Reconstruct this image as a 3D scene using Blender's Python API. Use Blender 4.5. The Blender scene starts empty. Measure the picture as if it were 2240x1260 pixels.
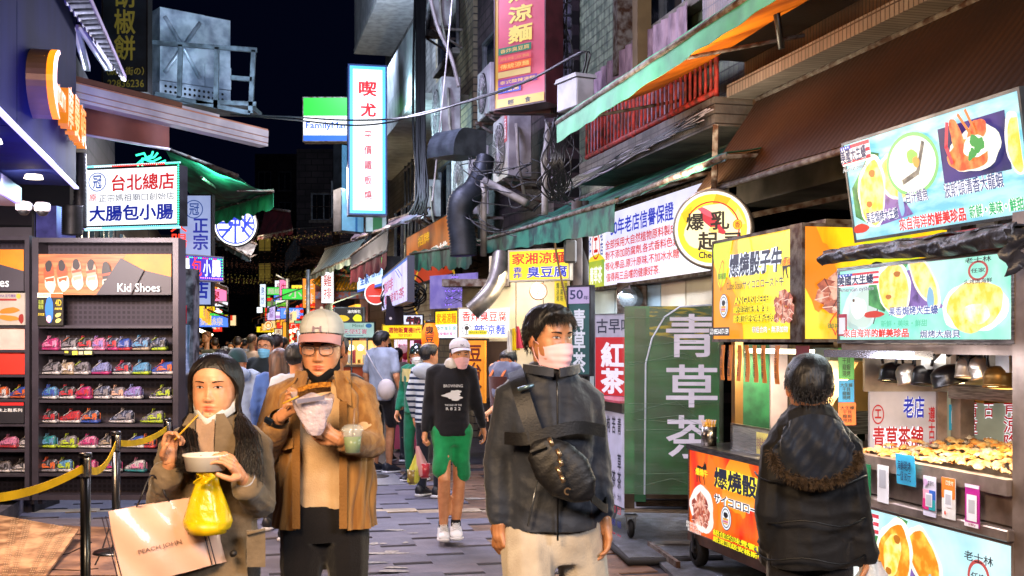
import bpy,bmesh,math,random
import numpy as np
from mathutils import Vector as V,Matrix
rnd=random.Random(7)
sc=bpy.context.scene
COL=sc.collection
PI=math.pi
FPX,HOR,EYE,KS=2489.0,745.0,1.65,0.249
cam=bpy.data.cameras.new('camera')
cam.sensor_width=36.0
cam.lens=FPX/2240.0*36.0
cam.shift_y=(HOR-630.0)/2240.0
cam.clip_end=400.0
cam.clip_start=0.05
cam.dof.use_dof=True
cam.dof.focus_distance=8.0
cam.dof.aperture_fstop=7.0
camo=bpy.data.objects.new('camera',cam)
COL.objects.link(camo)
camo.location=(0,0,EYE)
camo.rotation_euler=(PI/2,0,0)
sc.camera=camo
w=bpy.data.worlds.new('World')
sc.world=w
w.use_nodes=True
bg=w.node_tree.nodes['Background']
bg.inputs[0].default_value=(0.12,0.20,0.95,1)
bg.inputs[1].default_value=0.005
sc.view_settings.view_transform='Standard'
sc.view_settings.look='None'
sc.view_settings.exposure=0.2
sc.view_settings.gamma=1.0
sc.view_settings.use_curve_mapping=False
sc.cycles.max_bounces=6
sc.cycles.diffuse_bounces=3
sc.cycles.glossy_bounces=3
sc.cycles.transmission_bounces=6
sc.cycles.transparent_max_bounces=12
sc.cycles.sample_clamp_indirect=4.0
sc.cycles.caustics_reflective=False
sc.cycles.caustics_refractive=False
sc.cycles.use_light_tree=True
def W(px,py,d):
 return V(((px-1120.0)/FPX*d,d,EYE+(HOR-py)/FPX*d))
def dep(c,px):
 return c/((px-1120.0)/FPX+KS)
def L(c,px,py):
 return W(px,py,dep(c,px))
def S(c,y,z):
 return V((c-KS*y,y,z))
SU=V((-KS,1,0)).normalized()
SR=V((1,KS,0)).normalized()
ZU=V((0,0,1))
class Fr:
 def __init__(s,o,u,v=ZU):
  s.o=V(o);s.u=V(u).normalized()
  v=V(v);v=v-s.u*v.dot(s.u);s.v=v.normalized();s.n=s.u.cross(s.v)
 def p(s,x,y,z=0.0):
  return s.o+s.u*x+s.v*y+s.n*z
 def sub(s,x,y,z=0.0):
  return Fr(s.p(x,y,z),s.u,s.v)
def lin(h):
 if isinstance(h,(tuple,list)):
  return tuple(h[:3])
 h=h.lstrip('#')
 r=[int(h[i:i+2],16)/255.0 for i in(0,2,4)]
 return tuple(c/12.92 if c<=.04045 else((c+.055)/1.055)**2.4 for c in r)
_mats={}
def mat(name,col,rough=.55,metal=0.0,emit=0.0,col2=None,scale=6.0,var=.12,bump=0.0,bscale=30.0,trans=0.0,alpha=1.0,coat=0.0,kind=None,tw=.2,th=.1,mortar=.004,mcol='#1c1a1a',detail=4.0,sheen=0.0,stretch=(1,1,1),attr=False,sss=0.0,lo=.38,hi=.62,sample=None):
 if name in _mats:
  return _mats[name]
 m=bpy.data.materials.new(name);m.use_nodes=True
 nt=m.node_tree;N=nt.nodes;Lk=nt.links
 b=N['Principled BSDF']
 c1=lin(col)
 c2=lin(col2)if col2 is not None else tuple(max(0,x*(1-var*1.6))for x in c1)
 tc=N.new('ShaderNodeTexCoord');mp=N.new('ShaderNodeMapping')
 mp.inputs['Scale'].default_value=stretch
 Lk.new(tc.outputs['Object'],mp.inputs['Vector'])
 nz=N.new('ShaderNodeTexNoise');nz.inputs['Scale'].default_value=scale;nz.inputs['Detail'].default_value=detail
 Lk.new(mp.outputs[0],nz.inputs['Vector'])
 rp=N.new('ShaderNodeValToRGB')
 rp.color_ramp.elements[0].position=lo;rp.color_ramp.elements[1].position=hi
 rp.color_ramp.elements[0].color=(*c2,1);rp.color_ramp.elements[1].color=(*c1,1)
 Lk.new(nz.outputs['Fac'],rp.inputs['Fac'])
 colout=rp.outputs['Color'];hgt=None
 if kind in('brick','tile'):
  uv=N.new('ShaderNodeUVMap')
  br=N.new('ShaderNodeTexBrick')
  br.offset=.5 if kind=='brick'else 0.0
  br.inputs['Scale'].default_value=1.0
  br.inputs['Brick Width'].default_value=tw;br.inputs['Row Height'].default_value=th
  br.inputs['Mortar Size'].default_value=mortar;br.inputs['Mortar Smooth'].default_value=.2
  br.inputs['Mortar'].default_value=(*lin(mcol),1)
  Lk.new(uv.outputs[0],br.inputs['Vector']);Lk.new(colout,br.inputs['Color1'])
  hs=N.new('ShaderNodeHueSaturation');hs.inputs['Value'].default_value=.72
  Lk.new(colout,hs.inputs['Color']);Lk.new(hs.outputs[0],br.inputs['Color2'])
  colout=br.outputs['Color'];hgt=br.outputs['Fac']
 if kind=='stripe':
  uv=N.new('ShaderNodeUVMap');wv=N.new('ShaderNodeTexWave');wv.bands_direction='X'
  wv.inputs['Scale'].default_value=tw;wv.inputs['Distortion'].default_value=.6;wv.inputs['Detail'].default_value=1
  Lk.new(uv.outputs[0],wv.inputs['Vector'])
  mx=N.new('ShaderNodeMixRGB');mx.inputs['Color2'].default_value=(*lin(mcol),1)
  Lk.new(wv.outputs['Fac'],mx.inputs['Fac']);Lk.new(colout,mx.inputs['Color1']);colout=mx.outputs[0]
  hgt=wv.outputs['Fac']
 if kind in('bands','hard'):
  uv=N.new('ShaderNodeUVMap');sp=N.new('ShaderNodeSeparateXYZ');Lk.new(uv.outputs[0],sp.inputs[0])
  ml=N.new('ShaderNodeMath');ml.operation='MULTIPLY';ml.inputs[1].default_value=1/th;Lk.new(sp.outputs['Y'],ml.inputs[0])
  fr=N.new('ShaderNodeMath');fr.operation='FRACT';Lk.new(ml.outputs[0],fr.inputs[0])
  lt=N.new('ShaderNodeMath');lt.operation='LESS_THAN';lt.inputs[1].default_value=tw;Lk.new(fr.outputs[0],lt.inputs[0])
  mx=N.new('ShaderNodeMixRGB');mx.inputs['Color2'].default_value=(*lin(mcol),1)
  Lk.new(lt.outputs[0],mx.inputs['Fac']);Lk.new(colout,mx.inputs['Color1']);colout=mx.outputs[0]
 if attr:
  at=N.new('ShaderNodeAttribute');at.attribute_name='tint'
  mx=N.new('ShaderNodeMixRGB');mx.blend_type='MULTIPLY';mx.inputs['Fac'].default_value=1
  Lk.new(colout,mx.inputs['Color1']);Lk.new(at.outputs['Color'],mx.inputs['Color2']);colout=mx.outputs[0]
 if emit>.3:
  dk=N.new('ShaderNodeHueSaturation');dk.inputs['Value'].default_value=.3;Lk.new(colout,dk.inputs['Color']);Lk.new(dk.outputs[0],b.inputs['Base Color'])
 else:Lk.new(colout,b.inputs['Base Color'])
 b.inputs['Roughness'].default_value=rough
 if rough>.55 and not metal:b.inputs['Specular IOR Level'].default_value=.25
 b.inputs['Metallic'].default_value=metal
 b.inputs['Transmission Weight'].default_value=trans
 b.inputs['Alpha'].default_value=alpha
 b.inputs['Coat Weight'].default_value=coat
 b.inputs['Sheen Weight'].default_value=sheen
 if sss:
  b.inputs['Subsurface Weight'].default_value=sss
  b.inputs['Subsurface Radius'].default_value=(.02,.008,.004)
  b.inputs['Subsurface Scale'].default_value=.4
 if bump:
  bn=N.new('ShaderNodeTexNoise');bn.inputs['Scale'].default_value=bscale;bn.inputs['Detail'].default_value=5
  Lk.new(mp.outputs[0],bn.inputs['Vector'])
  bp=N.new('ShaderNodeBump');bp.inputs['Strength'].default_value=bump;bp.inputs['Distance'].default_value=.02
  Lk.new(bn.outputs['Fac'],bp.inputs['Height'])
  Lk.new(bp.outputs[0],b.inputs['Normal'])
  if hgt is not None:
   bp2=N.new('ShaderNodeBump');bp2.invert=True;bp2.inputs['Strength'].default_value=.5;bp2.inputs['Distance'].default_value=.006
   Lk.new(hgt,bp2.inputs['Height']);Lk.new(bp2.outputs[0],bp.inputs['Normal'])
 if emit:
  Lk.new(colout,b.inputs['Emission Color'])
  b.inputs['Emission Strength'].default_value=emit
  b.inputs['Roughness'].default_value=max(rough,.35)
 if sample is False or(emit and sample is None and emit<.95):
  m.cycles.emission_sampling='NONE'
 _mats[name]=m
 return m
def ink(h,e=.0,nm=None):
 return mat(nm or('print_%s_%g'%(h.strip('#'),e)),h,rough=.5,emit=e,var=.03,sample=False)
def lit(h,e=1.1,h2=None,sc_=3.0,nm=None):
 return mat(nm or('backlit_%s_%g_%s'%(h.strip('#'),e,(h2 or '').strip('#'))),h,rough=.35,emit=e,col2=h2,var=.05,scale=sc_,sample=True)
_g={}
def steel():return mat('brushed_steel','#a09a94',rough=.28,metal=1,col2='#6b6560',scale=9,bump=.05,bscale=60,stretch=(1,1,14))
def darkmetal():return mat('dark_metal','#2a2a2e',rough=.5,metal=.6,var=.4,bump=.1)
def blackpl():return mat('black_plastic','#0d0d0f',rough=.4,var=.3)
def whitepaint():return mat('white_paint','#c9c9cb',rough=.5,col2='#8d8a86',scale=5,bump=.05)
def rust():return mat('rusty_paint','#6b6662',rough=.7,col2='#3a2418',scale=14,bump=.3)
class MB:
 def __init__(s,uv=None):
  s.v=[];s.f=[];s.m=[];s.mats=[];s.uvf=uv;s.sm=[];s.ch=[]
 def mi(s,m):
  for i,x in enumerate(s.mats):
   if x is m:return i
  s.mats.append(m);return len(s.mats)-1
 def add(s,verts,faces,m,smooth=False):
  o=len(s.v);i=s.mi(m);s.ch.append((o,len(s.f)))
  s.v.extend([tuple(p)for p in verts])
  for f in faces:
   s.f.append(tuple(k+o for k in f));s.m.append(i);s.sm.append(smooth)
  return o
 def quad(s,a,b,c,d,m):s.add([a,b,c,d],[(0,1,2,3)],m)
 def box(s,fr,x0,x1,y0,y1,z0,z1,m,bev=0.0):
  P=fr.p
  if bev<=0:
   vs=[P(x,y,z)for z in(z0,z1)for y in(y0,y1)for x in(x0,x1)]
   s.add(vs,[(0,2,3,1),(4,5,7,6),(0,1,5,4),(2,6,7,3),(0,4,6,2),(1,3,7,5)],m);return
  q=bev
  def ring(z,i):
   return[P(x0+i,y0+q,z),P(x0+q,y0+i,z),P(x1-q,y0+i,z),P(x1-i,y0+q,z),P(x1-i,y1-q,z),P(x1-q,y1-i,z),P(x0+q,y1-i,z),P(x0+i,y1-q,z)]
  vs=ring(z0,q)+ring(z0+q,0)+ring(z1-q,0)+ring(z1,q)
  fs=[tuple(range(7,-1,-1)),tuple(range(24,32))]
  for k in range(3):
   for j in range(8):
    fs.append((k*8+j,k*8+(j+1)%8,k*8+8+(j+1)%8,k*8+8+j))
  s.add(vs,fs,m)
 def beam(s,a,b,w_,h_,m,up=ZU):
  a=V(a);b=V(b);d=b-a
  side=d.cross(up)
  if side.length<1e-5:side=d.cross(V((1,0,0)))
  fr=Fr(a,d,side.cross(d))
  s.box(fr,0,d.length,-h_/2,h_/2,-w_/2,w_/2,m)
 def tube(s,pts,r,m,seg=8,cap=True,smooth=True):
  pts=[V(p)for p in pts];n=len(pts)
  rs=r if isinstance(r,(list,tuple))else[r]*n
  vs=[];prev=None
  for i,p in enumerate(pts):
   t=(pts[min(i+1,n-1)]-pts[max(i-1,0)])
   t=t.normalized()if t.length>1e-9 else V((0,0,1))
   if prev is None:
    a=t.cross(V((0,0,1)))
    if a.length<.05:a=t.cross(V((1,0,0)))
   else:
    a=prev-t*prev.dot(t)
    if a.length<1e-6:a=t.orthogonal()
   a.normalize();prev=a;bb=t.cross(a)
   for k in range(seg):
    q=2*PI*k/seg
    vs.append(p+(a*math.cos(q)+bb*math.sin(q))*rs[i])
  fs=[]
  for i in range(n-1):
   for k in range(seg):
    k2=(k+1)%seg
    fs.append((i*seg+k,i*seg+k2,(i+1)*seg+k2,(i+1)*seg+k))
  if cap:
   fs.append(tuple(range(seg-1,-1,-1)));fs.append(tuple((n-1)*seg+k for k in range(seg)))
  s.add(vs,fs,m,smooth)
 def lathe(s,o,ax,prof,m,seg=24,smooth=True):
  ax=V(ax).normalized();a=ax.orthogonal().normalized();b=ax.cross(a);o=V(o);vs=[]
  for r,h in prof:
   for k in range(seg):
    q=2*PI*k/seg
    vs.append(o+ax*h+(a*math.cos(q)+b*math.sin(q))*r)
  fs=[]
  for i in range(len(prof)-1):
   for k in range(seg):
    k2=(k+1)%seg
    fs.append((i*seg+k,i*seg+k2,(i+1)*seg+k2,(i+1)*seg+k))
  s.add(vs,fs,m,smooth)
 def ball(s,o,r,m,sx=1,sy=1,sz=1,seg=12):
  o=V(o);n=seg//2+1;vs=[]
  for i in range(n):
   th=PI*i/(n-1)
   for k in range(seg):
    q=2*PI*k/seg
    vs.append(o+V((math.sin(th)*math.cos(q)*r*sx,math.sin(th)*math.sin(q)*r*sy,math.cos(th)*r*sz)))
  fs=[]
  for i in range(n-1):
   for k in range(seg):
    k2=(k+1)%seg
    fs.append((i*seg+k,(i+1)*seg+k,(i+1)*seg+k2,i*seg+k2))
  s.add(vs,fs,m,True)
 def poly(s,fr,pts,m,z=0.0):
  s.add([fr.p(x,y,z)for x,y in pts],[tuple(range(len(pts)))],m)
 def prism(s,fr,pts,z0,z1,m):
  n=len(pts)
  s.add([fr.p(x,y,z0)for x,y in pts]+[fr.p(x,y,z1)for x,y in pts],[tuple(range(n-1,-1,-1)),tuple(range(n,2*n))]+[(k,(k+1)%n,n+(k+1)%n,n+k)for k in range(n)],m)
 def disc(s,fr,cx,cy,r,m,z=0.0,ry=None,r0=0.0,seg=32,a0=0,a1=2*PI):
  ry=ry or r;full=abs(a1-a0-2*PI)<1e-6
  n=seg
  o_=[fr.p(cx+r*math.cos(a0+(a1-a0)*k/n),cy+ry*math.sin(a0+(a1-a0)*k/n),z)for k in range(n+1)]
  if r0<=0 and full:
   s.add(o_[:n],[tuple(range(n))],m);return
  i_=[fr.p(cx+r0*math.cos(a0+(a1-a0)*k/n),cy+r0*ry/r*math.sin(a0+(a1-a0)*k/n),z)for k in range(n+1)]
  s.add(o_+i_,[(k,k+1,n+2+k,n+1+k)for k in range(n)],m)
 def grid(s,fn,nu,nv,m,smooth=True):
  vs=[fn(i/nu,j/nv)for j in range(nv+1)for i in range(nu+1)]
  q=nu+1
  fs=[(j*q+i,j*q+i+1,(j+1)*q+i+1,(j+1)*q+i)for j in range(nv)for i in range(nu)]
  s.add(vs,fs,m,smooth)
 def sheet(s,fn,nu,nv,m,t=.004,smooth=True):
  q=nu+1
  g=[[V(fn(i/nu,j/nv))for i in range(nu+1)]for j in range(nv+1)]
  vs=[];back=[]
  for j in range(nv+1):
   for i in range(nu+1):
    a=g[j][min(i+1,nu)]-g[j][max(i-1,0)];b=g[min(j+1,nv)][i]-g[max(j-1,0)][i]
    n=a.cross(b);n=n.normalized()if n.length>1e-9 else V((0,0,1))
    vs.append(g[j][i]+n*t/2);back.append(g[j][i]-n*t/2)
  N_=len(vs)
  fs=[(j*q+i,j*q+i+1,(j+1)*q+i+1,(j+1)*q+i)for j in range(nv)for i in range(nu)]
  fs+=[(N_+j*q+i,N_+(j+1)*q+i,N_+(j+1)*q+i+1,N_+j*q+i+1)for j in range(nv)for i in range(nu)]
  s.add(vs+back,fs,m,smooth)
  edge=[i for i in range(q)]+[j*q+nu for j in range(1,nv+1)]+[nv*q+i for i in range(nu-1,-1,-1)]+[j*q for j in range(nv-1,0,-1)]
  al=vs+back;n=len(edge)
  s.add([al[e]for e in edge]+[al[N_+e]for e in edge],[(k,n+k,n+(k+1)%n,(k+1)%n)for k in range(n)],m)
 def mesh(s,name,off=(0,0,0)):
  me=bpy.data.meshes.new(name)
  ox,oy,oz=off
  me.from_pydata([(x-ox,y-oy,z-oz)for x,y,z in s.v],[],s.f)
  for m in s.mats:me.materials.append(m)
  me.polygons.foreach_set('material_index',s.m)
  me.polygons.foreach_set('use_smooth',s.sm)
  if s.uvf is not None:
   uvl=me.uv_layers.new(name='UVMap');fr=s.uvf
   P=np.array(s.v)-np.array(fr.o);uu=P@np.array(fr.u);vv=P@np.array(fr.v)
   if not isinstance(fr,Fr2):pass
   li=np.empty(len(me.loops),dtype=np.int32);me.loops.foreach_get('vertex_index',li)
   uvl.data.foreach_set('uv',np.stack([uu[li],vv[li]],1).ravel().astype(np.float32))
  me.update()
  return me
 def each(s,name,parent):
  for k,(v0,f0)in enumerate(s.ch):
   v1,f1=s.ch[k+1]if k+1<len(s.ch)else(len(s.v),len(s.f))
   b=MB(uv=s.uvf);b.add(s.v[v0:v1],[tuple(i-v0 for i in f)for f in s.f[f0:f1]],s.mats[s.m[f0]],s.sm[f0]);b.build(name,parent)
 def build(s,name,parent=None,kind=None):
  off=parent_off(parent)
  o=bpy.data.objects.new(name,s.mesh(name,off))
  COL.objects.link(o)
  if parent is not None:
   o.parent=parent
  if kind:o['kind']=kind
  return o
class Fr2(Fr):pass
def parent_off(p):
 off=V((0,0,0))
 while p is not None:
  off+=V(p.location);p=p.parent
 return off
_used={}
def tag(o,label,cat,group=None,kind=None):
 if kind:o['kind']=kind
 else:
  o['label']=label;o['category']=cat
 if group:o['group']=group
 return o
def thing(name,label,cat,loc,group=None):
 o=bpy.data.objects.new(name,None);COL.objects.link(o);o.location=loc
 o.empty_display_size=.1
 return tag(o,label,cat,group)
_tc={}
def glyphs(s,bold=.02,space=1.0,line=1.0):
 k=(s,bold,space,line)
 if k in _tc:return _tc[k]
 k0=(s,space,line)
 if k0 not in _tc:
  c=bpy.data.curves.new('t','FONT');c.body=s;c.size=1;c.resolution_u=2
  c.space_character=space;c.space_line=line;c.fill_mode='FRONT';c.align_x='CENTER'
  o=bpy.data.objects.new('t',c);COL.objects.link(o)
  dg=bpy.context.evaluated_depsgraph_get()
  me=bpy.data.meshes.new_from_object(o.evaluated_get(dg))
  vs=np.empty(len(me.vertices)*3);me.vertices.foreach_get('co',vs);vs=vs.reshape(-1,3)[:,:2]
  fs=[tuple(p.vertices)for p in me.polygons]
  bpy.data.objects.remove(o);bpy.data.curves.remove(c);bpy.data.meshes.remove(me)
  e={}
  for f in fs:
   for i in range(len(f)):
    a_,b_=f[i],f[(i+1)%len(f)]
    if(b_,a_)in e:e.pop((b_,a_))
    else:e[(a_,b_)]=1
  _tc[k0]=(vs,fs,list(e))
 vs,fs,ed=_tc[k0]
 if len(vs)==0:vs=np.zeros((1,2));fs=[];ed=[]
 if ed and bold>.004:
  E_=np.array(ed);A=vs[E_[:,0]];B=vs[E_[:,1]];d=B-A;ln=np.linalg.norm(d,axis=1,keepdims=True)+1e-9;d=d/ln
  bw=bold*.62 if bold<.1 else bold;n=np.stack([-d[:,1],d[:,0]],1)*bw;x=d*bw*.7
  q=np.stack([A-x-n,B+x-n,B+x+n,A-x+n],1).reshape(-1,2);o_=len(vs)
  rb=[(o_+4*i,o_+4*i+1,o_+4*i+2,o_+4*i+3)for i in range(len(E_))]
  vs=np.concatenate([vs,q]);nf=len(fs);fs=list(fs)+rb
 lo=vs.min(0);hi=vs.max(0)
 _tc[k]=((vs-lo)/np.maximum(hi-lo,1e-6),fs,(hi-lo))
 return _tc[k]
def letter(mb,fr,s,x0,y0,x1,y1,m,z=.004,bold=.02,vert=False,space=1.0,depth=0.0,tilt=0.0,line=1.0,keep=False):
 """text fitted to the box x0..x1, y0..y1 (metres in the frame)"""
 if vert:s='\n'.join(s)
 vs,fs,sz=glyphs(s,bold,space,line)
 if keep:
  k=min((x1-x0)/sz[0],(y1-y0)/sz[1]);cx=(x0+x1)/2;cy=(y0+y1)/2
  x0,x1=cx-sz[0]*k/2,cx+sz[0]*k/2;y0,y1=cy-sz[1]*k/2,cy+sz[1]*k/2
 n0=len(_tc[(s,space,line)][0])
 P=[fr.p(x0+a*(x1-x0)+tilt*b,y0+b*(y1-y0),z if i<n0 else z-.0002-.0000004*(i-n0))for i,(a,b)in enumerate(vs)]
 mb.add(P,fs,m)
 if depth:
  from collections import Counter
  e={}
  for f in _tc[(s,space,line)][1]:
   for i in range(len(f)):
    a,b=f[i],f[(i+1)%len(f)]
    if(b,a)in e:e.pop((b,a))
    else:e[(a,b)]=1
  n=len(P)
  Q=[p-fr.n*depth for p in P]
  dm=getattr(mb,'sidemat',None)or m
  mb.add(P+Q,[(a,n+a,n+b,b)for a,b in e],dm)
def sign6(x0,t0,b0,x1,t1,b1,d0=None,c=None):
 """frame, width and height of an upright board from its two end edges in the photo"""
 if c is not None:d0=dep(c,x0);d1=dep(c,x1)
 else:d1=d0*(b0-t0)/(b1-t1)
 A=W(x0,b0,d0);B=W(x1,b1,d1);z0=(A.z+B.z)/2
 z1=(W(x0,t0,d0).z+W(x1,t1,d1).z)/2
 A.z=z0;B.z=z0
 return Fr(A,B-A),(B-A).length,z1-z0
def blobpts(cx,cy,rx,ry,seed,n=22,amp=.12,rot=0.0):
 r=random.Random(seed);ph=[r.uniform(0,6.28)for _ in range(4)]
 out=[]
 for k in range(n):
  a=2*PI*k/n
  q=1+amp*(math.sin(2*a+ph[0])*.5+math.sin(3*a+ph[1])*.4+math.sin(5*a+ph[2])*.3+math.sin(9*a+ph[3])*.15)
  x,y=rx*q*math.cos(a),ry*q*math.sin(a)
  out.append((cx+x*math.cos(rot)-y*math.sin(rot),cy+x*math.sin(rot)+y*math.cos(rot)))
 return out
def draw(fr,w_,h_,items,lm,pm,z0=.003,dz=.0007):
 cl=lambda P:[(min(max(x,0),w_),min(max(y,0),h_))for x,y in P]
 """items in 0..1 board coordinates, y downwards; text goes to lm, shapes to pm"""
 z=z0
 for it in items:
  k=it[0];z+=dz
  if k=='t':
   _,s,x0,y0,x1,y1,m=it[:7];o=it[7]if len(it)>7 else{}
   o=dict(o);ol=o.pop('ol',None)
   if ol is not None:
    letter(lm,fr,s,x0*w_,(1-y1)*h_,x1*w_,(1-y0)*h_,ol,z=z,bold=o.get('obold',.07),vert=o.get('vert',False),keep=o.get('keep',False));z+=dz
   o.pop('obold',None)
   letter(lm,fr,s,x0*w_,(1-y1)*h_,x1*w_,(1-y0)*h_,m,z=z,**o)
  elif k=='r':
   _,x0,y0,x1,y1,m=it
   pm.poly(fr,[(x0*w_,(1-y1)*h_),(x1*w_,(1-y1)*h_),(x1*w_,(1-y0)*h_),(x0*w_,(1-y0)*h_)],m,z)
  elif k=='b':
   _,cx,cy,rx,ry,m,seed=it[:7];rot=it[7]if len(it)>7 else 0;amp=it[8]if len(it)>8 else.12
   pm.poly(fr,cl(blobpts(cx*w_,(1-cy)*h_,rx*w_,ry*h_,seed,n=30,amp=amp,rot=rot)),m,z)
  elif k=='e':
   _,cx,cy,rx,ry,m=it[:6];r0=it[6]if len(it)>6 else 0
   pm.disc(fr,cx*w_,(1-cy)*h_,rx*w_,m,z,ry=ry*h_,r0=rx*w_*r0)
  elif k=='p':
   _,pts,m=it
   pm.poly(fr,cl([(x*w_,(1-y)*h_)for x,y in pts]),m,z)
  elif k=='l':
   _,pts,th,m=it
   P=[V((x*w_,(1-y)*h_,0))for x,y in pts]
   for a,b in zip(P[:-1],P[1:]):
    d=(b-a);n=V((-d.y,d.x,0)).normalized()*th*h_/2;e=d.normalized()*th*h_*.3
    pm.poly(fr,[tuple((a-e-n)[:2]),tuple((b+e-n)[:2]),tuple((b+e+n)[:2]),tuple((a-e+n)[:2])],m,z)
def board(name,label,fr,w_,h_,face,items=(),depth=.14,frame=None,rim=.018,cat='sign',group=None,parent=None,feet=None,rimz=.008):
 frame=frame or darkmetal()
 root=parent or thing(name,label,cat,fr.p(w_/2,0,-depth/2),group)
 b=MB()
 b.box(fr,-rim,w_+rim,-rim,h_+rim,-depth,-.002,frame)
 for a0,a1,b0,b1 in((-rim,0,-rim,h_+rim),(w_,w_+rim,-rim,h_+rim),(0,w_,-rim,0),(0,w_,h_,h_+rim)):
  b.box(fr,a0,a1,b0,b1,-.002,rimz,frame)
 b.build('cabinet',root)
 if face is not None:
  f=MB(uv=fr);f.poly(fr,[(0,0),(w_,0),(w_,h_),(0,h_)],face,.001);f.build('face_panel',root)
 lm,pm=MB(),MB()
 draw(fr,w_,h_,items,lm,pm)
 if pm.f:pm.build('picture',root)
 if lm.f:lm.build('lettering',root)
 return root
def area(loc,to,size,power,col,name='lamp_light',parent=None,sy=None,spread=None):
 l=bpy.data.lights.new(name,'AREA');l.energy=power;l.color=col;l.size=size
 l.use_shadow=True
 if sy:l.shape='RECTANGLE';l.size_y=sy
 if spread:l.spread=spread
 o=bpy.data.objects.new(name,l);COL.objects.link(o)
 loc=V(loc);o.rotation_euler=(V(to)-loc).to_track_quat('-Z','Y').to_euler()
 if parent is not None:
  o.parent=parent;o.location=loc-parent_off(parent)
 else:o.location=loc
 return o
def G(px,py,z=0.0):
 d=(EYE-z)*FPX/(py-HOR)
 return W(px,py,d)
def slab(name,pts,z0,z1,m,kind='structure',parent=None):
 b=MB(uv=Fr(V((0,0,0)),SR,SU));n=len(pts)
 b.add([V((p[0],p[1],z0))for p in pts]+[V((p[0],p[1],z1))for p in pts],[tuple(range(n-1,-1,-1)),tuple(range(n,2*n))]+[(k,(k+1)%n,n+(k+1)%n,n+k)for k in range(n)],m)
 return b.build(name,parent,kind)
gm=mat('joint_mortar','#38363e',rough=.8,var=.4,scale=3)
slab('ground',[(-60,-12),(60,-12),(60,160),(-60,160)],-.5,-.03,mat('dark_ground','#17161a',rough=.9))
street=slab('street',[S(-2.3,-4,0),S(3.45,-4,0),S(3.45,15.2,0),S(-2.3,15.2,0)],-.029,-.012,gm)
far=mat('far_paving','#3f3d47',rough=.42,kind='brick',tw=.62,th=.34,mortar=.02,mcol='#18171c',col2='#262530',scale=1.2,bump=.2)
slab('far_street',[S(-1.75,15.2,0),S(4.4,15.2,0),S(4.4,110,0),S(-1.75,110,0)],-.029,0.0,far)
pav=[mat('paver_grey','#64626f',rough=.75,col2='#5a5865',scale=5,bump=.2,bscale=40),mat('paver_slate','#5c5b6a',rough=.75,col2='#53525f',scale=7,bump=.2,bscale=40),mat('paver_worn','#6a6672',rough=.75,col2='#5d5a66',scale=4,bump=.2,bscale=40),mat('paver_beige','#a08e78',rough=.5,col2='#77695a',scale=5,bump=.2),mat('paver_brown','#6e5445',rough=.45,col2='#4a372f',scale=6,bump=.3)]
pmesh={}
def paver(c,y,wc,wy,mi):
 key=(round(wc,2),round(wy,2),mi)
 if key not in pmesh:
  b=MB();b.box(Fr((0,0,0),SR,SU),-wc/2,wc/2,-wy/2,wy/2,-.03,0.0,pav[mi],bev=.0025);pmesh[key]=b.mesh('paver')
 o=bpy.data.objects.new('paver',pmesh[key]);COL.objects.link(o);o.parent=street
 p=S(c,y,0);o.location=(p.x,p.y,rnd.uniform(-.0006,.0005));o.rotation_euler=(rnd.uniform(-.0006,.0006),rnd.uniform(-.0006,.0006),rnd.uniform(-.002,.002))
y=7.35;row=0
while y<15.1:
 beige=10.75<y<11.05
 wy=.2 if beige else.36
 cc=-2.2+(row%2)*.31
 while cc<3.3:
  mi=3 if beige else rnd.choice([0,0,1,1,2])
  wc=.62
  if cc>2.35 and not beige:mi=4;wc=.62
  paver(cc,y+wy/2,wc-.006,wy-.006,mi)
  cc+=wc
 y+=wy;row+=1
sp=MB();wm=mat('old_white_paint','#96908a',rough=.6,var=.3,scale=30)
for px,py,rx,ry in((865,1160,.12,.02),(843,1211,.20,.022),(856,1207,.08,.02),(818,1190,.05,.03),(838,1190,.035,.018),(855,1209,.06,.03),(887,1188,.03,.02),(820,1232,.12,.02),(866,1243,.1,.02),(795,1159,.05,.015),(860,1251,.12,.025),(795,1200,.06,.02),(1038,1092,.12,.05),(905,1168,.06,.01),(780,1243,.1,.02)):
 p=G(px,py)
 zs=zs+.0004 if 'zs'in dir()else.0035
 sp.add([V((x,y_,zs))for x,y_ in blobpts(p.x,p.y,rx*.8,ry*1.8,int(px+py),n=14,amp=.3)],[tuple(range(14))],wm)
sp.build('paint_scuffs',street,'stuff')
slab('stone_slab',[G(800,1062),G(888,1060),G(860,1034),G(800,1034)],-.005,.006,mat('pale_granite','#8b8c92',rough=.5,scale=60,var=.3))
mh=MB();gq=G(812,1043);mh.lathe((gq.x,gq.y,.006),(0,0,1),[(0,.006),(.2,.006),(.22,.004),(.22,-.02)],mat('manhole_iron','#3c3a3c',rough=.5,metal=.8,bump=.4,bscale=80));mh.build('manhole_cover',street)
slab('pavement',[S(-6,2,0),S(-2.32,2,0),S(-1.9,12.6,0),S(-6,13,0)],-.029,.14,mat('pavement_stone','#5b5a66',rough=.5,col2='#34343f',scale=4,bump=.3))
slb=slab('warm_slabs',[G(60,1262),G(262,1262),G(275,1158),G(140,1152)],-.02,.012,mat('worn_slab','#8c6a50',rough=.55,col2='#5e4536',scale=5,bump=.3,bscale=18))
cr=MB();dk=mat('crack_dark','#221812',rough=.9)
for pts in(((208,1240),(222,1210),(230,1185),(238,1160)),((160,1175),(175,1172)),((120,1220),(150,1215),(200,1190)),((100,1250),(170,1252),(215,1248))):
 cr.tube([G(a,b)+V((0,0,.013))for a,b in pts],.006,dk,seg=5)
cr.build('slab_joint',slb)
rt=thing('ramp_plate','perforated metal ramp sloping up from the worn slabs to the shoe shop, lit orange','ramp',G(60,1200))
A,B,Cc,D=G(-40,1262,.02),G(100,1262,.02),G(172,1160,.1),G(-40,1122,.15)
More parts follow.
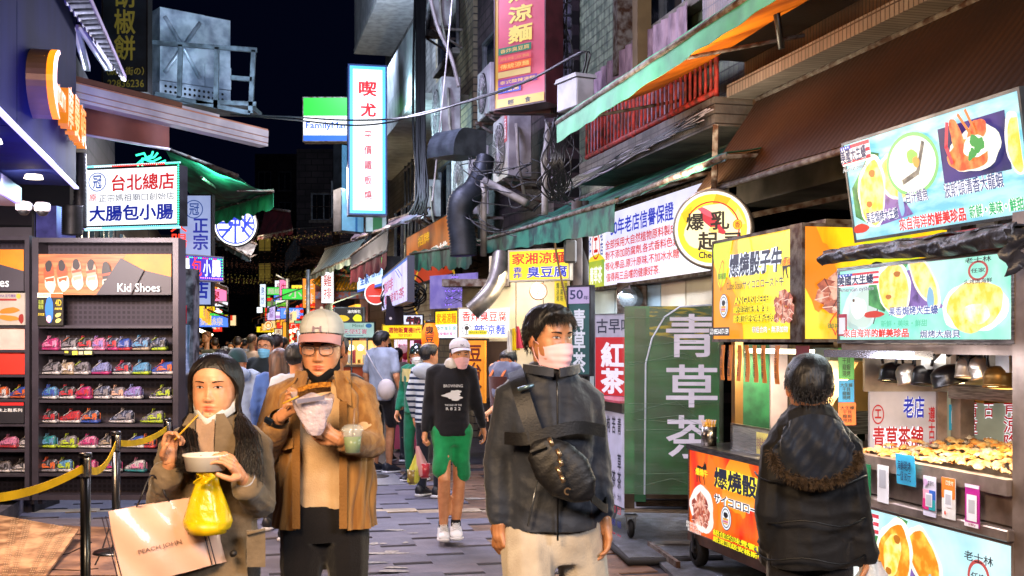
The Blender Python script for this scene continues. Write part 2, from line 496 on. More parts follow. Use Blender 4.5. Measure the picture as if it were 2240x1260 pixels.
b=MB();rm=mat('ramp_wood','#c8a078',rough=.4,col2='#7a5b40',scale=7,bump=.15,metal=.2)
b.sheet(lambda u,v:A.lerp(B,u).lerp(D.lerp(Cc,u),v),6,6,rm,t=.02,smooth=False);b.build('plate',rt)
hm=mat('ramp_slot','#d8b890',rough=.3,metal=.5)
for k in range(7):
 b=MB()
 u0=.05+k*.135
 if k in(1,4):continue
 for j in range(26):
  for q in range(3):
   v=j/26+.01;uu=u0+q*.03
   P=lambda a,c_:A.lerp(B,a).lerp(D.lerp(Cc,a),c_)+V((0,0,.014))
   b.add([P(uu,v),P(uu+.018,v),P(uu+.018,v+.02),P(uu,v+.02)],[(0,1,2,3)],hm)
 b.build('slot_strip',rt,'stuff')
dp=mat('diamond_plate','#6d7177',rough=.35,metal=.8,col2='#4a4c50',scale=8,bump=.8,bscale=120)
t=thing('diamond_plate','grey diamond-tread plate lying below the tall green tea fridge','metal plate',G(1420,1190))
b=MB();pts=[G(1330,1192),G(1376,1236),G(1580,1230),G(1600,1130),G(1352,1128)]
b.add([V((p.x,p.y,.002))for p in pts]+[V((p.x,p.y,.055))for p in pts],[(4,3,2,1,0),(5,6,7,8,9)]+[(k,(k+1)%5,5+(k+1)%5,5+k)for k in range(5)],dp);b.build('plate',t)
b=MB();b.tube([V((G(*q).x,G(*q).y,.03))for q in((1330,1194),(1376,1238),(1580,1233))],.028,mat('rubber_edge','#2b2b2e',rough=.8),seg=6);b.build('rubber_edge',t)
t=thing('steel_threshold','second steel threshold ramp with brown channel edge under the red cart','metal plate',G(1540,1245))
b=MB();pts=[G(1440,1236),G(1480,1275),G(1700,1285),G(1700,1200),G(1500,1205)]
b.add([V((p.x,p.y,.002))for p in pts]+[V((p.x,p.y,.03))for p in pts],[(4,3,2,1,0),(5,6,7,8,9)]+[(k,(k+1)%5,5+(k+1)%5,5+k)for k in range(5)],dp);b.build('plate',t)
b=MB();b.beam(G(1420,1208)+V((0,0,.06)),G(1484,1252)+V((0,0,.05)),.03,.05,rust());b.beam(G(1420,1206)+V((0,0,.06)),G(1660,1205)+V((0,0,.06)),.12,.02,steel());b.build('channel',t)
def facade(c,yfar,z0=0.0,left=False):
 return Fr(S(c,yfar,z0),SU if left else-SU)
glass=lambda:mat('dark_window_glass','#14181f',rough=.12,var=.3,coat=.4)
alu=lambda:mat('aluminium_frame','#6e7276',rough=.4,metal=.7,var=.3)
def window(root,fr,x,y,w_,h_,nx=2,bars=0,fm=None,gl=None,sill=True):
 fm=fm or alu()
 f=MB();t_=.05
 f.box(fr,x,x+w_,y,y+t_,.005,.06,fm);f.box(fr,x,x+w_,y+h_-t_,y+h_,.005,.06,fm)
 for k in range(nx+1):
  xx=x+(w_-t_)*k/nx;f.box(fr,xx,xx+t_,y+t_,y+h_-t_,.007,.055,fm)
 if sill:f.box(fr,x-.08,x+w_+.08,y-.1,y-.002,.005,.14,mat('sill_concrete','#6b6560',rough=.8,var=.3,bump=.2))
 fo=f.build('window',root)
 p=MB();p.box(fr,x+.01,x+w_-.01,y+.01,y+h_-.01,.004,.02,gl or glass());p.build('pane',fo)
 if bars:
  q=MB()
  for k in range(bars+1):
   xx=x+w_*k/bars;q.tube([fr.p(xx,y,.16),fr.p(xx,y+h_,.16)],.012,rust(),seg=5)
  for yy in(y,y+h_/2,y+h_):q.tube([fr.p(x,yy,.16),fr.p(x+w_,yy,.16)],.014,rust(),seg=5)
  q.build('window_bars',fo)
def bldg(name,label,c,y0,y1,z0,z1,m,left=False,deep=4.0,cat='building'):
 r=thing(name,label,cat,S(c+(-deep/2 if left else deep/2),(y0+y1)/2,z0))
 fr=facade(c,y0 if left else y1,0,left)
 ln=(y1-y0)*SU.length/SU.y*1.0
 b=MB(uv=fr);b.box(fr,0,ln,z0,z1,-deep,0,m);b.build('wall',r)
 return r,fr,ln
olive=mat('olive_mosaic_tile','#66705a',rough=.35,kind='tile',tw=.1,th=.1,mortar=.006,mcol='#23261f',col2='#3f4a3c',scale=9,bump=.1)
r1,f1,l1=bldg('apartment_building','brown strip-tiled upper storey above the two food carts',4.35,2.5,9.6,3.0,9.5,mat('brown_strip_tile','#5c4530',rough=.4,kind='tile',tw=.045,th=.2,mortar=.006,mcol='#120d09',col2='#2e2118',scale=2.2,bump=.1))
b=MB(uv=f1)
b.box(f1,0.0,l1,4.0,9.4,.003,.38,_mats['brown_strip_tile']);b.box(f1,.3,l1,3.62,3.72,.003,.3,mat('grey_strip_tile','#77716c',rough=.45,kind='tile',tw=.05,th=.1,mortar=.006,mcol='#2a2725',scale=4))
b.build('parapet',r1)
b=MB()
b.tube([f1.p(0.1,3.95,.5),f1.p(.5,4.08,.55),f1.p(1.2,4.18,.5),f1.p(2.2,4.22,.5),f1.p(3.6,4.2,.5),f1.p(6.5,4.3,.5)],.022,blackpl(),seg=6)
b.tube([f1.p(.3,4.7,.47),f1.p(.8,4.6,.5),f1.p(1.1,4.3,.5),f1.p(1.5,4.2,.5)],.008,blackpl(),seg=5)
b.tube([f1.p(1.55,4.22,.5),f1.p(1.56,3.95,.5),f1.p(1.54,3.7,.45)],.025,blackpl(),seg=6)
b.build('cable',r1)
r1b,f1b,l1b=bldg('shop_interior','dim shop front behind the two food carts',5.3,2.5,9.6,0,3.0,mat('shop_back_wall','#3b352f',rough=.6,col2='#201c1a',scale=3),deep=2.5,cat='shop front')
b=MB();b.box(f1b,0,l1b,2.75,2.999,.003,1.1,mat('soffit_board','#5d5850',rough=.7,col2='#3b3833',scale=3));b.build('soffit',r1b)
for k in range(5):
 b=MB();b.box(f1b,.3+k*.33,.5+k*.33,.0,2.7,.003,.03+.03*(k%2),mat('shutter_panel%d'%(k%2),['#8f8b80','#4b4038'][k%2],rough=.5,var=.3));b.build('panel',r1b)
r2,f2,l2=bldg('apartment_building','olive mosaic-tiled building with the red railing balcony',4.5,9.7,14.6,3.2,12,olive)
window(r2,f2,2.3,4.9,1.9,1.6,3,bars=0)
b=MB();b.box(f2,1.9,2.05,4.6,6.6,.003,.2,rust());b.box(f2,2.8,2.95,4.4,6.8,.15,.3,mat('timber_post','#5b4a30',rough=.8));b.build('window_hood',r2)
r3,f3,l3=bldg('apartment_building','narrow dark brick building hung with air conditioners and cables',4.2,14.7,19.2,0,14,mat('dark_brick','#4a3d3f',rough=.7,kind='brick',tw=.32,th=.16,mortar=.012,mcol='#141113',col2='#2c2428',scale=2,bump=.2))
for zz in(5.2,8.0):
 window(r3,f3,.6,zz,2.8,1.3,3,bars=0)
r4,f4,l4=bldg('apartment_building','tan brick-tiled building beside the white balconies',4.15,19.3,22.8,0,16,mat('tan_brick_tile','#8d8064',rough=.5,kind='brick',tw=.28,th=.12,mortar=.012,mcol='#221f1a',col2='#5b5242',scale=2,bump=.15))
for zz in(3.6,6.9,9.6):window(r4,f4,.5,zz,1.9,1.4,2)
r5,f5,l5=bldg('apartment_building','grey building with white tiled balconies next to the tall lit sign',4.2,22.9,30.5,0,18,mat('grey_tile','#6c6b66',rough=.5,kind='brick',tw=.24,th=.12,mortar=.01,mcol='#22211f',col2='#444340',scale=2))
wt=mat('white_balcony_tile','#b9bdbd',rough=.35,kind='tile',tw=.12,th=1.6,mortar=.008,mcol='#7a7f80',col2='#93989a',scale=3)
for zz,p in((5.9,1.0),(9.1,1.0),(12.2,1.0)):
 b=MB(uv=f5);b.box(f5,1.2,l5+3.3,zz,zz+1.3,.85,.95,wt);b.box(f5,1.2,1.3,zz,zz+1.3,.01,.85,wt);b.box(f5,1.2,l5+3.3,zz-.12,zz,.006,.97,mat('balcony_slab','#a9aba6',rough=.6,var=.2));b.build('balcony',r5)
 window(r5,f5,2.0,zz+.3,3.5,1.7,3)
for zz in(3.0,):window(r5,f5,2.0,zz,3.5,1.9,3)
b=MB();
for k in range(5):b.tube([f5.p(5.5+k*.5,2.9,.3),f5.p(5.5+k*.5,5.5,.3)],.03,alu(),seg=5)
for k in range(4):b.tube([f5.p(5.3,3+k*.8,.3),f5.p(7.6,3+k*.8,.3)],.03,alu(),seg=5)
b.build('window_grille',r5)
dkc=mat('night_facade','#3a3236',rough=.7,kind='brick',tw=.5,th=.25,mortar=.02,mcol='#151316',col2='#241f24',scale=1)
fars=[]
for(ya,yb,z1,lab)in((30.7,38,6.0,'low shop house beside the temple roof'),(43,53,9,'dark building just past the temple'),(53.2,66,8,'narrow house far down the right of the lane'),(66.2,84,9,'last house on the right of the lane')):
 r_,f_,l_=bldg('shop_house',lab,4.2,ya,yb,0,z1,dkc)
 for k in range(int(l_/2.6)):
  for zz in range(2,int(z1/3)+1):window(r_,f_,.6+k*2.6,zz*3-2.4,1.5,1.5,2)
for(ya,yb,z1,lab)in((13.6,19,5.2,'first dark shop house behind the lit board of the sausage shop'),(19.2,27,4.6,'left shop house under the green awning'),(27.2,38,4.6,'left shop house by the round blue sign'),(38.2,55,5.2,'left shop house beside the street lamps'),(55.2,84,5.4,'last house on the left of the lane')):
 r_,f_,l_=bldg('shop_house',lab,-1.9,ya,yb,0,z1,dkc,left=True)
 for k in range(int(l_/2.6)):
  for zz in range(1,int(z1/3)+1):window(r_,f_,.6+k*2.6,zz*3-1.5+.8,1.5,1.2,2)
r6=thing('apartment_building','dark tower closing the far end of the lane with a few lit window columns','building',W(610,745,90))
ff=Fr(W(430,745,90)-V((0,0,EYE)),V((1,0,0)))
b=MB(uv=ff);b.box(ff,0,4.5,0,9.2,-6,0,dkc);b.box(ff,4.5,13,0,16.5,-8,-.5,dkc);b.build('wall',r6)
for i in range(5):
 for k in range(6):window(r6,ff,4.9+i*1.6,1.5+k*2.4,1.0,1.5,2,gl=lit('#8a7430',.35)if(i,k)in((0,2),(0,1),(0,3),(2,2))else None)
r7=thing('apartment_building','unlit concrete tower behind the two green and blue shop signs','building',W(700,745,44))
ff=Fr(W(600,745,46)-V((0,0,EYE)),V((1,0,0)))
r7w=MB(uv=ff);r7w.box(ff,.9,2.9,5.5,9.4,-5,0,dkc);r7w.build('wall',r7)
for k in range(1):window(r7,ff,1.5,6.5+k*1.9,1.0,1.1,2,bars=4)
rr=thing('balcony_railing','rusty red steel railing of the narrow balcony under the green awning','railing',L(4.05,1420,260))
z_b,z_t=3.72,4.28
ya,yb=dep(4.05,1567),dep(4.05,1283)
rm=mat('red_rusty_paint','#9c2c26',rough=.6,col2='#4d211b',scale=14,bump=.3)
b=MB();b.tube([S(4.05,ya,z_b),S(4.05,yb,z_b)],.028,rm,seg=6);b.tube([S(4.05,ya,z_t),S(4.05,yb,z_t)],.028,rm,seg=6);b.build('rail',rr)
for k in range(33):
 yy=ya+(yb-ya)*k/32.0
 b=MB();b.tube([S(4.05,yy,z_b-(.08 if k%9==0 else 0)),S(4.05,yy,z_t)],.022 if k%9==0 else.015,rm,seg=6);b.build('baluster',rr)
t=thing('balcony_slab','weathered tiled balcony slab under the red railing with cable tangle','balcony',S(4.2,11.3,3.5))
b=MB(uv=f2);fr=facade(4.0,yb+.1,0);b.box(fr,0,yb-ya+.3,3.42,3.66,-.5,0,mat('weathered_tile','#5f5a57',rough=.6,kind='tile',tw=.2,th=.08,mortar=.006,mcol='#26211f',col2='#3b3636',scale=3,bump=.3));b.build('slab',t)
t=thing('corrugated_sheet','tattered pinkish corrugated screen standing behind the red railing','sheet',S(4.3,12,4.2))
pk=mat('dull_pink_sheet','#8a7382',rough=.6,col2='#5d4a58',scale=12,bump=.5,bscale=60,stretch=(1,1,.3))
b=MB();fr=facade(4.32,13.6,0)
b.sheet(lambda u,v:fr.p(u*3.0,3.75+v*(1.02+.08*math.sin(min(1,u*1.3)*2.2)),.02*math.sin(u*90)),60,3,pk,t=.006,smooth=False);b.build('panel',t)
def awning(name,label,P00,P10,P11,P01,m,um=None,drop=None,dm=None,sag=.05,wav=.015,frame=True,seed=1,nu=40,nv=8,group=None,flut=1.0):
 """P00-P10 front edge, P01-P11 wall edge"""
 P00,P10,P11,P01=map(V,(P00,P10,P11,P01))
 root=thing(name,label,'awning',(P00+P10+P11+P01)/4,group)
 r=random.Random(seed);ph=r.uniform(0,6)
 fn=lambda u,v:P00.lerp(P10,u).lerp(P01.lerp(P11,u),v)-V((0,0,sag*math.sin(PI*v)*(1+.4*math.sin(u*9+ph))+wav*math.sin(u*34+ph)*(1-v)))
 b=MB(uv=Fr(P00,P10-P00,P01-P00));b.sheet(fn,nu,nv,m,t=.006);b.build('canopy',root)
 if um:
  b=MB(uv=Fr(P00,P10-P00,P01-P00));b.sheet(lambda u,v:fn(u,v)-V((0,0,.012)),nu,nv,um,t=.004);b.build('lining',root)
 if drop:
  b=MB(uv=Fr(P00,P10-P00,ZU))
  dr=drop if callable(drop)else(lambda u:drop)
  nrm=(P10-P00).cross(ZU).normalized()
  b.sheet(lambda u,v:fn(u,0)-V((0,0,v*dr(u)*(1+.08*flut*math.sin(u*60+ph))))+nrm*flut*(.03*v*math.sin(u*28+ph)+.015*v*math.sin(u*71)),70,5,dm or m,t=.005);b.build('valance',root)
 if frame:
  b=MB();fm=rust()
  b.tube([P01,P11],.03,fm,seg=6)
  b.build('wall_rail',root);b=MB();b.tube([P00-V((0,0,.03)),P10-V((0,0,.03))],.022,fm,seg=6);b.build('front_rail',root)
  for k in range(3):
   u=k/2;b=MB();b.tube([fn(u,0)-V((0,0,.03)),fn(u,1)-V((0,0,.2))],.016,fm,seg=6);b.build('arm',root)
 return root
teal=mat('teal_awning_cloth','#246450',rough=.7,col2='#15302f',scale=3.5,bump=.3,bscale=12,lo=.42,hi=.56)
tealb=mat('mint_awning_cloth','#3f9a6c',rough=.6,col2='#24604c',scale=2.5,bump=.2,bscale=10,lo=.3,hi=.6)
orange=mat('orange_lining','#f08418',rough=.6,col2='#a4500f',scale=1.6)
tan_=mat('tan_lining','#b78a5a',rough=.7,col2='#7c5634',scale=2)
awning('awning','big faded green awning with orange lining above the red railing',L(3.05,1218,262),L(3.05,1720,-75),S(4.3,6.2,4.13),S(4.3,10.8,4.13),tealb,orange,drop=lambda u:.22-.07*u,sag=.03,wav=.003,flut=.25,seed=2)
awning('awning','long drooping dark green awning over the herbal tea board',L(3.4,1037,527),L(3.4,1345,433),S(4.6,10.3,3.45),S(4.3,16.2,3.4),teal,tan_,drop=lambda u:.2+.1*u,sag=.05,seed=5,flut=.35,wav=.006)
awning('awning','furled green awning section between the tea board and the brown canopy',L(3.45,1350,432),L(3.45,1590,332),S(4.4,8.5,3.25),S(4.5,10.2,3.4),teal,tan_,drop=.06,sag=.03,seed=6,flut=.2,wav=.004)
awning('awning','short green awning with scalloped valance behind the long dark green one',L(3.2,897,552),L(3.2,1030,530),S(4.4,16.4,3.1),S(4.4,22,3.15),teal,None,drop=.32,sag=.04,seed=8)
brown=mat('brown_ribbed_canopy','#3c2414',rough=.7,kind='stripe',tw=4.5,mcol='#2a180d',col2='#1f120b',scale=.8,bump=.25,bscale=16)
awning('awning','wide brown ribbed canopy sloping over both food carts',S(3.6,8.75,2.80),S(3.6,3.2,2.78),S(4.28,3.0,3.6),S(4.28,9.2,3.6),brown,mat('brown_underside','#6b5c45',rough=.7,var=.2),sag=.01,wav=.004,seed=9)
awning('awning','torn green awning with bright rim behind the lit sausage board',W(455,462,20),W(598,415,17.4),W(520,385,15),W(362,325,15.5),tealb,teal,drop=.28,sag=.12,seed=12)
rd=mat('maroon_cloth','#5d1d24',rough=.7,col2='#33141a',scale=3)
gy=mat('grey_green_cloth','#6f8079',rough=.6,col2='#3c4644',scale=4,kind='stripe',tw=1.2,mcol='#9aa8a0')
blk=mat('black_cloth','#1a1a20',rough=.7,var=.4)
awning('awning','striped grey-green awning folded over the temple corner',W(678,600,27),W(768,560,23),W(800,520,24),W(712,545,28),gy,None,drop=.15,seed=13)
awning('awning','dark cloth awning hanging beside the green and white store sign',W(768,585,21),W(846,545,19),W(850,500,19.6),W(768,560,22),blk,None,drop=.3,dm=rd,seed=14)
awning('awning','pale metal awning above the dark cloth one',W(768,522,22),W(930,468,19),W(940,455,20),W(780,505,23),mat('lilac_sheet','#8d7f98',rough=.4,metal=.3,var=.3),None,drop=.05,sag=.02,seed=15)
awning('awning','dark red awning hanging left of centre behind the round blue sign',W(565,515,30),W(640,500,27),W(634,462,28),W(580,455,31),rd,None,drop=.12,seed=16)
awning('awning','crumpled grey canvas awning below the round blue sign',W(468,520,23),W(548,560,21),W(560,535,22),W(480,500,24),mat('grey_canvas','#75757a',rough=.7,var=.4,scale=5),None,drop=.12,seed=17)
t=thing('awning_bar','long pale slatted awning edge lit from below, jutting from the left over the lane','awning',W(375,245,10.5))
A0,A1=W(160,193,9.6),W(586,296,11.2)
pl=mat('pale_slat','#d8dcea',rough=.35,col2='#b4b8cc',scale=3,metal=.2);ol_=mat('orange_slat','#c89078',rough=.5)
frb=Fr(A0,A1-A0);Lb=(A1-A0).length
for k,(y0,y1,mm)in enumerate(((-.06,-.045,ol_),(-.044,.02,pl),(.021,.028,ol_),(.029,.075,pl),(.076,.083,ol_),(.084,.11,pl))):
 b=MB();b.box(frb,0,Lb,-y1,-y0,-.12,.01*(k%2),mm);b.build('slat',t)
b=MB();b.box(frb,0,Lb*.52,.065,.11,-.3,.0,mat('brown_cap','#6e4a38',rough=.5));b.box(frb,Lb*.52,Lb*.72,.062,.085,-.3,.0,pl);b.build('cap_strip',t)
t=thing('fabric_panel','faded brown banner cloth hanging under the pale awning bar','banner',W(277,260,10.2))
fr,w_,h_=sign6(186,207,306,371,220,312,d0=10.1)
b=MB();b.sheet(lambda u,v:fr.p(u*w_,v*h_,.01*math.sin(u*11)),20,4,mat('brown_banner','#8a5347',rough=.7,col2='#6e4038',scale=2),t=.01);b.build('cloth',t)
b=MB();b.tube([fr.p(0,-.01),fr.p(w_,-.01)],.012,pl,seg=6);b.build('hem_rod',t)
NEARW=-1.264
shop=thing('shoe_shop','dark metal-clad shoe shop front with orange lit letters and blue light','shop',S(-3,7,0))
fs=Fr(S(NEARW,3.0,0),SU)
bm_=mat('blue_grey_cladding','#141c40',rough=.7,col2='#0e1430',scale=2.5,stretch=(1,1,.4))
len_s=6.62
bm_.node_tree.nodes['Principled BSDF'].inputs['Specular IOR Level'].default_value=.02
b=MB(uv=fs);b.box(fs,0,3.9,2.93,7,-3,0,bm_);b.build('cladding_panel',shop)
b=MB(uv=fs);b.box(fs,3.915,len_s,2.93,7,-3,0,bm_);b.build('cladding_panel',shop)
b=MB();b.box(fs,0,len_s,2.905,2.922,-.015,.02,lit('#b9b4ff',1.6));b.build('light_strip',shop)
b=MB();b.box(fs,0,len_s,2.75,2.9,-3,-.42,mat('soffit_metal','#5b5c78',rough=.35,metal=.6));b.box(fs,0,len_s,2.74,2.76,-.42,-.40,lit('#7a70ff',1.2));b.build('soffit',shop)
pil=mat('pillar_panel','#46424c',rough=.5,var=.2,scale=2)
fp=Fr(W(-60,745,10.95)*1.0,V((1,0,0)));fp.o.z=0
for z0,z1 in((0,.55),(.56,1.25),(1.26,1.95),(1.96,2.38),(2.39,2.74)):
 b=MB();b.box(fp,0,.57,z0,z1,-.6,.0,pil);b.build('pillar_panel',shop)
b=MB();b.box(fp,.575,.60,0,2.9,-.6,.01,darkmetal());b.box(fp,.605,.8,1.2,2.95,-.5,-.02,mat('violet_metal','#5d5fae',rough=.3,metal=.7,var=.3));b.build('corner_post',shop)
b=MB()
for k in range(26):b.box(Fr(fs.p(len_s,3.0),SR*-1),-.02,.5,.1+k*.09,.16+k*.09,0,.03,mat('ribbed_teal','#6fa7a4',rough=.4,metal=.4))if False else None
og=lit('#ff9a1a',1.5,'#ff8410');sd=mat('letter_side','#ff9020',rough=.4,emit=.75,sample=False);sd2=mat('crescent_side','#7a5c48',rough=.4,metal=.3)
def fx(px):return(dep(NEARW,px)-3.0)/SU.y
def fz(px,py):return L(NEARW,px,py).z
b=MB();b.sidemat=sd
for s,pa,pb,pt,pbm in(('Momentum',60,111,168,212),('摩',117,130,238,240),('曼',132.5,145.5,260,262),('頓',147.5,160,282,284)):
 x0,x1=fx(pa),fx(pb)
 if s=='Momentum':z0,z1=3.27,3.45
 else:z0,z1=3.2,3.52
 letter(b,fs,s,x0,z0,x1,z1,og,z=.10,bold=.03,depth=.07)
b.build('raised_letters',shop)
b=MB()
xa,xb=fx(28),fx(70)
cx,cz=fx(80),3.31;outer=[];inner=[];R=0.4
for k in range(17):
 a=math.radians(108+(250-108)*k/16);th=.11*math.sin(PI*(k+1.5)/19)+.02
 outer.append((cx+R*1.05*math.cos(a),cz+R*.6*math.sin(a)));inner.append((cx+(R-th)*1.05*math.cos(a)+.03,cz+(R-th*.5)*.6*math.sin(a)))
pts=outer+inner[::-1]
for k in range(16):
 q=[outer[k],inner[k],inner[k+1],outer[k+1]]
 b.add([fs.p(x,y,.16)for x,y in q],[(0,1,2,3)],og);q2=[fs.p(*outer[k],.12),fs.p(*outer[k],.161),fs.p(*outer[k+1],.161),fs.p(*outer[k+1],.12)];b.add([p_+SU*-.004 for p_ in q2],[(0,1,2,3)],og)
 b.add([fs.p(*outer[k],.0),fs.p(*outer[k],.16),fs.p(*outer[k+1],.16),fs.p(*outer[k+1],.0)],[(0,1,2,3)],sd2)
 b.add([fs.p(*inner[k],.0),fs.p(*inner[k],.16),fs.p(*inner[k+1],.16),fs.p(*inner[k+1],.0)],[(3,2,1,0)],sd)
b.build('crescent_logo',shop)
lr=thing('canopy_lamp','row of recessed spot lamps under the shoe shop canopy','lamp',fs.p(3.5,2.9,.1))
b=MB()
for k in range(4):b.lathe(fs.p(1.0+k*1.6,2.90,-.2),(0,0,-1),[(0,.0),(.06,0),(.07,.03),(.0,.03)],lit('#fff0d8',3.0),seg=12)
b.build('spot',lr)
rack_m=mat('rack_frame','#3a3640',rough=.4,metal=.3,var=.15)
peg=mat('pegboard','#2a2530',rough=.6,kind='tile',tw=.045,th=.045,mortar=.010,mcol='#332e3a',var=.1)
DR=10.4
def rx(px):return(px-1120)/FPX*DR
def rz(py):return EYE+(HOR-py)/FPX*DR
fr0=Fr(V((0,DR,0)),V((1,0,0)))
rack=thing('shoe_rack','tall dark pegboard rack of kids sneakers under the Kid Shoes header','shoe rack',V((rx(230),DR+.2,0)))
def rbox(b,a,c_,t0,b0,z0,z1,m):b.box(fr0,rx(a),rx(c_),rz(b0),rz(t0),z0,z1,m)
b=MB();rbox(b,70,84,520,1094,-.24,0,rack_m);b.build('side_post',rack)
b=MB();rbox(b,378,390,520,1094,-.24,0,rack_m);b.build('side_post',rack)
b=MB();rbox(b,84,378,520,530,-.24,-.003,rack_m);b.build('top_rail',rack)
b=MB();rbox(b,84,378,1083,1094,-.24,-.003,rack_m);b.build('bottom_rail',rack)
b=MB(uv=fr0);rbox(b,84,378,530,1083,-.24,-.22,peg);b.build('pegboard',rack)
shelfy=[713,769,822,876,929,984,1037]
for yy in shelfy:
 b=MB();rbox(b,84.5,375.5,yy-1,yy+5,-.219,-.01,rack_m);b.build('shelf',rack)
for px in(78,384):
 b=MB();b.box(fr0,rx(px)-.02,rx(px)+.02,0.142,rz(1094)-.001,-.2,-.1,rack_m);b.build('leg',rack)
hdr=[mat('header_orange','#c87408',rough=.5,emit=.25,sample=False),mat('header_charcoal','#33303a',rough=.5,emit=.08,var=.05,sample=False)]
fr,w_,h_=Fr(V((rx(86),DR-.012,rz(645))),V((1,0,0))),rx(376)-rx(86),rz(556)-rz(645)
tgt='kid_photo'
woodp=mat('printed_wood_floor','#a8683c',rough=.5,emit=.28,col2='#7a4420',scale=3,stretch=(1,1,14),sample=False)
items=[('r',0,0,1,1,_mats['header_charcoal']),('p',[(0,0),(.66,0),(.44,1),(0,1)],woodp),('p',[(.66,0),(1,0),(1,.56),(.61,.26)],hdr[0])]
def pshoe(cx,cy,col,k):
 dm=ink('#2a2026',.4)
 return[('b',cx+.008,cy+.35,.042,.25,ink('#f4e6cc',.8),k,.12),('b',cx,cy+.14,.038,.3,col,k+1,.1),('b',cx-.004,cy-.04,.026,.14,dm,k+2),('b',cx+.012,cy+.42,.034,.1,ink('#fff4dc',.8),k+4),('l',[(cx-.03,cy+.14),(cx+.03,cy+.1)],.06,ink('#c9502c',.7)),('l',[(cx-.025,cy+.26),(cx+.035,cy+.22)],.03,ink('#fbe3c8',.7))]
ora,pnk,bk=ink('#d8551f',.75),ink('#f0a88e',.75),ink('#1d2029',.5)
for i,(cx,cy,m_)in enumerate(((.08,.34,ora),(.18,.33,ora),(.29,.3,pnk),(.40,.31,pnk),(.52,.38,bk))):items+=pshoe(cx,cy,m_,i*7)
items+=[('p',[(.625,0.1),(.8,.4),(.7,1),(.44,1)],_mats['header_charcoal']),('t','Kid Shoes',.60,.72,.92,.93,ink('#ffffff',.95),{'bold':.012})]
h=board('_x','',fr,w_,h_,None,items,depth=.02,frame=rack_m,rim=.0,parent=rack)
fr,w_,h_=Fr(V((rx(84),DR-.02,rz(712))),V((1,0,0))),rx(140)-rx(84),rz(641)-rz(712)
t=thing('insole_advert','black and yellow insole card with a blue insole on the top shelf','advert',fr.p(w_/2,0))
b=MB();b.box(fr,0,w_,0,h_,-.02,0,mat('card_black','#1a1712',rough=.4));b.build('card',t)
lm,pm=MB(),MB()
draw(fr,w_,h_,[('r',0,0,1,.14,ink('#e8d9c0',.3)),('r',.52,.02,1,.14,ink('#e0721c',.4)),('t','AIRSPRING',.04,.03,.5,.11,ink('#30302a')),('b',.47,.52,.16,.4,ink('#1f66c8',.25),5,0,.06),('b',.45,.8,.1,.1,ink('#e8a0b8',.2),6),('t','4D',.7,.2,.95,.4,ink('#f2d31c',.4),{'bold':.05}),('t','吸震\n鞋墊',.05,.22,.25,.5,ink('#8a9a3a',.3)),('t','透氣舒適',.68,.45,.97,.52,ink('#c9b43a',.3)),('b',.82,.68,.12,.06,ink('#b8b060',.3),9,.6),('b',.82,.85,.12,.06,ink('#b8b060',.3),10,.6),('t','足弓支撐',.04,.62,.28,.7,ink('#c9b43a',.3))],lm,pm)
pm.build('picture',t);lm.build('lettering',t)
t=thing('price_strip','yellow and black price strip on the second shelf edge of the tall rack','price label',V((rx(175),DR,rz(775))))
fr=Fr(V((rx(142),DR+-.012,rz(777))),V((1,0,0)))
b=MB();b.box(fr,0,rx(205)-rx(142),0,.042,0,.004,mat('label_black','#141410',rough=.4));b.build('strip',t)
lm,pm=MB(),MB();draw(fr,rx(205)-rx(142),.042,[('r',.02,.1,.14,.5,ink('#d8d040',.3)),('r',.28,.1,.46,.9,ink('#d8d040',.3)),('r',.5,.15,.66,.85,ink('#9a9a80',.3)),('r',.7,.1,.96,.8,ink('#d8e080',.3))],lm,pm,z0=.005);pm.build('picture',t)
rack2=thing('shoe_rack','second shoe rack cut by the left edge of the photograph','shoe rack',V((rx(20),DR+.2,0)))
def rb2(nm,a,c_,t0,b0,z0,z1,m):
 b=MB(uv=fr0);rbox(b,a,c_,t0,b0,z0,z1,m);b.build(nm,rack2)
rb2('side_post',54,64,515,1094,-.38,0,rack_m);rb2('side_post',-160,-150,515,1094,-.38,0,rack_m)
rb2('top_rail',-150,54,515,525,-.38,-.003,rack_m);rb2('bottom_rail',-150,54,1085,1094,-.38,-.003,rack_m);rb2('pegboard',-150,54,525,1085,-.38,-.35,peg)
sh2=[713,767,821,875,929,985,1039]
for yy in sh2:rb2('shelf',-149.5,53.5,yy-1,yy+4,-.349,-.01,rack_m)
for px in(60,-155):
 b=MB();b.box(fr0,rx(px)-.02,rx(px)+.02,0.142,rz(1094)-.001,-.2,-.1,rack_m);b.build('leg',rack2)
fr,w_,h_=Fr(V((rx(-150),DR-.012,rz(637))),V((1,0,0))),rx(54)-rx(-150),rz(546)-rz(637)
board('_x','',fr,w_,h_,None,[('r',0,0,1,1,_mats['header_charcoal']),('p',[(.5,0),(1,0),(1,.52),(.5,.2)],hdr[0]),('t','Shoes',.55,.68,.84,.9,ink('#ffffff',.95),{'bold':.012})],depth=.02,frame=rack_m,rim=0,parent=rack2)
fr,w_,h_=Fr(V((rx(-30),DR-.02,rz(711))),V((1,0,0))),rx(56)-rx(-30),rz(641)-rz(711)
t=thing('insole_poster','pale poster with orange insoles above the left rack shelves','poster',fr.p(w_/2,0))
b=MB();b.box(fr,0,w_,0,h_,-.02,0,mat('poster_white','#e8d8c8',rough=.5,emit=.35,sample=False));b.build('sheet',t)
lm,pm=MB(),MB();draw(fr,w_,h_,[('t','FSA 足弓機能鞋墊',.38,.04,.92,.14,ink('#5a3a70',.3)),('r',.36,.18,.8,.24,ink('#c03028',.4)),('b',.62,.55,.24,.1,ink('#e08a20',.5),3,.1),('b',.6,.78,.26,.09,ink('#e0952c',.5),4,-.1),('e',.85,.1,.06,.08,ink('#e8d050',.4)),('b',.92,.8,.07,.14,ink('#b02820',.4),6)],lm,pm)
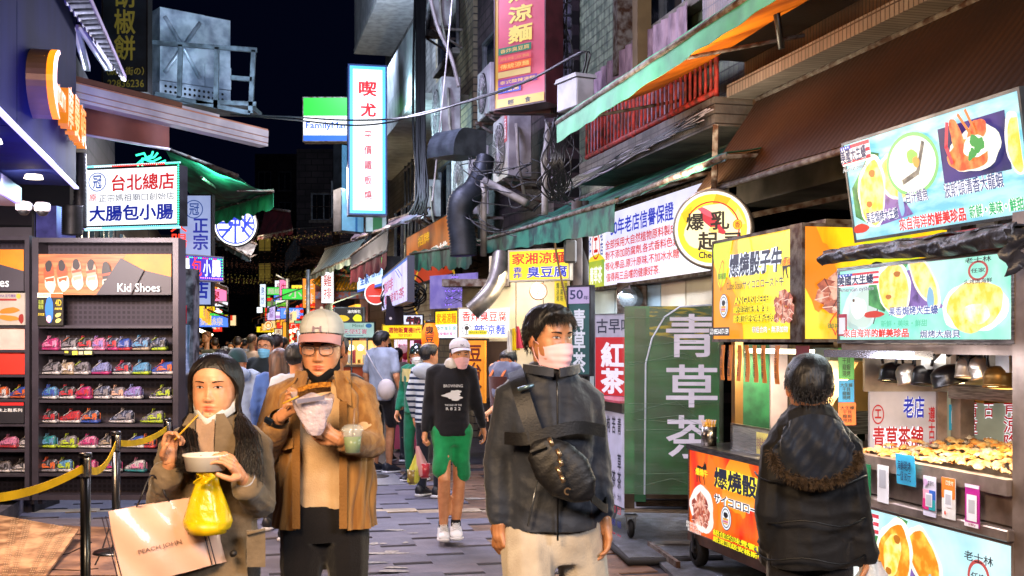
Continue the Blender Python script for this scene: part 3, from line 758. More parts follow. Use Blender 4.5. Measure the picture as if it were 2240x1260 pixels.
pm.build('picture',t);lm.build('lettering',t)
for yy,cc_,hh,nm in((821,'#c22a1c',48,'red'),(767,'#d0a8a0',46,'pale pink')):
 b=MB();fr=Fr(V((rx(-149),DR+.05,rz(yy-2))),V((1,0,0)));b.box(fr,0,rx(52)-rx(-149),0,hh/FPX*DR,-.0,.012,mat('backing_'+nm.replace(' ','_'),cc_,rough=.5));b.build('backing_card',rack2)
t=thing('notice_card','black notice card with white characters and red top on the left rack','notice',V((rx(20),DR,rz(925))))
fr=Fr(V((rx(-60),DR-.0,rz(926))),V((1,0,0)));w_=rx(52)-rx(-60);b=MB();b.box(fr,0,w_,0,.19,-.015,0,mat('notice_black','#26262c',rough=.4));b.build('card',t)
lm,pm=MB(),MB();draw(fr,w_,.19,[('r',0,0,1,.14,ink('#b81e1e',.3)),('t','廣告未上鞋系列',.3,.28,.97,.45,ink('#c8c8c8',.3))],lm,pm);pm.build('picture',t);lm.build('lettering',t)
def sneaker_meshes():
 """a low sneaker, toe towards -x, heel towards +x, 0.2 m long, near side -y"""
 Ln=.2;sh=[]
 def ring(xs,hw,z0,z1,top=1.0,n=14):
  out=[]
  for k in range(n):
   a=2*PI*k/n;cx_,sx_=math.cos(a),math.sin(a)
   yy=hw*math.copysign(abs(cx_)**.75,cx_);zz=(z0+z1)/2+(z1-z0)/2*math.copysign(abs(sx_)**(.9),sx_)
   if sx_>0:yy*=1-.45*top*sx_
   out.append((xs,yy,zz))
  return out
 def loft(prof,m,fz=None):
  b=MB();n=14;vs=[]
  for p in prof:vs+=ring(*p)
  fs_=[(i*n+k,i*n+(k+1)%n,(i+1)*n+(k+1)%n,(i+1)*n+k)for i in range(len(prof)-1)for k in range(n)]
  fs_+=[tuple(range(n-1,-1,-1)),tuple((len(prof)-1)*n+k for k in range(n))]
  b.add(vs,fs_,m,True);return b
 um=mat('sneaker_upper','#cc3366')
 up=loft([(-.098,.012,.012,.024),(-.094,.024,.010,.036),(-.08,.033,.010,.044,.8),(-.05,.037,.010,.052,1),(-.02,.036,.012,.066,1.2),(.005,.034,.014,.080,1.3),(.03,.033,.016,.088,1.1),(.06,.033,.017,.09,.8),(.085,.03,.018,.092,.7),(.096,.02,.02,.086,.6)],um)
 so=loft([(-.104,.012,.006,.016,0),(-.098,.027,.001,.021,0),(-.075,.038,0,.02,0),(-.04,.042,0,.02,0),(0,.036,.003,.02,0),(.04,.036,.001,.024,0),(.08,.036,0,.028,0),(.1,.028,.002,.028,0),(.105,.014,.008,.026,0)],um)
 tr=MB()
 for sgn in(-1,1):
  tr.sheet(lambda u,v:(-.03+.1*u,sgn*(.0365-.003*u-.006*v),.026+.012*u+.03*v*math.sin(PI*min(1,u+.15))),8,2,um,t=.003)
  tr.sheet(lambda u,v:(.066+.03*u,sgn*(.034-.012*u*u),.028+.045*v),4,3,um,t=.004)
 tr.sheet(lambda u,v:(-.097+.022*v+.01*abs(u-.5)*2,(u-.5)*.058*(.6+.4*v),.028+.016*v),8,3,um,t=.004)
 la=MB()
 for k in range(5):
  x=-.045+.0135*k;z=.055+.0075*k
  la.tube([(x,-.022,z-.004),(x+.004,-.01,z+.004),(x+.006,0,z+.006),(x+.004,.01,z+.004),(x,.022,z-.004)],.0028,um,seg=5)
 op=MB();op.disc(Fr((.042,0,.0905),V((1,0,.03)),V((0,1,0))),0,0,.04,um,0,ry=.016,seg=14)
 tg=MB();tg.sheet(lambda u,v:(.0+.012*v+.014*0,(u-.5)*.03,.075+.03*v),4,3,um,t=.006)
 return[(n_,x.mesh('sneaker_'+n_))for n_,x in(('upper',up),('sole',so),('overlay',tr),('laces',la),('opening',op),('tongue',tg))]
SM=sneaker_meshes()
def shoe_mat(h):
 return mat('shoe_'+h.strip('#'),tuple(c*.55+.01 for c in lin(h)),rough=.45,col2={'#1b1b22':'#7a7a84','#24304f':'#8a90a8','#8a8790':'#3a3a44'}.get(h,'#3a3848'),scale=70,coat=.1,lo=.36,hi=.5)
CN={'m':('magenta','#c22a78'),'k':('black','#1b1b22'),'r':('red','#c32430'),'p':('pink','#e588b4'),'n':('navy','#24304f'),'b':('blue','#2b52b8'),'g':('grey','#8a8790'),'y':('lime','#bcd818'),'c':('beige','#b7a487'),'v':('violet','#9a7fd0'),'t':('teal','#1f8f96'),'w':('white','#d8d6d8'),'o':('orange','#e0661c'),'s':('azure','#5c9fd0'),'h':('peach','#e8b49a'),'l':('lavender','#8890cc')}
ORD=['first','second','third','fourth','fifth','sixth','seventh','eighth','ninth']
SHN=['top shoe shelf','second shoe shelf','third shoe shelf','fourth shoe shelf','fifth shoe shelf','lowest shoe shelf']
def shoe(x,y,z,code,scale,rot,lab,grp):
 cu,cs,ct,cl=code
 r=bpy.data.objects.new('sneaker',SM[0][1]);COL.objects.link(r);r.location=(x,y,z);r.rotation_euler=(0,0,rot);r.scale=(scale*1.2,scale*1.1,scale*1.28)
 cols={'upper':cu,'sole':cs,'overlay':ct,'laces':cl,'opening':'k','tongue':ct}
 for nm,me in SM:
  if nm=='upper':o=r
  else:o=bpy.data.objects.new(nm,me);COL.objects.link(o);o.parent=r
  o.material_slots[0].link='OBJECT';o.material_slots[0].material=shoe_mat(CN[cols[nm]][1])
 tag(r,lab,'shoe',grp)
rows=[[(73,'mmpp'),(112,'kwgo'),(146,'kwry'),(176,'ppvp'),(205,'nmrw'),(233,'brlw'),(271,'ncsw'),(307,'nyky')],[(76,'kwgg'),(105,'ccwc'),(140,'gwky'),(185,'lmlw'),(232,'nwrm'),(272,'sysw'),(323,'bwor')],[(71,'swbb'),(107,'kwrt'),(146,'mmrw'),(185,'nwgw'),(217,'gwhg'),(255,'vwll'),(321,'kwyc')],[(70,'kwrg'),(119,'rwrw'),(160,'nboc'),(235,'nwgw'),(302,'gyyk')],[(66,'tyst'),(111,'gyyk'),(157,'pwmg'),(200,'kwcg'),(262,'bwyw'),(286,'nroo')],[(66,'kgor'),(100,'swyw'),(155,'mmpr'),(209,'nwmw'),(265,'wtpg')]]
for ri,rw in enumerate(rows):
 zz=rz(shelfy[ri+1])+.007
 for i,(px,code)in enumerate(rw):
  ln=48/FPX*DR/.2*rnd.uniform(.96,1.06)
  rot=math.radians(rnd.uniform(-28,-16))
  shoe(rx(px+23),DR+.11+rnd.uniform(-.015,.015),zz,code,ln,rot,"%s and %s sneaker, %s from left on the %s of the tall rack"%(CN[code[0]][0],CN[code[2]][0]if code[2]!=code[0]else CN[code[1]][0],ORD[i],SHN[ri]),'kids sneakers on the tall rack')
rows2=[[(-30,'hwhp'),(5,'pwhh')],[(-38,'kwyk'),(4,'wrrw')],[(-45,'owwb'),(0,'booy')],[(-32,'hwph'),(14,'hwhh')],[(-25,'prpp'),(15,'kwwg')],[(-40,'gwkg'),(3,'kwwg')]]
for ri,rw in enumerate(rows2):
 zz=rz(sh2[ri+1])+.006
 for i,(px,code)in enumerate(rw):
  shoe(rx(px+23),DR+.17,zz,code,46/FPX*DR/.2,math.radians(-20),"%s %s sneaker, %s in view on %s of left edge rack"%(CN[code[0]][0],'and '+CN[code[2]][0]if code[2]!=code[0]else 'plain',ORD[i],SHN[ri]),'sneakers on the left edge rack')
bp_=mat('post_black','#0b0b0e',rough=.3,coat=.3);chrome=mat('chrome_band','#c8c4bc',rough=.15,metal=1);yel=mat('yellow_webbing','#e8b80a',rough=.6,var=.15,scale=8)
def post(px,py,h,lab):
 d=(EYE-h)*FPX/(py-HOR);p=W(px,py,d);p.z=0
 t=thing('belt_post',lab,'barrier post',p,'belt barrier posts by the shoe rack')
 b=MB();b.lathe(p,(0,0,1),[(0,.0),(.17,0),(.175,.012),(.16,.03),(.05,.045),(.032,.06),(0,.06)],bp_);b.build('base',t)
 b=MB();b.lathe(p,(0,0,1),[(.031,.05),(.031,h-.15),(.028,h-.15)],bp_);b.build('pole',t)
 b=MB();b.lathe(p,(0,0,1),[(.034,h-.15),(.036,h-.13),(.036,h-.045),(.034,h-.03)],chrome);b.build('collar',t)
 b=MB();b.lathe(p,(0,0,1),[(.034,h-.032),(.04,h-.03),(.04,h-.006),(.034,h),(0,h)],bp_);b.build('cap',t)
 return p+V((0,0,h-.09))
pa=post(187,990,.95,'nearest black belt post with chrome collar, right of the ramp')
pb_=post(254,943,.95,'second black belt post with chrome collar in front of the rack')
pc=post(366,915,.95,'rearmost black belt post half hidden by the long-haired woman')
off=V((-2.3,5.0,.86))
off=W(-120,1090,6.0)
for a,b_,sg,lab in((off,pa,.07,'yellow barrier belt running from the left edge to the nearest post'),(pa,pb_,.1,'yellow barrier belt sagging between the first two posts'),(pb_,pc,.05,'yellow barrier belt between the second and rearmost posts')):
 b=MB();b.sheet(lambda u,v:a.lerp(b_,u)+V((0,0,(v-.5)*.05-sg*4*u*(1-u))),24,2,yel,t=.003)
 o=b.build('barrier_belt');tag(o,lab,'barrier belt')
W1=lit('#e9edf6',1.0,'#dfe6f4');W0=lit('#ffffff',1.25,'#f4f6ff')
redc,bluec,dkb=ink('#d8262c',.8),ink('#1d2fa8',.7),ink('#151d4a',.3)
fr,w_,h_=sign6(190,366,488,388,370,495,d0=13)
rt_=board('shop_sign','white lit sausage-shop board framed in green, red and white LED dots',fr,w_,h_,W0,[('e',.12,.22,.1,.17,ink('#1c4fb0',.8),.9),('t','冠',.07,.1,.17,.34,ink('#1c4fb0',.8),{'bold':.03}),('e',.245,.1,.014,.022,ink('#1c4fb0',.6),.75),('t','台北總店',.28,.1,.97,.4,redc,{'bold':.035}),('t','原',.03,.44,.11,.56,redc),('t','正宗媽祖廟口創始店',.14,.45,.97,.58,ink('#28344e',.4),{'bold':.005}),('t','大腸包小腸',.03,.64,.96,.93,bluec,{'bold':.05})],depth=.18)
ledc=[('#6ff8e0',1.2),('#ff3b30',1.3),('#e8ffff',1.5),('#46ff96',1.3)]
def led_border(fr,w_,h_,root,segs,r=.011,step=.026,off=.03):
 g={}
 def run(x0,y0,x1,y1,fn):
  n=int(max(abs(x1-x0),abs(y1-y0))/step)
  for k in range(n):
   u=k/n;m=fn(u);g.setdefault(m.name,(m,MB()))[1].ball(fr.p(x0+(x1-x0)*u,y0+(y1-y0)*u,.03),r,m,seg=6)
 o=off
 run(-o,h_+o,w_+o,h_+o,segs[0]);run(w_+o,h_+o,w_+o,-o,segs[1]);run(w_+o,-o,-o,-o,segs[2]);run(-o,-o,-o,h_+o,segs[3])
 for k,(m,b)in g.items():b.build('led_dots',root,'stuff')
LD=lambda h,e=2.0:mat('led_'+h.strip('#'),h,emit=e,var=.0,sample=False)
led_border(fr,w_,h_,rt_,[lambda u:LD('#60d8ff')if u<.12 else LD('#d8f4ff')if u<.3 else LD('#ff3020')if u<.87 else LD('#40ffb0'),lambda u:LD('#30f0b0'),lambda u:LD('#70e8ff')if u<.8 else LD('#d0f8ff'),lambda u:LD('#a060ff')if u<.3 else LD('#50ffa0')])
b=MB();sm=lit('#9fe9f0',1.6)
for a in((-.03,w_+.03,-.055,-.035),(-.03,w_+.03,h_+.035,h_+.05)):b.box(fr,a[0],a[1],a[2],a[3],-.02,.0,sm)
b.build('glow_tube',rt_)
area(fr.p(w_/2,h_/2,.25),fr.p(w_/2,h_/2,3),.9,22,(.45,.85,1),'sign_glow',rt_,sy=.6)
area(W(300,352,12.4),W(390,250,10.9),.7,85,(.82,.82,1),'sign_glow',rt_,sy=.2)
area(fr.p(w_/2,-.12,-.1),fr.p(w_/2,-1.5,-.3),.9,8,(.2,.9,1),'sign_glow',rt_,sy=.1)
area(W(480,385,15.4),W(480,400,17.5),.7,60,(.2,1,.6),'sign_glow',rt_,sy=.3)
fr,w_,h_=sign6(394,426,664,461,430,668,d0=15.2)
board('shop_sign','tall dim white sign with blue crown emblem behind the LED board',fr,w_,h_,lit('#a9b8e4',.75,'#98a8d8'),[('e',.45,.125,.30,.085,ink('#1c4fb0',.5),.9),('t','冠',.3,.07,.62,.18,ink('#1c4fb0',.5)),('t','正宗',.42,.21,.92,.5,bluec,{'vert':True,'bold':.04}),('t','台',.45,.66,.9,.76,bluec),('t','店',.4,.78,.93,.95,bluec,{'bold':.04})],depth=.15)
t=thing('led_letters','red dotted LED characters stacked beside the tall blue crown sign','sign',W(392,560,15.0))
fr=Fr(W(374,700,14.9),V((1,0,0)));px=14.9/FPX
for s,x0,x1,y0,y1 in(('大',374,410,475,508),('腸',374,410,512,546),('腸',378,406,628,660)):
 b=MB();letter(b,fr,s,(x0-374)*px,(700-y1)*px,(x1-374)*px,(700-y0)*px,lit('#ff3a22',1.6),z=.02,bold=.01);b.build('lettering',t)
fr,w_,h_=sign6(394,560,612,486,562,612,d0=14.6)
rt_=board('led_sign','small purple LED sign reading big sausage below the tall crown sign',fr,w_,h_,lit('#5d3fd0',.9,'#3b3fc0'),[('t','腸',.02,.12,.22,.85,ink('#ffffff',1.3),{'bold':.05}),('t','包',.27,.1,.5,.85,ink('#ff3a20',1.4),{'bold':.01}),('t','小',.53,.12,.72,.85,ink('#e8f0ff',1.3),{'bold':.04}),('t','腸',.74,.12,.96,.85,ink('#ffffff',1.3),{'bold':.05})],depth=.2,frame=mat('grey_casing','#8a868e',rough=.5))
led_border(fr,w_,h_,rt_,[lambda u:LD('#40ff90')if int(u*8)%2 else LD('#ff4030'),lambda u:LD('#40ff90'),lambda u:LD('#ff90ff'),lambda u:LD('#b080ff')],r=.009,step=.035,off=-.025)
t=thing('hanging_banner','small red and white banner with a year on the rack side','banner',W(400,662,13))
fr,w_,h_=sign6(391,668,708,408,668,708,d0=13)
b=MB();b.box(fr,0,w_,0,h_,-.01,0,mat('banner_red','#b01a30',rough=.6));b.build('cloth',t);lm=MB();letter(lm,fr,'1959',.01,.015,w_-.01,.06,ink('#f0d8d8',.3),bold=.02);letter(lm,fr,'拼費',.02,.08,w_-.03,.2,ink('#f0d8d8',.3),vert=True);lm.build('lettering',t)
t=thing('wind_banner','white plastic sheet hanging behind the rack edge','banner',W(398,780,13.4))
b=MB();fr=Fr(W(391,890,13.6),V((1,0,0)));b.sheet(lambda u,v:fr.p(u*.13+.01*math.sin(v*8),v*.98,.015*math.sin(u*9+v*5)),8,14,mat('milky_plastic','#9aa4c0',rough=.3,var=.3,scale=12),t=.004);b.build('sheet',t)
t=thing('round_sign','round white sign with blue lattice character and ring','sign',W(515,494,21))
fr=Fr(W(515,492,21),(V((1,.12,0))));R=45/FPX*21
b=MB();b.lathe(fr.p(0,0,-.14),fr.n,[(0,0),(R*1.03,0),(R*1.05,.02),(R*1.05,.13),(R*1.0,.138)],darkmetal(),seg=40);b.build('drum',t)
b=MB();b.disc(fr,0,0,R,lit('#ffffff',1.35),.0,seg=40);b.build('face_panel',t)
b=MB();lb=ink('#1730c8',.9);b.disc(fr,0,0,R*.93,lb,.004,r0=R*.86,seg=40)
q=R
for pts in(((-.3,.62),(.5,.62)),((-.75,.35),(-.05,.35)),((-.8,.1),(-.15,.1)),((.0,.62),(0,.1)),((-.28,.28),(-.28,0),(.2,0),(.2,.28),(-.28,.28)),((0,0),(0,-.85)),((-.2,-.1),(-.62,-.6)),((.45,.62),(.45,-.05)),((.3,.3),(.8,-.2)),((.7,.35),(.35,-.3)),((.3,-.1),(.65,-.55)),((-.75,-.25),(-.3,-.25)),((.5,.1),(.85,.1))):
 for a,c_ in zip(pts[:-1],pts[1:]):
  a=V((a[0]*q,a[1]*q,0));c_=V((c_[0]*q,c_[1]*q,0));n=(c_-a);n=V((-n.y,n.x,0)).normalized()*.022;e=(c_-a).normalized()*.02
  b.poly(fr,[tuple((a-e-n)[:2]),tuple((c_+e-n)[:2]),tuple((c_+e+n)[:2]),tuple((a-e+n)[:2])],lb,.005)
b.build('lattice_mark',t)
for k,(px,py,d,wd)in enumerate(((479,640,30,'nearest'),(477,683,47,'second'),(476,704,62,'third'),(473,712,80,'farthest'))):
 t=thing('street_lamp','%s of the white bell-shaped street lamps down the left of the lane'%wd,'street lamp',W(px,745,d)-V((0,0,EYE)),'bell street lamps on the left')
 s_=.95;p=W(px,py,d);foot=V((p.x-.75,p.y,0));top=V((p.x-.75,p.y,p.z+.35))
 b=MB();b.tube([foot,top],.05,darkmetal(),seg=8);b.build('pole',t)
 b=MB();b.tube([top,top+V((.3,0,.12)),top+V((.6,0,.1)),p+V((0,0,.28)),p+V((0,0,.12))],.022,whitepaint(),seg=6);b.build('arm',t)
 b=MB();b.lathe(p,(0,0,1),[(0,-.16),(.04,-.15),(.15,-.02),(.16,.03),(.04,.1),(.03,.14),(0,.14)],lit('#ffe9c8',3.0),seg=12);b.build('lamp_shade',t)
for k,(px,py,lab)in enumerate(((52,455,'left white dome security camera under the shop canopy'),(93,457,'right white dome security camera under the shop canopy'))):
 p=W(px,py,9.2);t=thing('dome_camera',lab,'security camera',p,'pair of dome cameras')
 b=MB();b.lathe(p,(0,0,1),[(0,.05),(.05,.05),(.062,.03),(.062,-.01),(.052,-.02)],mat('camera_white','#d8d4da',rough=.4),seg=16);b.build('housing',t)
 b=MB();b.lathe(p,(0,0,-1),[(.048,.015),(.044,.035),(.025,.055),(0,.06)],blackpl(),seg=16);b.build('lens_dome',t)
b=MB();b.tube([W(74,455,9.5),W(66,446,9.4),W(50,442,9.2)],.012,whitepaint(),seg=6);b.tube([W(74,455,9.5),W(92,446,9.2)],.012,whitepaint(),seg=6);o=b.build('camera_bracket');tag(o,'white wall bracket holding the pair of dome cameras','bracket')
fr,w_,h_=sign6(226,-40,196,320,-36,200,d0=12.2)
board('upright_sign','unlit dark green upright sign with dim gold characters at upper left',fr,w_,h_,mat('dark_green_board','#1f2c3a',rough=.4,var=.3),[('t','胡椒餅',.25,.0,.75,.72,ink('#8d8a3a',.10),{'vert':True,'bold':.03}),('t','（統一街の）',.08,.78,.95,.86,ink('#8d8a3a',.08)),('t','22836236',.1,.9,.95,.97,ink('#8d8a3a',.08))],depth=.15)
t=thing('steel_box','dented stainless steel box with a pressed cross, on the caged ledge','ventilation box',W(428,130,19))
fr,w_,h_=sign6(350,26,222,505,34,222,d0=19)
sbm=mat('galvanised','#a9b4bf',rough=.4,metal=.25,col2='#5e6a78',scale=3,bump=.3,bscale=5)
b=MB();b.box(fr,0,w_*.62,.28,h_,-1,0,sbm);b.build('box_door',t)
b=MB();b.box(fr,w_*.625,w_,h_*.45,h_,-1,-.02,sbm);b.box(fr,w_*.6251,w_,.28,h_*.445,-1,.01,sbm);b.build('side_panel',t)
b=MB()
for a,c_ in(((.06,.27),(.55,.9)),((.06,.9),(.55,.27))):b.tube([fr.p(w_*a[0],h_*a[1],.01),fr.p(w_*(a[0]+c_[0])/2,h_*(a[1]+c_[1])/2,.035),fr.p(w_*c_[0],h_*c_[1],.01)],.035,sbm,seg=8)
b.build('pressed_cross',t)
b=MB();b.box(fr,0,w_,.02,.27,-1,-.01,sbm);b.build('vent_panel',t)
b=MB()
for i in range(13):
 for j in range(2):b.disc(fr,.1+i*.085,.1+j*.09,.024,mat('hole_black','#050507',rough=.9),-.006,seg=10)
b.build('vent_hole',t,'stuff')
t=thing('steel_cage','grey angle-iron cage frame around the dented steel box','cage',W(440,170,18.6))
cm=mat('cage_grey','#59646c',rough=.5,metal=.5,var=.4)
for(a,b_)in(((320,92),(562,110)),((326,92),(326,240)),((395,98),(392,215)),((475,104),(472,238)),((555,110),(548,248)),((340,205),(548,248)),((505,170),(552,174)),((430,222),(560,228))):
 bb=MB();bb.beam(W(a[0],a[1],18.3),W(b_[0],b_[1],18.3),.06,.07,cm);bb.build('bar',t)
b=MB();b.beam(W(345,232,18.8),W(560,240,18.8),.9,.08,cm);b.build('ledge',t)
t=thing('corrugated_canopy','steep ribbed canopy with a white edge trim above the orange letters','canopy',W(200,60,9.5))
P0,P1,P2,P3=W(118,-30,8.0),W(262,165,11.0),W(272,172,11.6),W(182,-30,9.4)
b=MB(uv=Fr(P0,P1-P0));b.sheet(lambda u,v:P0.lerp(P1,u).lerp(P3.lerp(P2,u),v)+V((0,0,.02*math.sin(u*120))),90,4,mat('ribbed_grey','#5c6070',rough=.4,metal=.5,var=.3),t=.01);b.build('sheet',t)
b=MB();b.beam(P3,P2,.04,.05,mat('pale_trim','#b9a8c8',rough=.4));b.build('edge_trim',t)
for k,(a,b_,lab)in enumerate((((166,60),(190,150),'shorter unlit fluorescent batten beside the ribbed canopy'),((180,62),(238,150),'longer fluorescent batten beside the ribbed canopy'))):
 t=thing('fluorescent_batten',lab,'lamp',W((a[0]+b_[0])/2,105,9.8));bb=MB();bb.beam(W(*a,9.4),W(*b_,10.2),.06,.05,mat('batten_body','#9a9cc0',rough=.4));bb.build('batten',t)
 bb=MB();bb.tube([W(a[0]-5,a[1],9.35),W(b_[0]-5,b_[1],10.15)],.014,mat('tube_glass','#c8c4f0',rough=.2,emit=.5,sample=False),seg=8);bb.build('tube',t)
t=thing('neon_star','green and cyan neon tubing glowing above the LED board','neon light',W(318,345,13.4))
b=MB();ng=lit('#3affc0',2.2)
for k in range(7):
 a=rnd.uniform(0,6.28);p=W(316+rnd.uniform(-8,8),348+rnd.uniform(-6,6),13.4);b.tube([p,p+V((math.cos(a)*.12,0,math.sin(a)*.1)),p+V((math.cos(a+.5)*.2,.05,math.sin(a+.5)*.12))],.012,ng,seg=6)
b.build('tubing',t)
t=thing('flex_duct','dark ribbed duct standing behind the LED board','duct',W(155,480,11))
b=MB();
n=40;b.tube([W(175,335+4.2*k,10.9)for k in range(n)],[.055+.008*(k%2)for k in range(n)],darkmetal(),seg=10);b.tube([W(158,450+2.2*k,10.8)for k in range(30)],[.09+.01*(k%2)for k in range(30)],darkmetal(),seg=10);b.build('duct',t)
fr,w_,h_=sign6(765,143,466,843,147,468,d0=20)
rim_b=lit('#59c6ff',1.15)
hb=board('blade_sign','tall white lit blade sign with sky blue border and red characters',fr,w_,h_,lit('#ffffff',1.35,'#f0f4ff',1.6),[('r',0,0,1,.022,rim_b),('r',0,.978,1,1,rim_b),('r',0,.022,.09,.978,rim_b),('r',.91,.022,1,.978,rim_b),('t','喫',.25,.1,.76,.205,ink('#e0141e',.85),{'bold':.05}),('t','尤',.3,.25,.74,.345,ink('#e0141e',.85),{'bold':.06}),('t','平價鐵板燒',.4,.44,.62,.905,ink('#c4142c',.8),{'vert':True,'bold':.03,'line':1.55})],depth=.35,frame=mat('navy_casing','#14346c',rough=.4),rim=.03)
area(fr.p(w_+.1,h_/2,-.1),fr.p(w_+3,h_/2,1.0),.3,70,(.55,.85,1),'sign_glow',hb,sy=2.2)
fr,w_,h_=sign6(664,213,307,768,215,309,d0=24)
board('store_sign','FamilyMart sign in green, white and blue behind the tall blade sign',fr,w_,h_,lit('#ffffff',1.1),[('r',0,0,1,.42,ink('#12c41e',.95)),('r',0,.87,1,1,ink('#1d62d8',.95)),('t','FamilyMart',.05,.56,.99,.76,ink('#1558c0',.7),{'bold':.035})],depth=.3,frame=rust())
fr,w_,h_=sign6(747,320,507,795,322,505,d0=21.5)
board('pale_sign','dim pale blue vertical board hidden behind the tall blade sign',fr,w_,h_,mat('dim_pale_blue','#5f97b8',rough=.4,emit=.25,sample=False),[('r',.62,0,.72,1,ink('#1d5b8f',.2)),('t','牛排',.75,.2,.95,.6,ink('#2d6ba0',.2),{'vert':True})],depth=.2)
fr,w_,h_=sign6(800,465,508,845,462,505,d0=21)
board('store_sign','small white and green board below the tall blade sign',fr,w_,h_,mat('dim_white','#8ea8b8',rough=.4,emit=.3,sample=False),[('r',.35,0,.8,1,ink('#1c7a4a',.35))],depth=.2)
fr,w_,h_=sign6(1084,-150,226,1192,-158,232,d0=12.8)
pinkb=mat('pink_board','#c4566a',rough=.45,emit=.16,col2='#ae4a5c',scale=2,sample=False)  # faint glow put into the board colour in place of light on it
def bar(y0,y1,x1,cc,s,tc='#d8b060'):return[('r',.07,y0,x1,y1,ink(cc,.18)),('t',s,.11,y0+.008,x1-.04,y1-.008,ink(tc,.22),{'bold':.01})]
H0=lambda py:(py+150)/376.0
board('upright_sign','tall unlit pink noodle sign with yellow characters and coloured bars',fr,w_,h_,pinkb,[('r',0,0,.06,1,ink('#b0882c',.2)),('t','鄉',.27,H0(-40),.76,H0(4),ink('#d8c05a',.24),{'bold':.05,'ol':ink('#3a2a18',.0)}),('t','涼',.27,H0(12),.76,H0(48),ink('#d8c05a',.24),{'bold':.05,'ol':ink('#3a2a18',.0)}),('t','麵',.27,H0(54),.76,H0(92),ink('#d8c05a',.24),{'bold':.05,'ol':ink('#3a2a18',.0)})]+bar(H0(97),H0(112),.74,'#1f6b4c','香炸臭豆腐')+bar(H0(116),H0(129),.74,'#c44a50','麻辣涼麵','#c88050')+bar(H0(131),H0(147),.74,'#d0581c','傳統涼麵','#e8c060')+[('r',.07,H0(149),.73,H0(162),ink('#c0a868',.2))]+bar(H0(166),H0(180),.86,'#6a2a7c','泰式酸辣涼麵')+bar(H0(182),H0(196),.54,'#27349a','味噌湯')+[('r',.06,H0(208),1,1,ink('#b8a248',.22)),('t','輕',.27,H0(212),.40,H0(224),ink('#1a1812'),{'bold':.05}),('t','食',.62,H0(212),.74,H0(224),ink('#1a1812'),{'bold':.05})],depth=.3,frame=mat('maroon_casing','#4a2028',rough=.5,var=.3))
Y0=lit('#ffe02a',1.15,'#ffd818')
fr,w_,h_=sign6(1115,550,612,1244,546,610,d0=12.4)
board('shop_sign','lit yellow noodle and tofu sign above the clock',fr,w_,h_,Y0,[('t','家湘涼麵',.04,.06,.96,.47,ink('#d8301c',.8),{'bold':.04}),('t','香\n炸',.06,.54,.22,.95,ink('#1d34b4',.8),{'bold':.04}),('t','臭豆腐',.3,.54,.98,.95,ink('#1d34b4',.8),{'bold':.04,'ol':ink('#f4f4ff',1.0)})],depth=.14,frame=mat('cream_frame','#a59c86',rough=.5))
area(fr.p(w_/2,h_/2,.3),fr.p(w_/2,-1,2),.8,14,(1,.8,.35),'sign_glow',None,sy=.4)
fr,w_,h_=sign6(1005,676,737,1112,676,737,d0=12.9)
mr=board('menu_sign','white lit menu box with red and blue fried tofu lettering',fr,w_,h_,W0,[('t','香炸臭豆腐',.05,.08,.96,.45,ink('#d8281c',.8),{'bold':.03}),('r',.05,.49,.96,.505,ink('#d8281c',.7)),('t','辣涼麵',.3,.55,.95,.93,ink('#1d42c4',.8),{'bold':.03}),('e',.15,.74,.1,.2,ink('#2a2a2e',.2),.86),('e',.15,.68,.05,.08,ink('#2a2a2e',.2)),('r',.14,.68,.16,.9,ink('#2a2a2e',.2)),('r',.18,.76,.56,.92,ink('#d8d018',.8)),('t','使用台灣上等豆腐',.2,.8,.54,.88,ink('#3a3a10',.2))],depth=.16,frame=mat('cream_frame','#a59c86',rough=.5))
fr,w_,h_=sign6(953,684,741,1001,678,737,d0=13.6)
board('menu_sign','small yellow and white side panel left of the tofu menu box',fr,w_,h_,Y0,[('t','家湘涼麵',.05,.06,.95,.46,ink('#d87a10',.9),{'bold':.04}),('r',0,.5,1,1,ink('#f4f8ff',1.1)),('t','香炸臭豆腐',.05,.56,.95,.72,ink('#3a9a8a',.7)),('t','麻辣傳統泰式',.05,.78,.95,.92,ink('#d04890',.7))],depth=.12)
p=W(1178,637,12.75);t=thing('wall_clock','round white wall clock with brown rim under the yellow noodle sign','clock',p)
fr=Fr(p,V((1,.1,0)));R=17.5/FPX*12.75
b=MB();b.lathe(fr.p(0,0,-.04),fr.n,[(0,0),(R*1.12,0),(R*1.14,.03),(R*1.02,.05),(R,.03)],mat('clock_rim','#4a2418',rough=.3),seg=28);b.build('rim',t)
b=MB();b.disc(fr,0,0,R,mat('clock_face','#9c9890',rough=.5),-.008,seg=28);b.build('dial',t)
b=MB();kk=ink('#18181c')
for k in range(12):
 a=PI/2-k*PI/6;letter(b,fr,str(k or 12),R*.78*math.cos(a)-.012,R*.78*math.sin(a)-.012,R*.78*math.cos(a)+.012,R*.78*math.sin(a)+.012,kk,z=-.006,keep=True)
b.build('numeral',t)
b=MB()
for a,l_,q in((-2.0,.5,.006),(2.97,.75,.004)):
 e=V((math.cos(a),math.sin(a),0));n=V((-e.y,e.x,0))*q;b.poly(fr,[tuple((-n)[:2]),tuple((e*l_*R-n)[:2]),tuple((e*l_*R+n)[:2]),tuple(n[:2])],kk,-.004)
b.build('hands',t)
fr,w_,h_=sign6(1010,560,870,1248,560,872,d0=13.6)
ts=thing('tofu_shop','cream panelled shop wall around the clock and menu box','shop front',fr.p(w_/2,0,-.5))
cream=mat('cream_panel','#c9bfa8',rough=.45,col2='#b0a68e',scale=2,var=.1)
for k in range(4):
 b=MB();b.box(fr,w_*k/4+.004,w_*(k+1)/4-.004,.0,h_*(.8 if k==0 else 1),-.06,0,cream if k else mat('umber_panel','#4a4230',rough=.6,var=.3),bev=.004);b.build('wall_panel',ts)
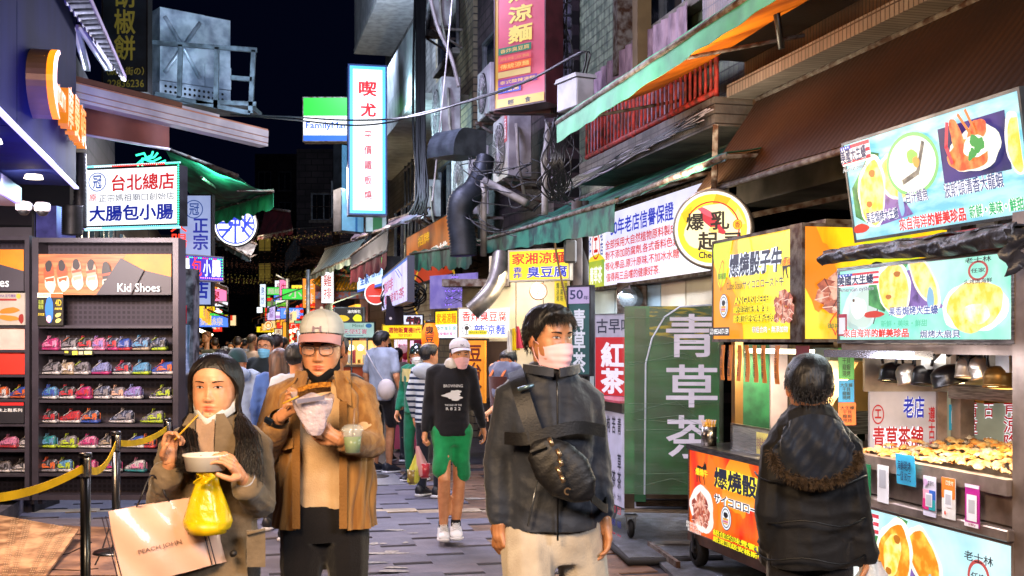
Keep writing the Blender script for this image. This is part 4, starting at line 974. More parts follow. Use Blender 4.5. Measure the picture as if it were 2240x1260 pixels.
b=MB();b.box(fr,.0,w_*.75,h_*.47,h_*.485,.001,.05,mat('pelmet','#8c8066',rough=.5));b.box(fr,-.2,w_*.45,h_*.78,h_*.83,.001,.3,rust());b.each('ledge',ts)
b=MB();b.box(fr,0,w_*.5,0,h_*.4,.001,.02,mat('dark_timber','#3a2a20',rough=.6,kind='stripe',tw=3,mcol='#1c130e'));b.build('timber_wall',ts)
area(fr.p(w_*.6,h_*.8,.9),fr.p(w_*.5,0,.2),.5,28,(1,.82,.55),'ceiling_light',ts)
t=thing('yellow_menu_board','tall yellow menu board hanging right of the clock','menu board',W(1228,690,12.9))
fr,w_,h_=sign6(1213,612,790,1241,614,792,d0=12.9);b=MB();b.box(fr,0,w_,0,h_,-.02,0,mat('menu_yellow','#e8d21a',rough=.5,emit=.35,sample=False));b.build('panel',t)
lm=MB();
for k,s in enumerate(('麵涼湘','豆腐味','涼麵中')):letter(lm,fr,s,.02+.045*k,h_*.74,.05+.045*k,h_*.97,ink('#2a3a18',.1),vert=True)
letter(lm,fr,'20 25 30',.01,h_*.5,w_-.01,h_*.55,ink('#b86018',.2));letter(lm,fr,'大小中',.02,h_*.1,.06,h_*.4,ink('#2a3a18',.1),vert=True);lm.build('lettering',t)
t=thing('orange_panel','orange vertical panel with dark characters behind the capped walkers','sign',W(1045,800,12.7))
fr,w_,h_=sign6(1022,745,880,1060,745,882,d0=12.9);b=MB();b.box(fr,0,w_,0,h_,-.03,0,mat('orange_board','#e08a20',rough=.5,emit=.3,sample=False));b.build('panel',t);lm=MB();letter(lm,fr,'豆台食',.03,.05,w_-.04,h_-.05,ink('#5a1c10',.1),vert=True,bold=.04);lm.build('lettering',t)
p=W(941,742,12.6);t=thing('paper_lantern','glowing orange paper lantern with black tofu characters','lantern',p)
Rl=19/FPX*12.6;Hl=42/FPX*12.6
lo_=mat('lantern_paper','#ff6a0c',rough=.6,emit=1.25,col2='#ff8a1c',scale=4)
n=24;prof=[]
for k in range(n+1):
 q=k/n;a=math.sin(PI*(q*.84+.08))**.55;prof.append((Rl*a*(1+.018*(k%2)),(q-.5)*Hl*1.7))
b=MB();b.lathe(p,(0,0,1),prof,lo_,seg=24);b.build('shade',t)
b=MB();b.lathe(p+V((0,0,Hl*.84)),(0,0,1),[(0,0),(Rl*.55,0),(Rl*.55,.03),(0,.03)],blackpl(),seg=16);b.lathe(p-V((0,0,Hl*.88)),(0,0,1),[(0,0),(Rl*.5,0),(Rl*.5,.03),(0,.03)],blackpl(),seg=16);b.tube([p+V((0,0,Hl*.85)),p+V((0,0,Hl*1.3))],.005,blackpl(),seg=5);b.build('rings',t)
lm=MB();vs,fs_,sz=glyphs('臭\n豆\n腐',.04)
lm.add([p+V(((a-.5)*Rl*1.1,-math.sqrt(max(.0,(Rl*1.03)**2-((a-.5)*Rl*1.1)**2))-.012,(q-.5)*Hl*1.35))for a,q in vs],fs_,ink('#2a1408'));lm.build('lettering',t)
area(p+V((0,-.35,0)),p+V((0,-2,-.5)),.3,6,(1,.45,.1),'lantern_light',t)
fr,w_,h_=sign6(838,712,740,922,712,740,d0=16.5)
t=board('arcade_sign','yellow sign with red characters over the pink claw machines',fr,w_,h_,lit('#ffd818',1.1),[('t','選物販賣機Ⅱ代',.14,.14,.98,.6,ink('#c81c28',.7),{'bold':.05}),('t','TOY STORY',.4,.68,.75,.88,ink('#c81c28',.6),{'bold':.03})],depth=.25,frame=mat('yellow_casing','#c79c14',rough=.5))
t=thing('claw_machine','claw machine full of pink plush toys lit white inside','arcade machine',W(895,745,16.9)-V((0,0,1.65)))
fr,w_,h_=sign6(862,745,850,925,745,850,d0=16.9)
b=MB();b.box(fr,0,w_,0,h_,-.6,-.58,lit('#ffd0e8',1.1));b.build('lit_back',t)
b=MB();ym=mat('machine_yellow','#d8a818',rough=.4)
for a0,a1 in((-.04,.0),(w_*.5-.02,w_*.5+.02),(w_,w_+.04)):b.box(fr,a0,a1,-.9,h_+.02,-.05,.0,ym)
b.box(fr,0,w_,-.9,.0,-.6,-.01,mat('machine_pink','#c8506a',rough=.4));b.build('frame',t)
pm_=[mat('plush_pink','#e878a8',rough=.8,sheen=.5,emit=.25,sample=False),mat('plush_pale','#f4c0d8',rough=.8,emit=.25,sample=False),mat('plush_red','#c83a5a',rough=.8)]
for k in range(26):
 q=fr.p(rnd.uniform(.05,w_-.05),.06+(k//4)*.105+rnd.uniform(-.02,.02),-.3+rnd.uniform(-.1,.1));b=MB();m_=rnd.choice(pm_);b.ball(q,.062,m_,seg=10);b.ball(q+V((-.035,0,.055)),.02,m_,seg=8);b.ball(q+V((.035,0,.055)),.02,m_,seg=8);b.build('plush_toy',t)
fr,w_,h_=sign6(742,706,738,818,706,738,d0=17.5)
board('stall_sign','pale green stall sign with red ruby characters and a blue logo',fr,w_,h_,lit('#a8c8c0',.8,'#90b0a8'),[('t','Motel',.38,.1,.7,.3,ink('#48705a',.3)),('e',.85,.2,.09,.15,ink('#2878b8',.5)),('t','天使紅寶',.12,.42,.8,.78,ink('#c8607a',.5),{'ol':ink('#e8f0ee',.8)}),('r',.2,.86,.7,.9,ink('#404a78',.3))],depth=.1)
fr,w_,h_=sign6(732,674,703,795,674,703,d0=18.5)
board('stall_sign','dark photo sign with yellow buns above the pale green stall sign',fr,w_,h_,mat('photo_dark','#2a1e1a',rough=.4,emit=.4,sample=False),[('b',.2,.8,.28,.3,ink('#f0c018',.9),4),('b',.8,.78,.16,.3,ink('#e8e018',.9),5),('t','滷肉飯包',.45,.12,.9,.38,ink('#f0e8e0',.8),{'bold':.04})],depth=.1,frame=alu())
t=thing('snack_stall','brightly lit orange and white snack stall under the green sign','stall',W(785,745,18)-V((0,0,EYE)))
fr,w_,h_=sign6(735,745,850,838,745,850,d0=18)
b=MB();b.box(fr,0,w_,0,h_*.45,-.6,0,mat('stall_orange','#d8582c',rough=.4));b.box(fr,0,w_,h_*.45,h_*.5,-.7,.05,steel());b.build('counter',t)
b=MB();b.box(fr,0,w_,h_*.5,h_,-.9,-.85,lit('#ffdf98',1.2,'#ffb860'));b.build('lit_back',t)
b=MB()
for k in range(9):b.box(fr,.06+k*.08,.1+k*.08,h_*.52,h_*(.6+.1*(k%3)),-.4,-.3,mat('jar%d'%(k%3),['#d89838','#e8e0d0','#b83a4a'][k%3],rough=.3));
b.build('jars',t)
for k in range(2):
 b=MB();b.ball(fr.p(w_*(.3+.2*k),h_*.85,-.1),.05,lit('#fff0c0',5),seg=10);b.build('bulb',t)
for k in range(4):
 b=MB();b.tube([fr.p(w_*k/3,-.8,.02),fr.p(w_*k/3,h_+.1,.02)],.015,alu(),seg=6);b.build('post',t)
fr,w_,h_=sign6(782,588,642,838,560,622,d0=22)
board('store_sign','tilted green, white and blue store light box above the round red sign',fr,w_,h_,lit('#d8f4ff',1.0),[('r',0,0,1,.2,ink('#16c832',.9)),('r',0,.9,1,1,ink('#1c60d0',.9)),('t','全家',.12,.35,.5,.78,ink('#1c60c8',.8),{'bold':.05}),('t','Famil',.5,.35,.95,.6,ink('#1c60c8',.8))],depth=.3)
t=thing('round_sign','round red lit sign with white rim','sign',W(822,642,20))
fr=Fr(W(822,642,20),V((1,.05,0)));R=25/FPX*20
b=MB();b.lathe(fr.p(0,0,-.14),fr.n,[(0,0),(R,0),(R,.138)],mat('blue_casing','#1c4a9c',rough=.4),seg=32);b.build('drum',t)
b=MB();b.disc(fr,0,0,R,lit('#ffffff',1.0),.0);b.disc(fr,0,0,R*.9,ink('#e0301c',.85),.003);b.disc(fr,0,R*-.22,R*.66,ink('#ffffff',.9),.005,ry=R*.035);b.build('face_panel',t)
fr,w_,h_=sign6(836,600,672,892,572,668,d0=18.5)
board('shop_sign','lilac white light box with pink characters tangled in black cables',fr,w_,h_,lit('#d4d8ff',.95,'#c0b8f4'),[('r',0,0,1,.06,ink('#2c6cc8',.9)),('t','咖啡',.1,.2,.5,.55,ink('#d83a78',.6),{'vert':False}),('t','雞排奶茶',.15,.62,.9,.88,ink('#d04060',.6)),('l',[(.6,.1),(.75,.35)],.03,ink('#4a50c0',.5)),('l',[(.68,.1),(.83,.35)],.03,ink('#4a50c0',.5))],depth=.08,frame=mat('navy_edge','#101a38',rough=.4))
fr,w_,h_=sign6(889,520,622,992,465,603,c=3.75)
board('photo_board','orange and brown photo board with white characters behind the scalloped awning',fr,w_,h_,mat('orange_photo','#d06c18',rough=.4,emit=.55,col2='#7a3212',scale=1.2,sample=False),[('b',.5,1.1,.5,.5,ink('#c83a14',.6),3),('e',.6,1.2,.45,.62,ink('#e8b820',.7),.93),('t','士林大雞排',.1,.42,.9,.62,ink('#f0e8e0',.9),{'bold':.05}),('t','招牌',.3,.1,.55,.3,ink('#f4c020',.7))],depth=.15)
t=thing('lilac_wall','lilac lit wall panels with purple fairy lights under the scalloped awning','wall panel',W(990,640,15.5))
fr,w_,h_=sign6(940,600,672,1042,600,676,d0=15.5);b=MB()
for k in range(2):b.box(fr,w_*k/2+.003,w_*(k+1)/2-.003,0,h_,-.03,0,mat('lilac_panel','#a99ae0',rough=.2,emit=.5,sample=False,col2='#8d7fd0'));
b.build('panel',t)
b=MB();fw=MB()
for k in range(7):
 pts=[fr.p(w_*.55+.25*math.sin(k*2+j*.9)*j/9+.02*k,h_*(1-j/10),.05)for j in range(10)];b.tube(pts,.003,blackpl(),seg=4)
 for q in pts[1::2]:fw.ball(q,.008,LD('#8a60ff',2.0),seg=6)
b.build('wire',t);fw.build('fairy_lights',t,'stuff')
t=thing('black_bag','black tool bag hanging in front of the cow light box','bag',W(862,695,16))
b=MB();fr=Fr(W(842,712,16),V((1,0,0)));b.prism(fr,[(0,0),(.26,.02),(.25,.3),(.32,.42),(.28,.42),(.2,.28),(.1,.28),(.06,.42),(.02,.42),(.02,.3)],-.08,0,mat('bag_dark','#211a2a',rough=.6));b.disc(fr,.08,.1,.02,mat('rivet','#d8d8d8',rough=.3),.004);b.build('bag_body',t)
fr,w_,h_=sign6(868,690,712,924,690,712,d0=17.2)
board('stall_sign','white sign with black milk characters above the yellow arcade sign',fr,w_,h_,lit('#dfe4ff',1.0),[('t','牛奶',.35,.1,.95,.9,ink('#18181c',.0),{'bold':.08,'ol':ink('#c83050',.4),'obold':.14})],depth=.1)
acw=mat('ac_white','#a8a4a6',rough=.5,col2='#7d777a',scale=4,bump=.1);acd=mat('ac_dark','#1b1b20',rough=.6)
def ac(lab,c,y0,y1,z0,z1,thick=.32,face_fan=True):
 fr=Fr(S(c,y1,z0),-SU);w_=(y1-y0)/SU.y;h_=z1-z0
 t=thing('air_conditioner',lab,'air conditioner',fr.p(w_/2,0,-thick/2),'outdoor air conditioner units')
 b=MB();b.box(fr,0,w_,0,h_,-thick,0,acw,bev=.012);b.build('housing',t)
 b=MB();R=min(w_,h_)*.4;cx,cy=w_*.42,h_*.5
 b.disc(fr,cx,cy,R*1.05,acd,.004)
 for k in range(1,6):b.disc(fr,cx,cy,R*k/5,acw,.02,r0=R*k/5-.012)
 for k in range(18):
  a=k*PI/9;b.tube([fr.p(cx+.04*math.cos(a),cy+.04*math.sin(a),.02),fr.p(cx+R*math.cos(a),cy+R*math.sin(a),.02)],.005,acw,seg=4)
 b.disc(fr,cx,cy,.05,acw,.025);b.build('fan_grille',t)
 b=MB()
 for k in(.12,.88):b.beam(fr.p(w_*k,-.03,.05),fr.p(w_*k,-.03,-thick-.35),.05,.04,rust());b.beam(fr.p(w_*k,-.05,.0),fr.p(w_*k,-.4,-thick-.3),.04,.03,rust())
 b.each('bracket',t)
 b=MB();b.tube([fr.p(w_+.03,h_*.8,-.1),fr.p(w_+.08,h_*.6,-.1),fr.p(w_+.06,h_*.2,-.12),fr.p(w_+.1,-.3,-.2)],.022,mat('pipe_lagging','#9c958c',rough=.8,var=.3),seg=7);b.build('pipe',t)
 return t,fr,w_,h_
t,fr,w_,h_=ac('white air conditioner with a red and white label right under the pink sign',3.66,14.9,15.75,3.8,4.66)
lm=MB();lm.box(fr,w_*.78,w_*.93,h_*.55,h_*.98,.002,.006,ink('#b03040',.1));letter(lm,fr,'天勝',w_*.80,h_*.6,w_*.91,h_*.9,ink('#e0d8d8',.1),z=.01,vert=True);lm.build('label',t)
ac('wide grimy air conditioner left of the curved grey hood',3.6,17.1,18.4,3.55,4.6)
ac('air conditioner with its side to the lane, above the grimy one',3.5,18.7,19.6,5.0,6.0)
ac('air conditioner tucked behind the cable pole',3.65,15.9,16.7,4.85,5.55)
ac('small air conditioner high above the others near the top edge',3.6,20.0,20.8,7.2,7.9)
ac('air conditioner box below the tan tiles, behind the tall blade sign',3.7,21.5,22.3,4.0,4.7)
t=thing('exhaust_hood','curved grey exhaust hood sticking out over the lane','vent hood',W(1030,320,14.4))
fr,w_,h_=sign6(992,280,348,1064,280,346,d0=14.4)
b=MB();hm_=mat('hood_grey','#5d6770',rough=.45,metal=.5,var=.3)
n=10;pf=[(0,.02)]+[(w_*(.0+.42*(1-math.cos(PI/2*k/n))),h_*(.15+.85*math.sin(PI/2*k/n)))for k in range(n+1)]+[(w_,h_),(w_,.05)]
b.prism(fr,pf,-.5,0,hm_);b.build('hood',t)
t=thing('flexible_duct','thick dark ribbed flexible duct bending down the facade','duct',W(1020,450,14))
pts=[W(1062,345,14.3),W(1052,385,14.2),W(1035,420,14.0),W(1012,440,13.9),W(1006,470,13.9),W(1012,520,13.9),W(1014,560,13.9)]
def spline(pts,n):
 out=[];P=[pts[0]]+pts+[pts[-1]]
 for k in range(n+1):
  s_=(len(pts)-1)*k/n;i=min(int(s_),len(pts)-2);u=s_-i;a,b_,c_,d_=P[i],P[i+1],P[i+2],P[i+3]
  out.append(.5*((2*b_)+(c_-a)*u+(2*a-5*b_+4*c_-d_)*u*u+(3*b_-a-3*c_+d_)*u*u*u))
 return out
sp_=spline(pts,80);b=MB();b.tube(sp_,[(.105+.05*min(1,k/40))*(1+.12*(k%2))for k in range(81)],mat('duct_dark','#2b3038',rough=.5,metal=.5,var=.3),seg=18);b.build('duct',t)
t=thing('flexible_duct','grey ribbed extraction duct curving down beside the yellow noodle sign','duct',W(1080,620,12.6))
sp_=spline([W(1096,560,13.1),W(1090,600,12.9),W(1078,632,12.7),W(1055,660,12.6),W(1032,682,12.6)],70);b=MB();b.tube(sp_,[.098+.008*(k%2)for k in range(71)],mat('duct_grey','#6d675f',rough=.4,metal=.6,var=.3),seg=16);b.build('duct',t)
t=thing('drain_pipe','short grey pipe slanting down right of the ribbed duct','pipe',W(1110,420,13.8))
b=MB();pg=mat('pvc_grey','#8a8580',rough=.5,var=.3);b.tube([W(1060,395,13.9),W(1152,444,13.4)],.045,pg,seg=12);b.tube([W(1058,395,13.9),W(1058,560,14.1)],.04,pg,seg=10);b.build('pipe',t)
t=thing('drain_pipe','pale pipe running down beside the furled awning end','pipe',W(1195,380,13))
b=MB();b.tube(spline([W(1200,270,13.2),W(1196,320,13.1),W(1190,350,13),W(1192,400,13),W(1192,470,13)],20),.04,pg,seg=10);b.build('pipe',t)
t=thing('junction_box','upright grey metal junction box left of the big green awning','junction box',W(1238,205,11.5))
fr,w_,h_=sign6(1218,178,240,1262,174,238,d0=11.6);b=MB();b.box(fr,0,w_,0,h_,-.2,0,mat('box_grey','#85838a',rough=.5,var=.2),bev=.01);b.build('box',t);b=MB();b.prism(fr,[(-.02,h_),(w_+.02,h_),(w_-.0,h_+.04),(.02,h_+.04)],-.22,.02,mat('box_grey','#85838a'));b.build('lid',t)
t=thing('glass_block_strip','strip of dirty glass blocks beside the olive tiles','wall strip',W(1228,90,14.6))
fr,w_,h_=sign6(1222,-20,235,1252,-20,235,d0=14.55)
for k in range(9):
 b=MB();b.box(fr,.01,w_-.01,h_*k/9+.01,h_*(k+1)/9-.01,0,.05,mat('glass_block','#4b4852',rough=.2,var=.4,scale=9),bev=.015);b.build('glass_block',t)
t=thing('maroon_casing','maroon steel column right of the pink sign','column',W(1205,120,13))
b=MB();b.beam(W(1204,-30,13.1),W(1204,255,13.1),.14,.14,mat('maroon_casing','#4a2028'));b.beam(W(1080,243,13.0),W(1212,243,13.0),.12,.08,_mats['maroon_casing']);b.build('column',t)
def cable(name,lab,ptsl,r=.012,m=None,seg=5,n=40):
 b=MB();m=m or blackpl()
 for pts in ptsl:b.tube(spline([V(p)for p in pts],n),r,m,seg=seg)
 o=b.build(name);tag(o,lab,'cable');return o
cable('power_cable','pair of black cables strung across the lane in front of the tall blade sign',[[W(505,250,18),W(640,256,16),W(762,263,14),W(900,256,13),W(1020,222,12.5),W(1150,178,12),W(1240,130,11.6),W(1275,113,11.4),W(1283,125,11.4),W(1270,180,11.6)],[W(520,252,18),W(640,262,16),W(762,274,14),W(850,268,13.4),W(905,252,13),W(1020,224,12.5),W(1150,180,12),W(1278,114,11.4),W(1284,150,11.4),W(1262,230,11.6)]],.011)
rv=random.Random(3)
cb=[]
for k in range(16):
 x=918+rv.uniform(-12,14);cb.append([W(x+rv.uniform(-3,3),-20,19),W(x+rv.uniform(-4,4),150,18.5),W(x+rv.uniform(-3,3),300,18.2),W(x+rv.uniform(-8,8),420,18),W(x+rv.uniform(-20,10),470,18)])
cable('cable_bundle','vertical bundle of black cables on the facade right of the white balconies',cb,.022)
cb=[]
for k in range(26):
 x=1225+rv.gauss(0,16);cb.append([W(x,260+rv.uniform(-10,10),12),W(x+rv.gauss(0,10),300,11.9),W(x+rv.gauss(0,16),350,11.8),W(x+rv.gauss(0,20),400,11.9),W(x+rv.gauss(0,14),440,12)])
cable('cable_tangle','tangle of black cables hanging under the left tip of the big green awning',cb,.008)
cb=[]
for k in range(22):
 u=rv.random();x0=1200+rv.uniform(-20,60);x1=1480+rv.uniform(-60,90)
 def q(u):
  x=x0+(x1-x0)*u;return L(3.95,x,430-(x-1200)*.52+rv.gauss(0,7))
 cb.append([q(0),q(.25),q(.5),q(.75),q(1)])
cable('cable_tangle','pale loose cables strewn along the ledge below the red railing',cb[:10],.006,mat('cable_pale','#8a8590',rough=.5))
cable('cable_tangle','dark cables sagging along the underside of the balcony slab',cb[10:],.009)
cb=[]
for k in range(24):
 a0=rv.uniform(0,6);R_=rv.uniform(14,42);cx,cy=880+rv.gauss(0,10),648+rv.gauss(0,10)
 cb.append([W(cx+R_*1.1*math.cos(a0+j*.55),cy+R_*.7*math.sin(a0+j*.55+rv.uniform(-.2,.2)),18.0+rv.uniform(-.1,.1))for j in range(9)])
cable('cable_coil','dense coil of black cable hanging in front of the lilac light box',cb,.014)
cable('hanging_wire','thin white wire running down in front of the grimy air conditioner',[[W(990,-10,15),W(975,150,15),W(962,280,15),W(950,400,15),W(945,440,15)]],.012,whitepaint())
cable('hanging_wire','white bent conduit crossing in front of the dark brick windows',[[W(940,-10,16),W(958,60,16),W(985,120,16),W(1004,190,16)]],.03,pg)
cable('hanging_wire','brown cable dangling past the yellow noodle sign',[[W(1212,520,12),W(1218,560,12),W(1228,610,12),W(1240,660,12),W(1243,690,12)]],.012,mat('cable_brown','#6a5230',rough=.6))
cb=[]
for k in range(18):
 x=rv.uniform(960,1190);y_=rv.uniform(340,470);cb.append([W(x,y_,13.8),W(x+rv.uniform(-30,60),y_+rv.uniform(5,40),13.6),W(x+rv.uniform(0,110),y_+rv.uniform(-10,50),13.5),W(x+rv.uniform(30,160),y_+rv.uniform(-10,60),13.4)])
cable('cable_tangle','web of thin black cables between the ducts and the awning',cb,.007)
cb=[]
for k in range(14):
 x=rv.uniform(1120,1240);cb.append([W(x,-20,12.9),W(x+rv.uniform(-6,6),80,12.9),W(x+rv.uniform(-10,10),160,12.8),W(x+rv.uniform(-20,20),250,12.7)]if not 1084<x<1192 else[W(1200+rv.uniform(0,50),-20,12.9),W(1205+rv.uniform(0,50),120,12.9),W(1200+rv.uniform(0,50),250,12.8)])
cable('cable_bundle','loose cables hanging down right of the pink sign',cb,.008)
fr,w_,h_=sign6(1286,480,628,1556,398,596,c=4.1)
gg=lit('#3aa84a',.95,'#8ac838',2.0,nm='tea_green')
tb=board('shop_sign','long white herbal tea board with blue heading and red text under the green awnings',fr,w_,h_,lit('#ececff',.95,'#dcdcf6'),[('r',0,0,.175,1,ink('#f0f0f4',1.0)),('b',.09,.62,.08,.1,ink('#e8d830',.95),3,0,.2),('r',0,.62,.175,1,mat('tea_gradient','#2f9a48',rough=.5,emit=.85,col2='#c8cc30',scale=1.4,sample=False)),('r',0,.0,.175,.08,ink('#1f9a4a',.8)),('e',.09,.4,.042,.2,ink('#d8201c',.85),.86),('t','工',.07,.28,.11,.5,ink('#d8201c',.8),{'bold':.08}),('t','50年',.01,.22,.04,.56,ink('#1d3cb0',.7),{'vert':False}),('t','老店',.135,.16,.165,.56,ink('#1d3cb0',.7),{'vert':True,'bold':.03}),('t','青草茶',.03,.7,.155,.95,ink('#f4f8f0',1.0),{'bold':.04}),('t','50年老店信譽保證',.24,.1,.76,.33,ink('#2036c8',.8),{'bold':.03}),('t','全部採用大自然植物原料製成',.19,.37,.78,.5,ink('#d8202c',.8),{'bold':.025}),('t','對不添加防腐劑,各式香料色素',.19,.525,.8,.65,ink('#d8202c',.8),{'bold':.025}),('t','等化學品.原汁原味,不加冰水糖',.19,.68,.8,.8,ink('#d8202c',.8),{'bold':.025}),('t','值得再三品嚐的健康好茶.',.2,.83,.66,.95,ink('#d8202c',.8),{'bold':.025})],depth=.15,frame=rust(),rim=.03)
area(fr.p(w_/2,h_/2,.3),fr.p(w_/2,h_/2-1,3),2.5,36,(.85,.88,1),'sign_glow',tb,sy=.7)
area(fr.p(w_/2,-.12,.1),fr.p(w_/2,-2,.3),2.5,26,(.85,.9,1),'sign_glow',tb,sy=.1)
t=thing('tea_shop','pale blue panelled wall of the herbal tea shop under the long board','shop front',L(4.2,1420,1000))
for k,(a,b_,mm)in enumerate(((1290,1345,'#9db4be'),(1346,1415,'#a9bcc4'),(1416,1445,'#8da6b4'),(1446,1500,'#b9ae9a'),(1501,1560,'#bdb29c'))):
 y0,y1=dep(4.25,b_),dep(4.25,a);fr=Fr(S(4.25,y1,0),-SU);b=MB();b.box(fr,.004,(y1-y0)/SU.y-.004,0,2.35,-.1,.0,mat('wall_'+mm.strip('#'),mm,rough=.4,metal=.1,var=.2,scale=2));b.build('wall_panel',t)
p=L(4.1,1380,652);t=thing('electricity_meter','round glass electricity meter on a rusty plate under the tea board','meter',p)
fr=Fr(p,-SU*.5+V((.8,0,0)));b=MB();b.box(fr,-.16,.16,-.2,.16,-.05,-.02,rust());b.build('back_plate',t)
b=MB();b.lathe(fr.p(0,0,-.02),fr.n,[(.13,0),(.13,.03),(.105,.05),(.1,.12),(.08,.15),(0,.155)],mat('meter_glass','#7a8288',rough=.08,trans=.6,coat=.5),seg=24);b.build('glass_dome',t)
b=MB();b.disc(fr,0,0,.085,mat('meter_dial','#c8d0d4',rough=.4,var=.1),.06);letter(b,fr,'12345',-.03,.01,.03,.03,ink('#202020'),z=.065);b.build('dial',t)
p=L(3.9,1232,560);t=thing('meter_box','dark grey meter box on the pole right of the yellow noodle sign','meter',W(1252,545,11.8))
fr,w_,h_=sign6(1234,524,575,1262,524,575,d0=11.9);b=MB();b.box(fr,0,w_,0,h_,-.12,0,mat('meter_grey','#3d3b36',rough=.4),bev=.02);b.build('box',t)
t=thing('utility_pole','dark timber and pipe post between the yellow noodle sign and the tea board','post',W(1268,600,12))
b=MB();b.tube([W(1262,440,12.1),W(1262,900,12.1)],.06,mat('post_brown','#4b4038',rough=.7,var=.4),seg=8);b.tube([W(1278,440,12.2),W(1278,900,12.2)],.05,mat('post_dark','#26221f',rough=.7),seg=8);b.build('post',t)
fr,w_,h_=sign6(1244,626,815,1290,630,822,d0=11.3)
board('upright_sign','narrow dark green upright herbal tea sign topped with a lilac 50 panel',fr,w_,h_,mat('tea_dark_green','#1f4a4c',rough=.4,emit=.18,sample=False),[('r',0,0,1,.19,ink('#b8a8d8',.5)),('t','50',.06,.03,.7,.14,ink('#1c2450',.1),{'bold':.03}),('t','年',.72,.1,.96,.15,ink('#1c2450',.1)),('t','青草茶',.22,.25,.82,.99,ink('#d8dcec',.55),{'vert':True,'bold':.04})],depth=.06)
fr,w_,h_=sign6(1302,688,862,1368,688,868,d0=10.2)
board('banner_board','white and red old-style black tea board beside the green fridge',fr,w_,h_,mat('banner_white','#c8c4e0',rough=.4,emit=.35,sample=False),[('r',.02,.28,1,1,ink('#d01420',.5)),('t','古早味',.06,.05,1.25,.23,ink('#1c2038',.1),{'bold':.02}),('t','紅茶',.2,.34,.98,.98,ink('#e4e0f4',.75),{'vert':True,'bold':.06})],depth=.03,frame=alu(),rim=.008)
DT=9.15
fr=Fr(W(1366,745,DT)*1.0,V((1,-.11,0)));fr.o.z=0
zt,zb=EYE+75/FPX*DT,EYE-335/FPX*DT
wf=195/FPX*DT*1.05
tf=thing('tea_fridge','dark green film-wrapped tea fridge with big white herbal tea characters','fridge',fr.p(wf/2,0,-.3))
gd=mat('deep_green_glass','#0a6238',rough=.12,coat=.6,col2='#083a24',scale=2.5,emit=.28,sample=False)
b=MB();b.box(fr,0,wf,zb,zt,-.6,0,gd);b.build('glass_front',tf)
b=MB()
b.box(fr,.08,.17,zb-.06,zt-.02,.002,.02,mat('green_door_edge','#125038',rough=.3));b.tube([fr.p(.16,zb,.03),fr.p(.17,zb+1.05,.03),fr.p(.22,zb+1.25,.03),fr.p(.32,zb+1.42,.03),fr.p(.44,zb+1.5,.03),fr.p(wf,zb+1.52,.03)],.008,mat('pale_trim_line','#b8c4d8',rough=.3,emit=.2,sample=False),seg=6);b.build('door_trim',tf)
b=MB();yl=mat('reflection_print','#a8a020',rough=.3,col2='#17503a',scale=6,stretch=(1,1,5),lo=.5,hi=.62);b.box(fr,.2,.68,zt-.27,zt-.0,.002,.006,yl);b.build('print_patch',tf)  # streaky yellow reflection painted onto the glass as a flat patch
lm=MB();wl=mat('frosted_white','#cfc4da',rough=.4,emit=.75,var=.1,sample=False)
for s,y0,y1 in(('青',687,781),('草',797,890),('茶',907,1001)):letter(lm,fr,s,wf*.44,EYE+(HOR-y1)/FPX*DT,wf*.98,EYE+(HOR-y0)/FPX*DT,wl,z=.012,bold=.02)
lm.build('lettering',tf)
film=mat('stretch_film','#d8e8e0',rough=.12,alpha=.035,var=.05,bump=1.0,bscale=9,stretch=(.4,.4,9))
b=MB();b.sheet(lambda u,v:fr.p(-.02+(wf+.04)*u,zb+(zt-zb)*v,.03+.006*math.sin(v*60+u*5)),12,80,film,t=.002);b.build('stretch_film',tf)
b=MB()
for k in range(12):
 v0=rv.random();b.tube([fr.p(-.01+rv.uniform(0,.2),zb+(zt-zb)*v0,.04),fr.p(rv.uniform(.3,.5),zb+(zt-zb)*v0+rv.uniform(-.06,.1),.042),fr.p(rv.uniform(.5,wf),zb+(zt-zb)*v0+rv.uniform(-.04,.05),.04)],.0012,mat('film_crease','#7a9a88',rough=.2),seg=4)
b.build('film_creases',tf,'stuff')
b=MB();dsb=mat('dark_steel','#4a423e',rough=.35,metal=.8,var=.3)
z2=.30
b.box(fr,.0,.08,z2,zb-.002,-.6,.0,dsb);b.box(fr,.08,wf,zb-.04,zb-.002,-.6,-.02,dsb);b.box(fr,0,wf,z2-.03,z2,-.6,.01,steel());b.build('base_frame',tf)
for k in range(4):
 b=MB();zz=z2+.015+k*(zb-z2-.07)/4;b.box(fr,.09,wf,zz,zz+(zb-z2)/7,-.58,-.02,dsb,bev=.008);b.build('louvre',tf)
def caster(p,r,parent,m=None):
 b=MB();ax=SR if m else V((1,.1,0));b.lathe(p+V((0,0,r))-ax*.02,ax,[(0,0),(r*.8,0),(r,.01),(r,.03),(r*.8,.04),(0,.04)],mat('rubber_black','#0e0e10',rough=.7),seg=20);b.lathe(p+V((0,0,r))-ax*.023,ax,[(0,0),(r*.45,0),(r*.45,.046),(0,.046)],alu(),seg=14)
 b.beam(p+V((0,0,r))-ax*.035,p+V((0,-.0,r*2.4))-ax*.035,.04,.008,alu());b.beam(p+V((0,0,r))+ax*.035,p+V((0,0,r*2.4))+ax*.035,.04,.008,alu());b.box(Fr(p+V((0,0,r*2.4)),V((1,0,0)),V((0,1,0))),-.05,.05,-.05,.05,-.005,.01,alu());b.build('caster',parent)
caster(fr.p(.05,.056,-.05),.075,tf);caster(fr.p(.62,.056,-.5),.065,tf)
fr2=Fr(S(fr.o.x+KS*fr.o.y,fr.o.y+1.15,0),-SU);wm_=1.15/SU.y
z3=EYE-(905-HOR)/FPX*DT
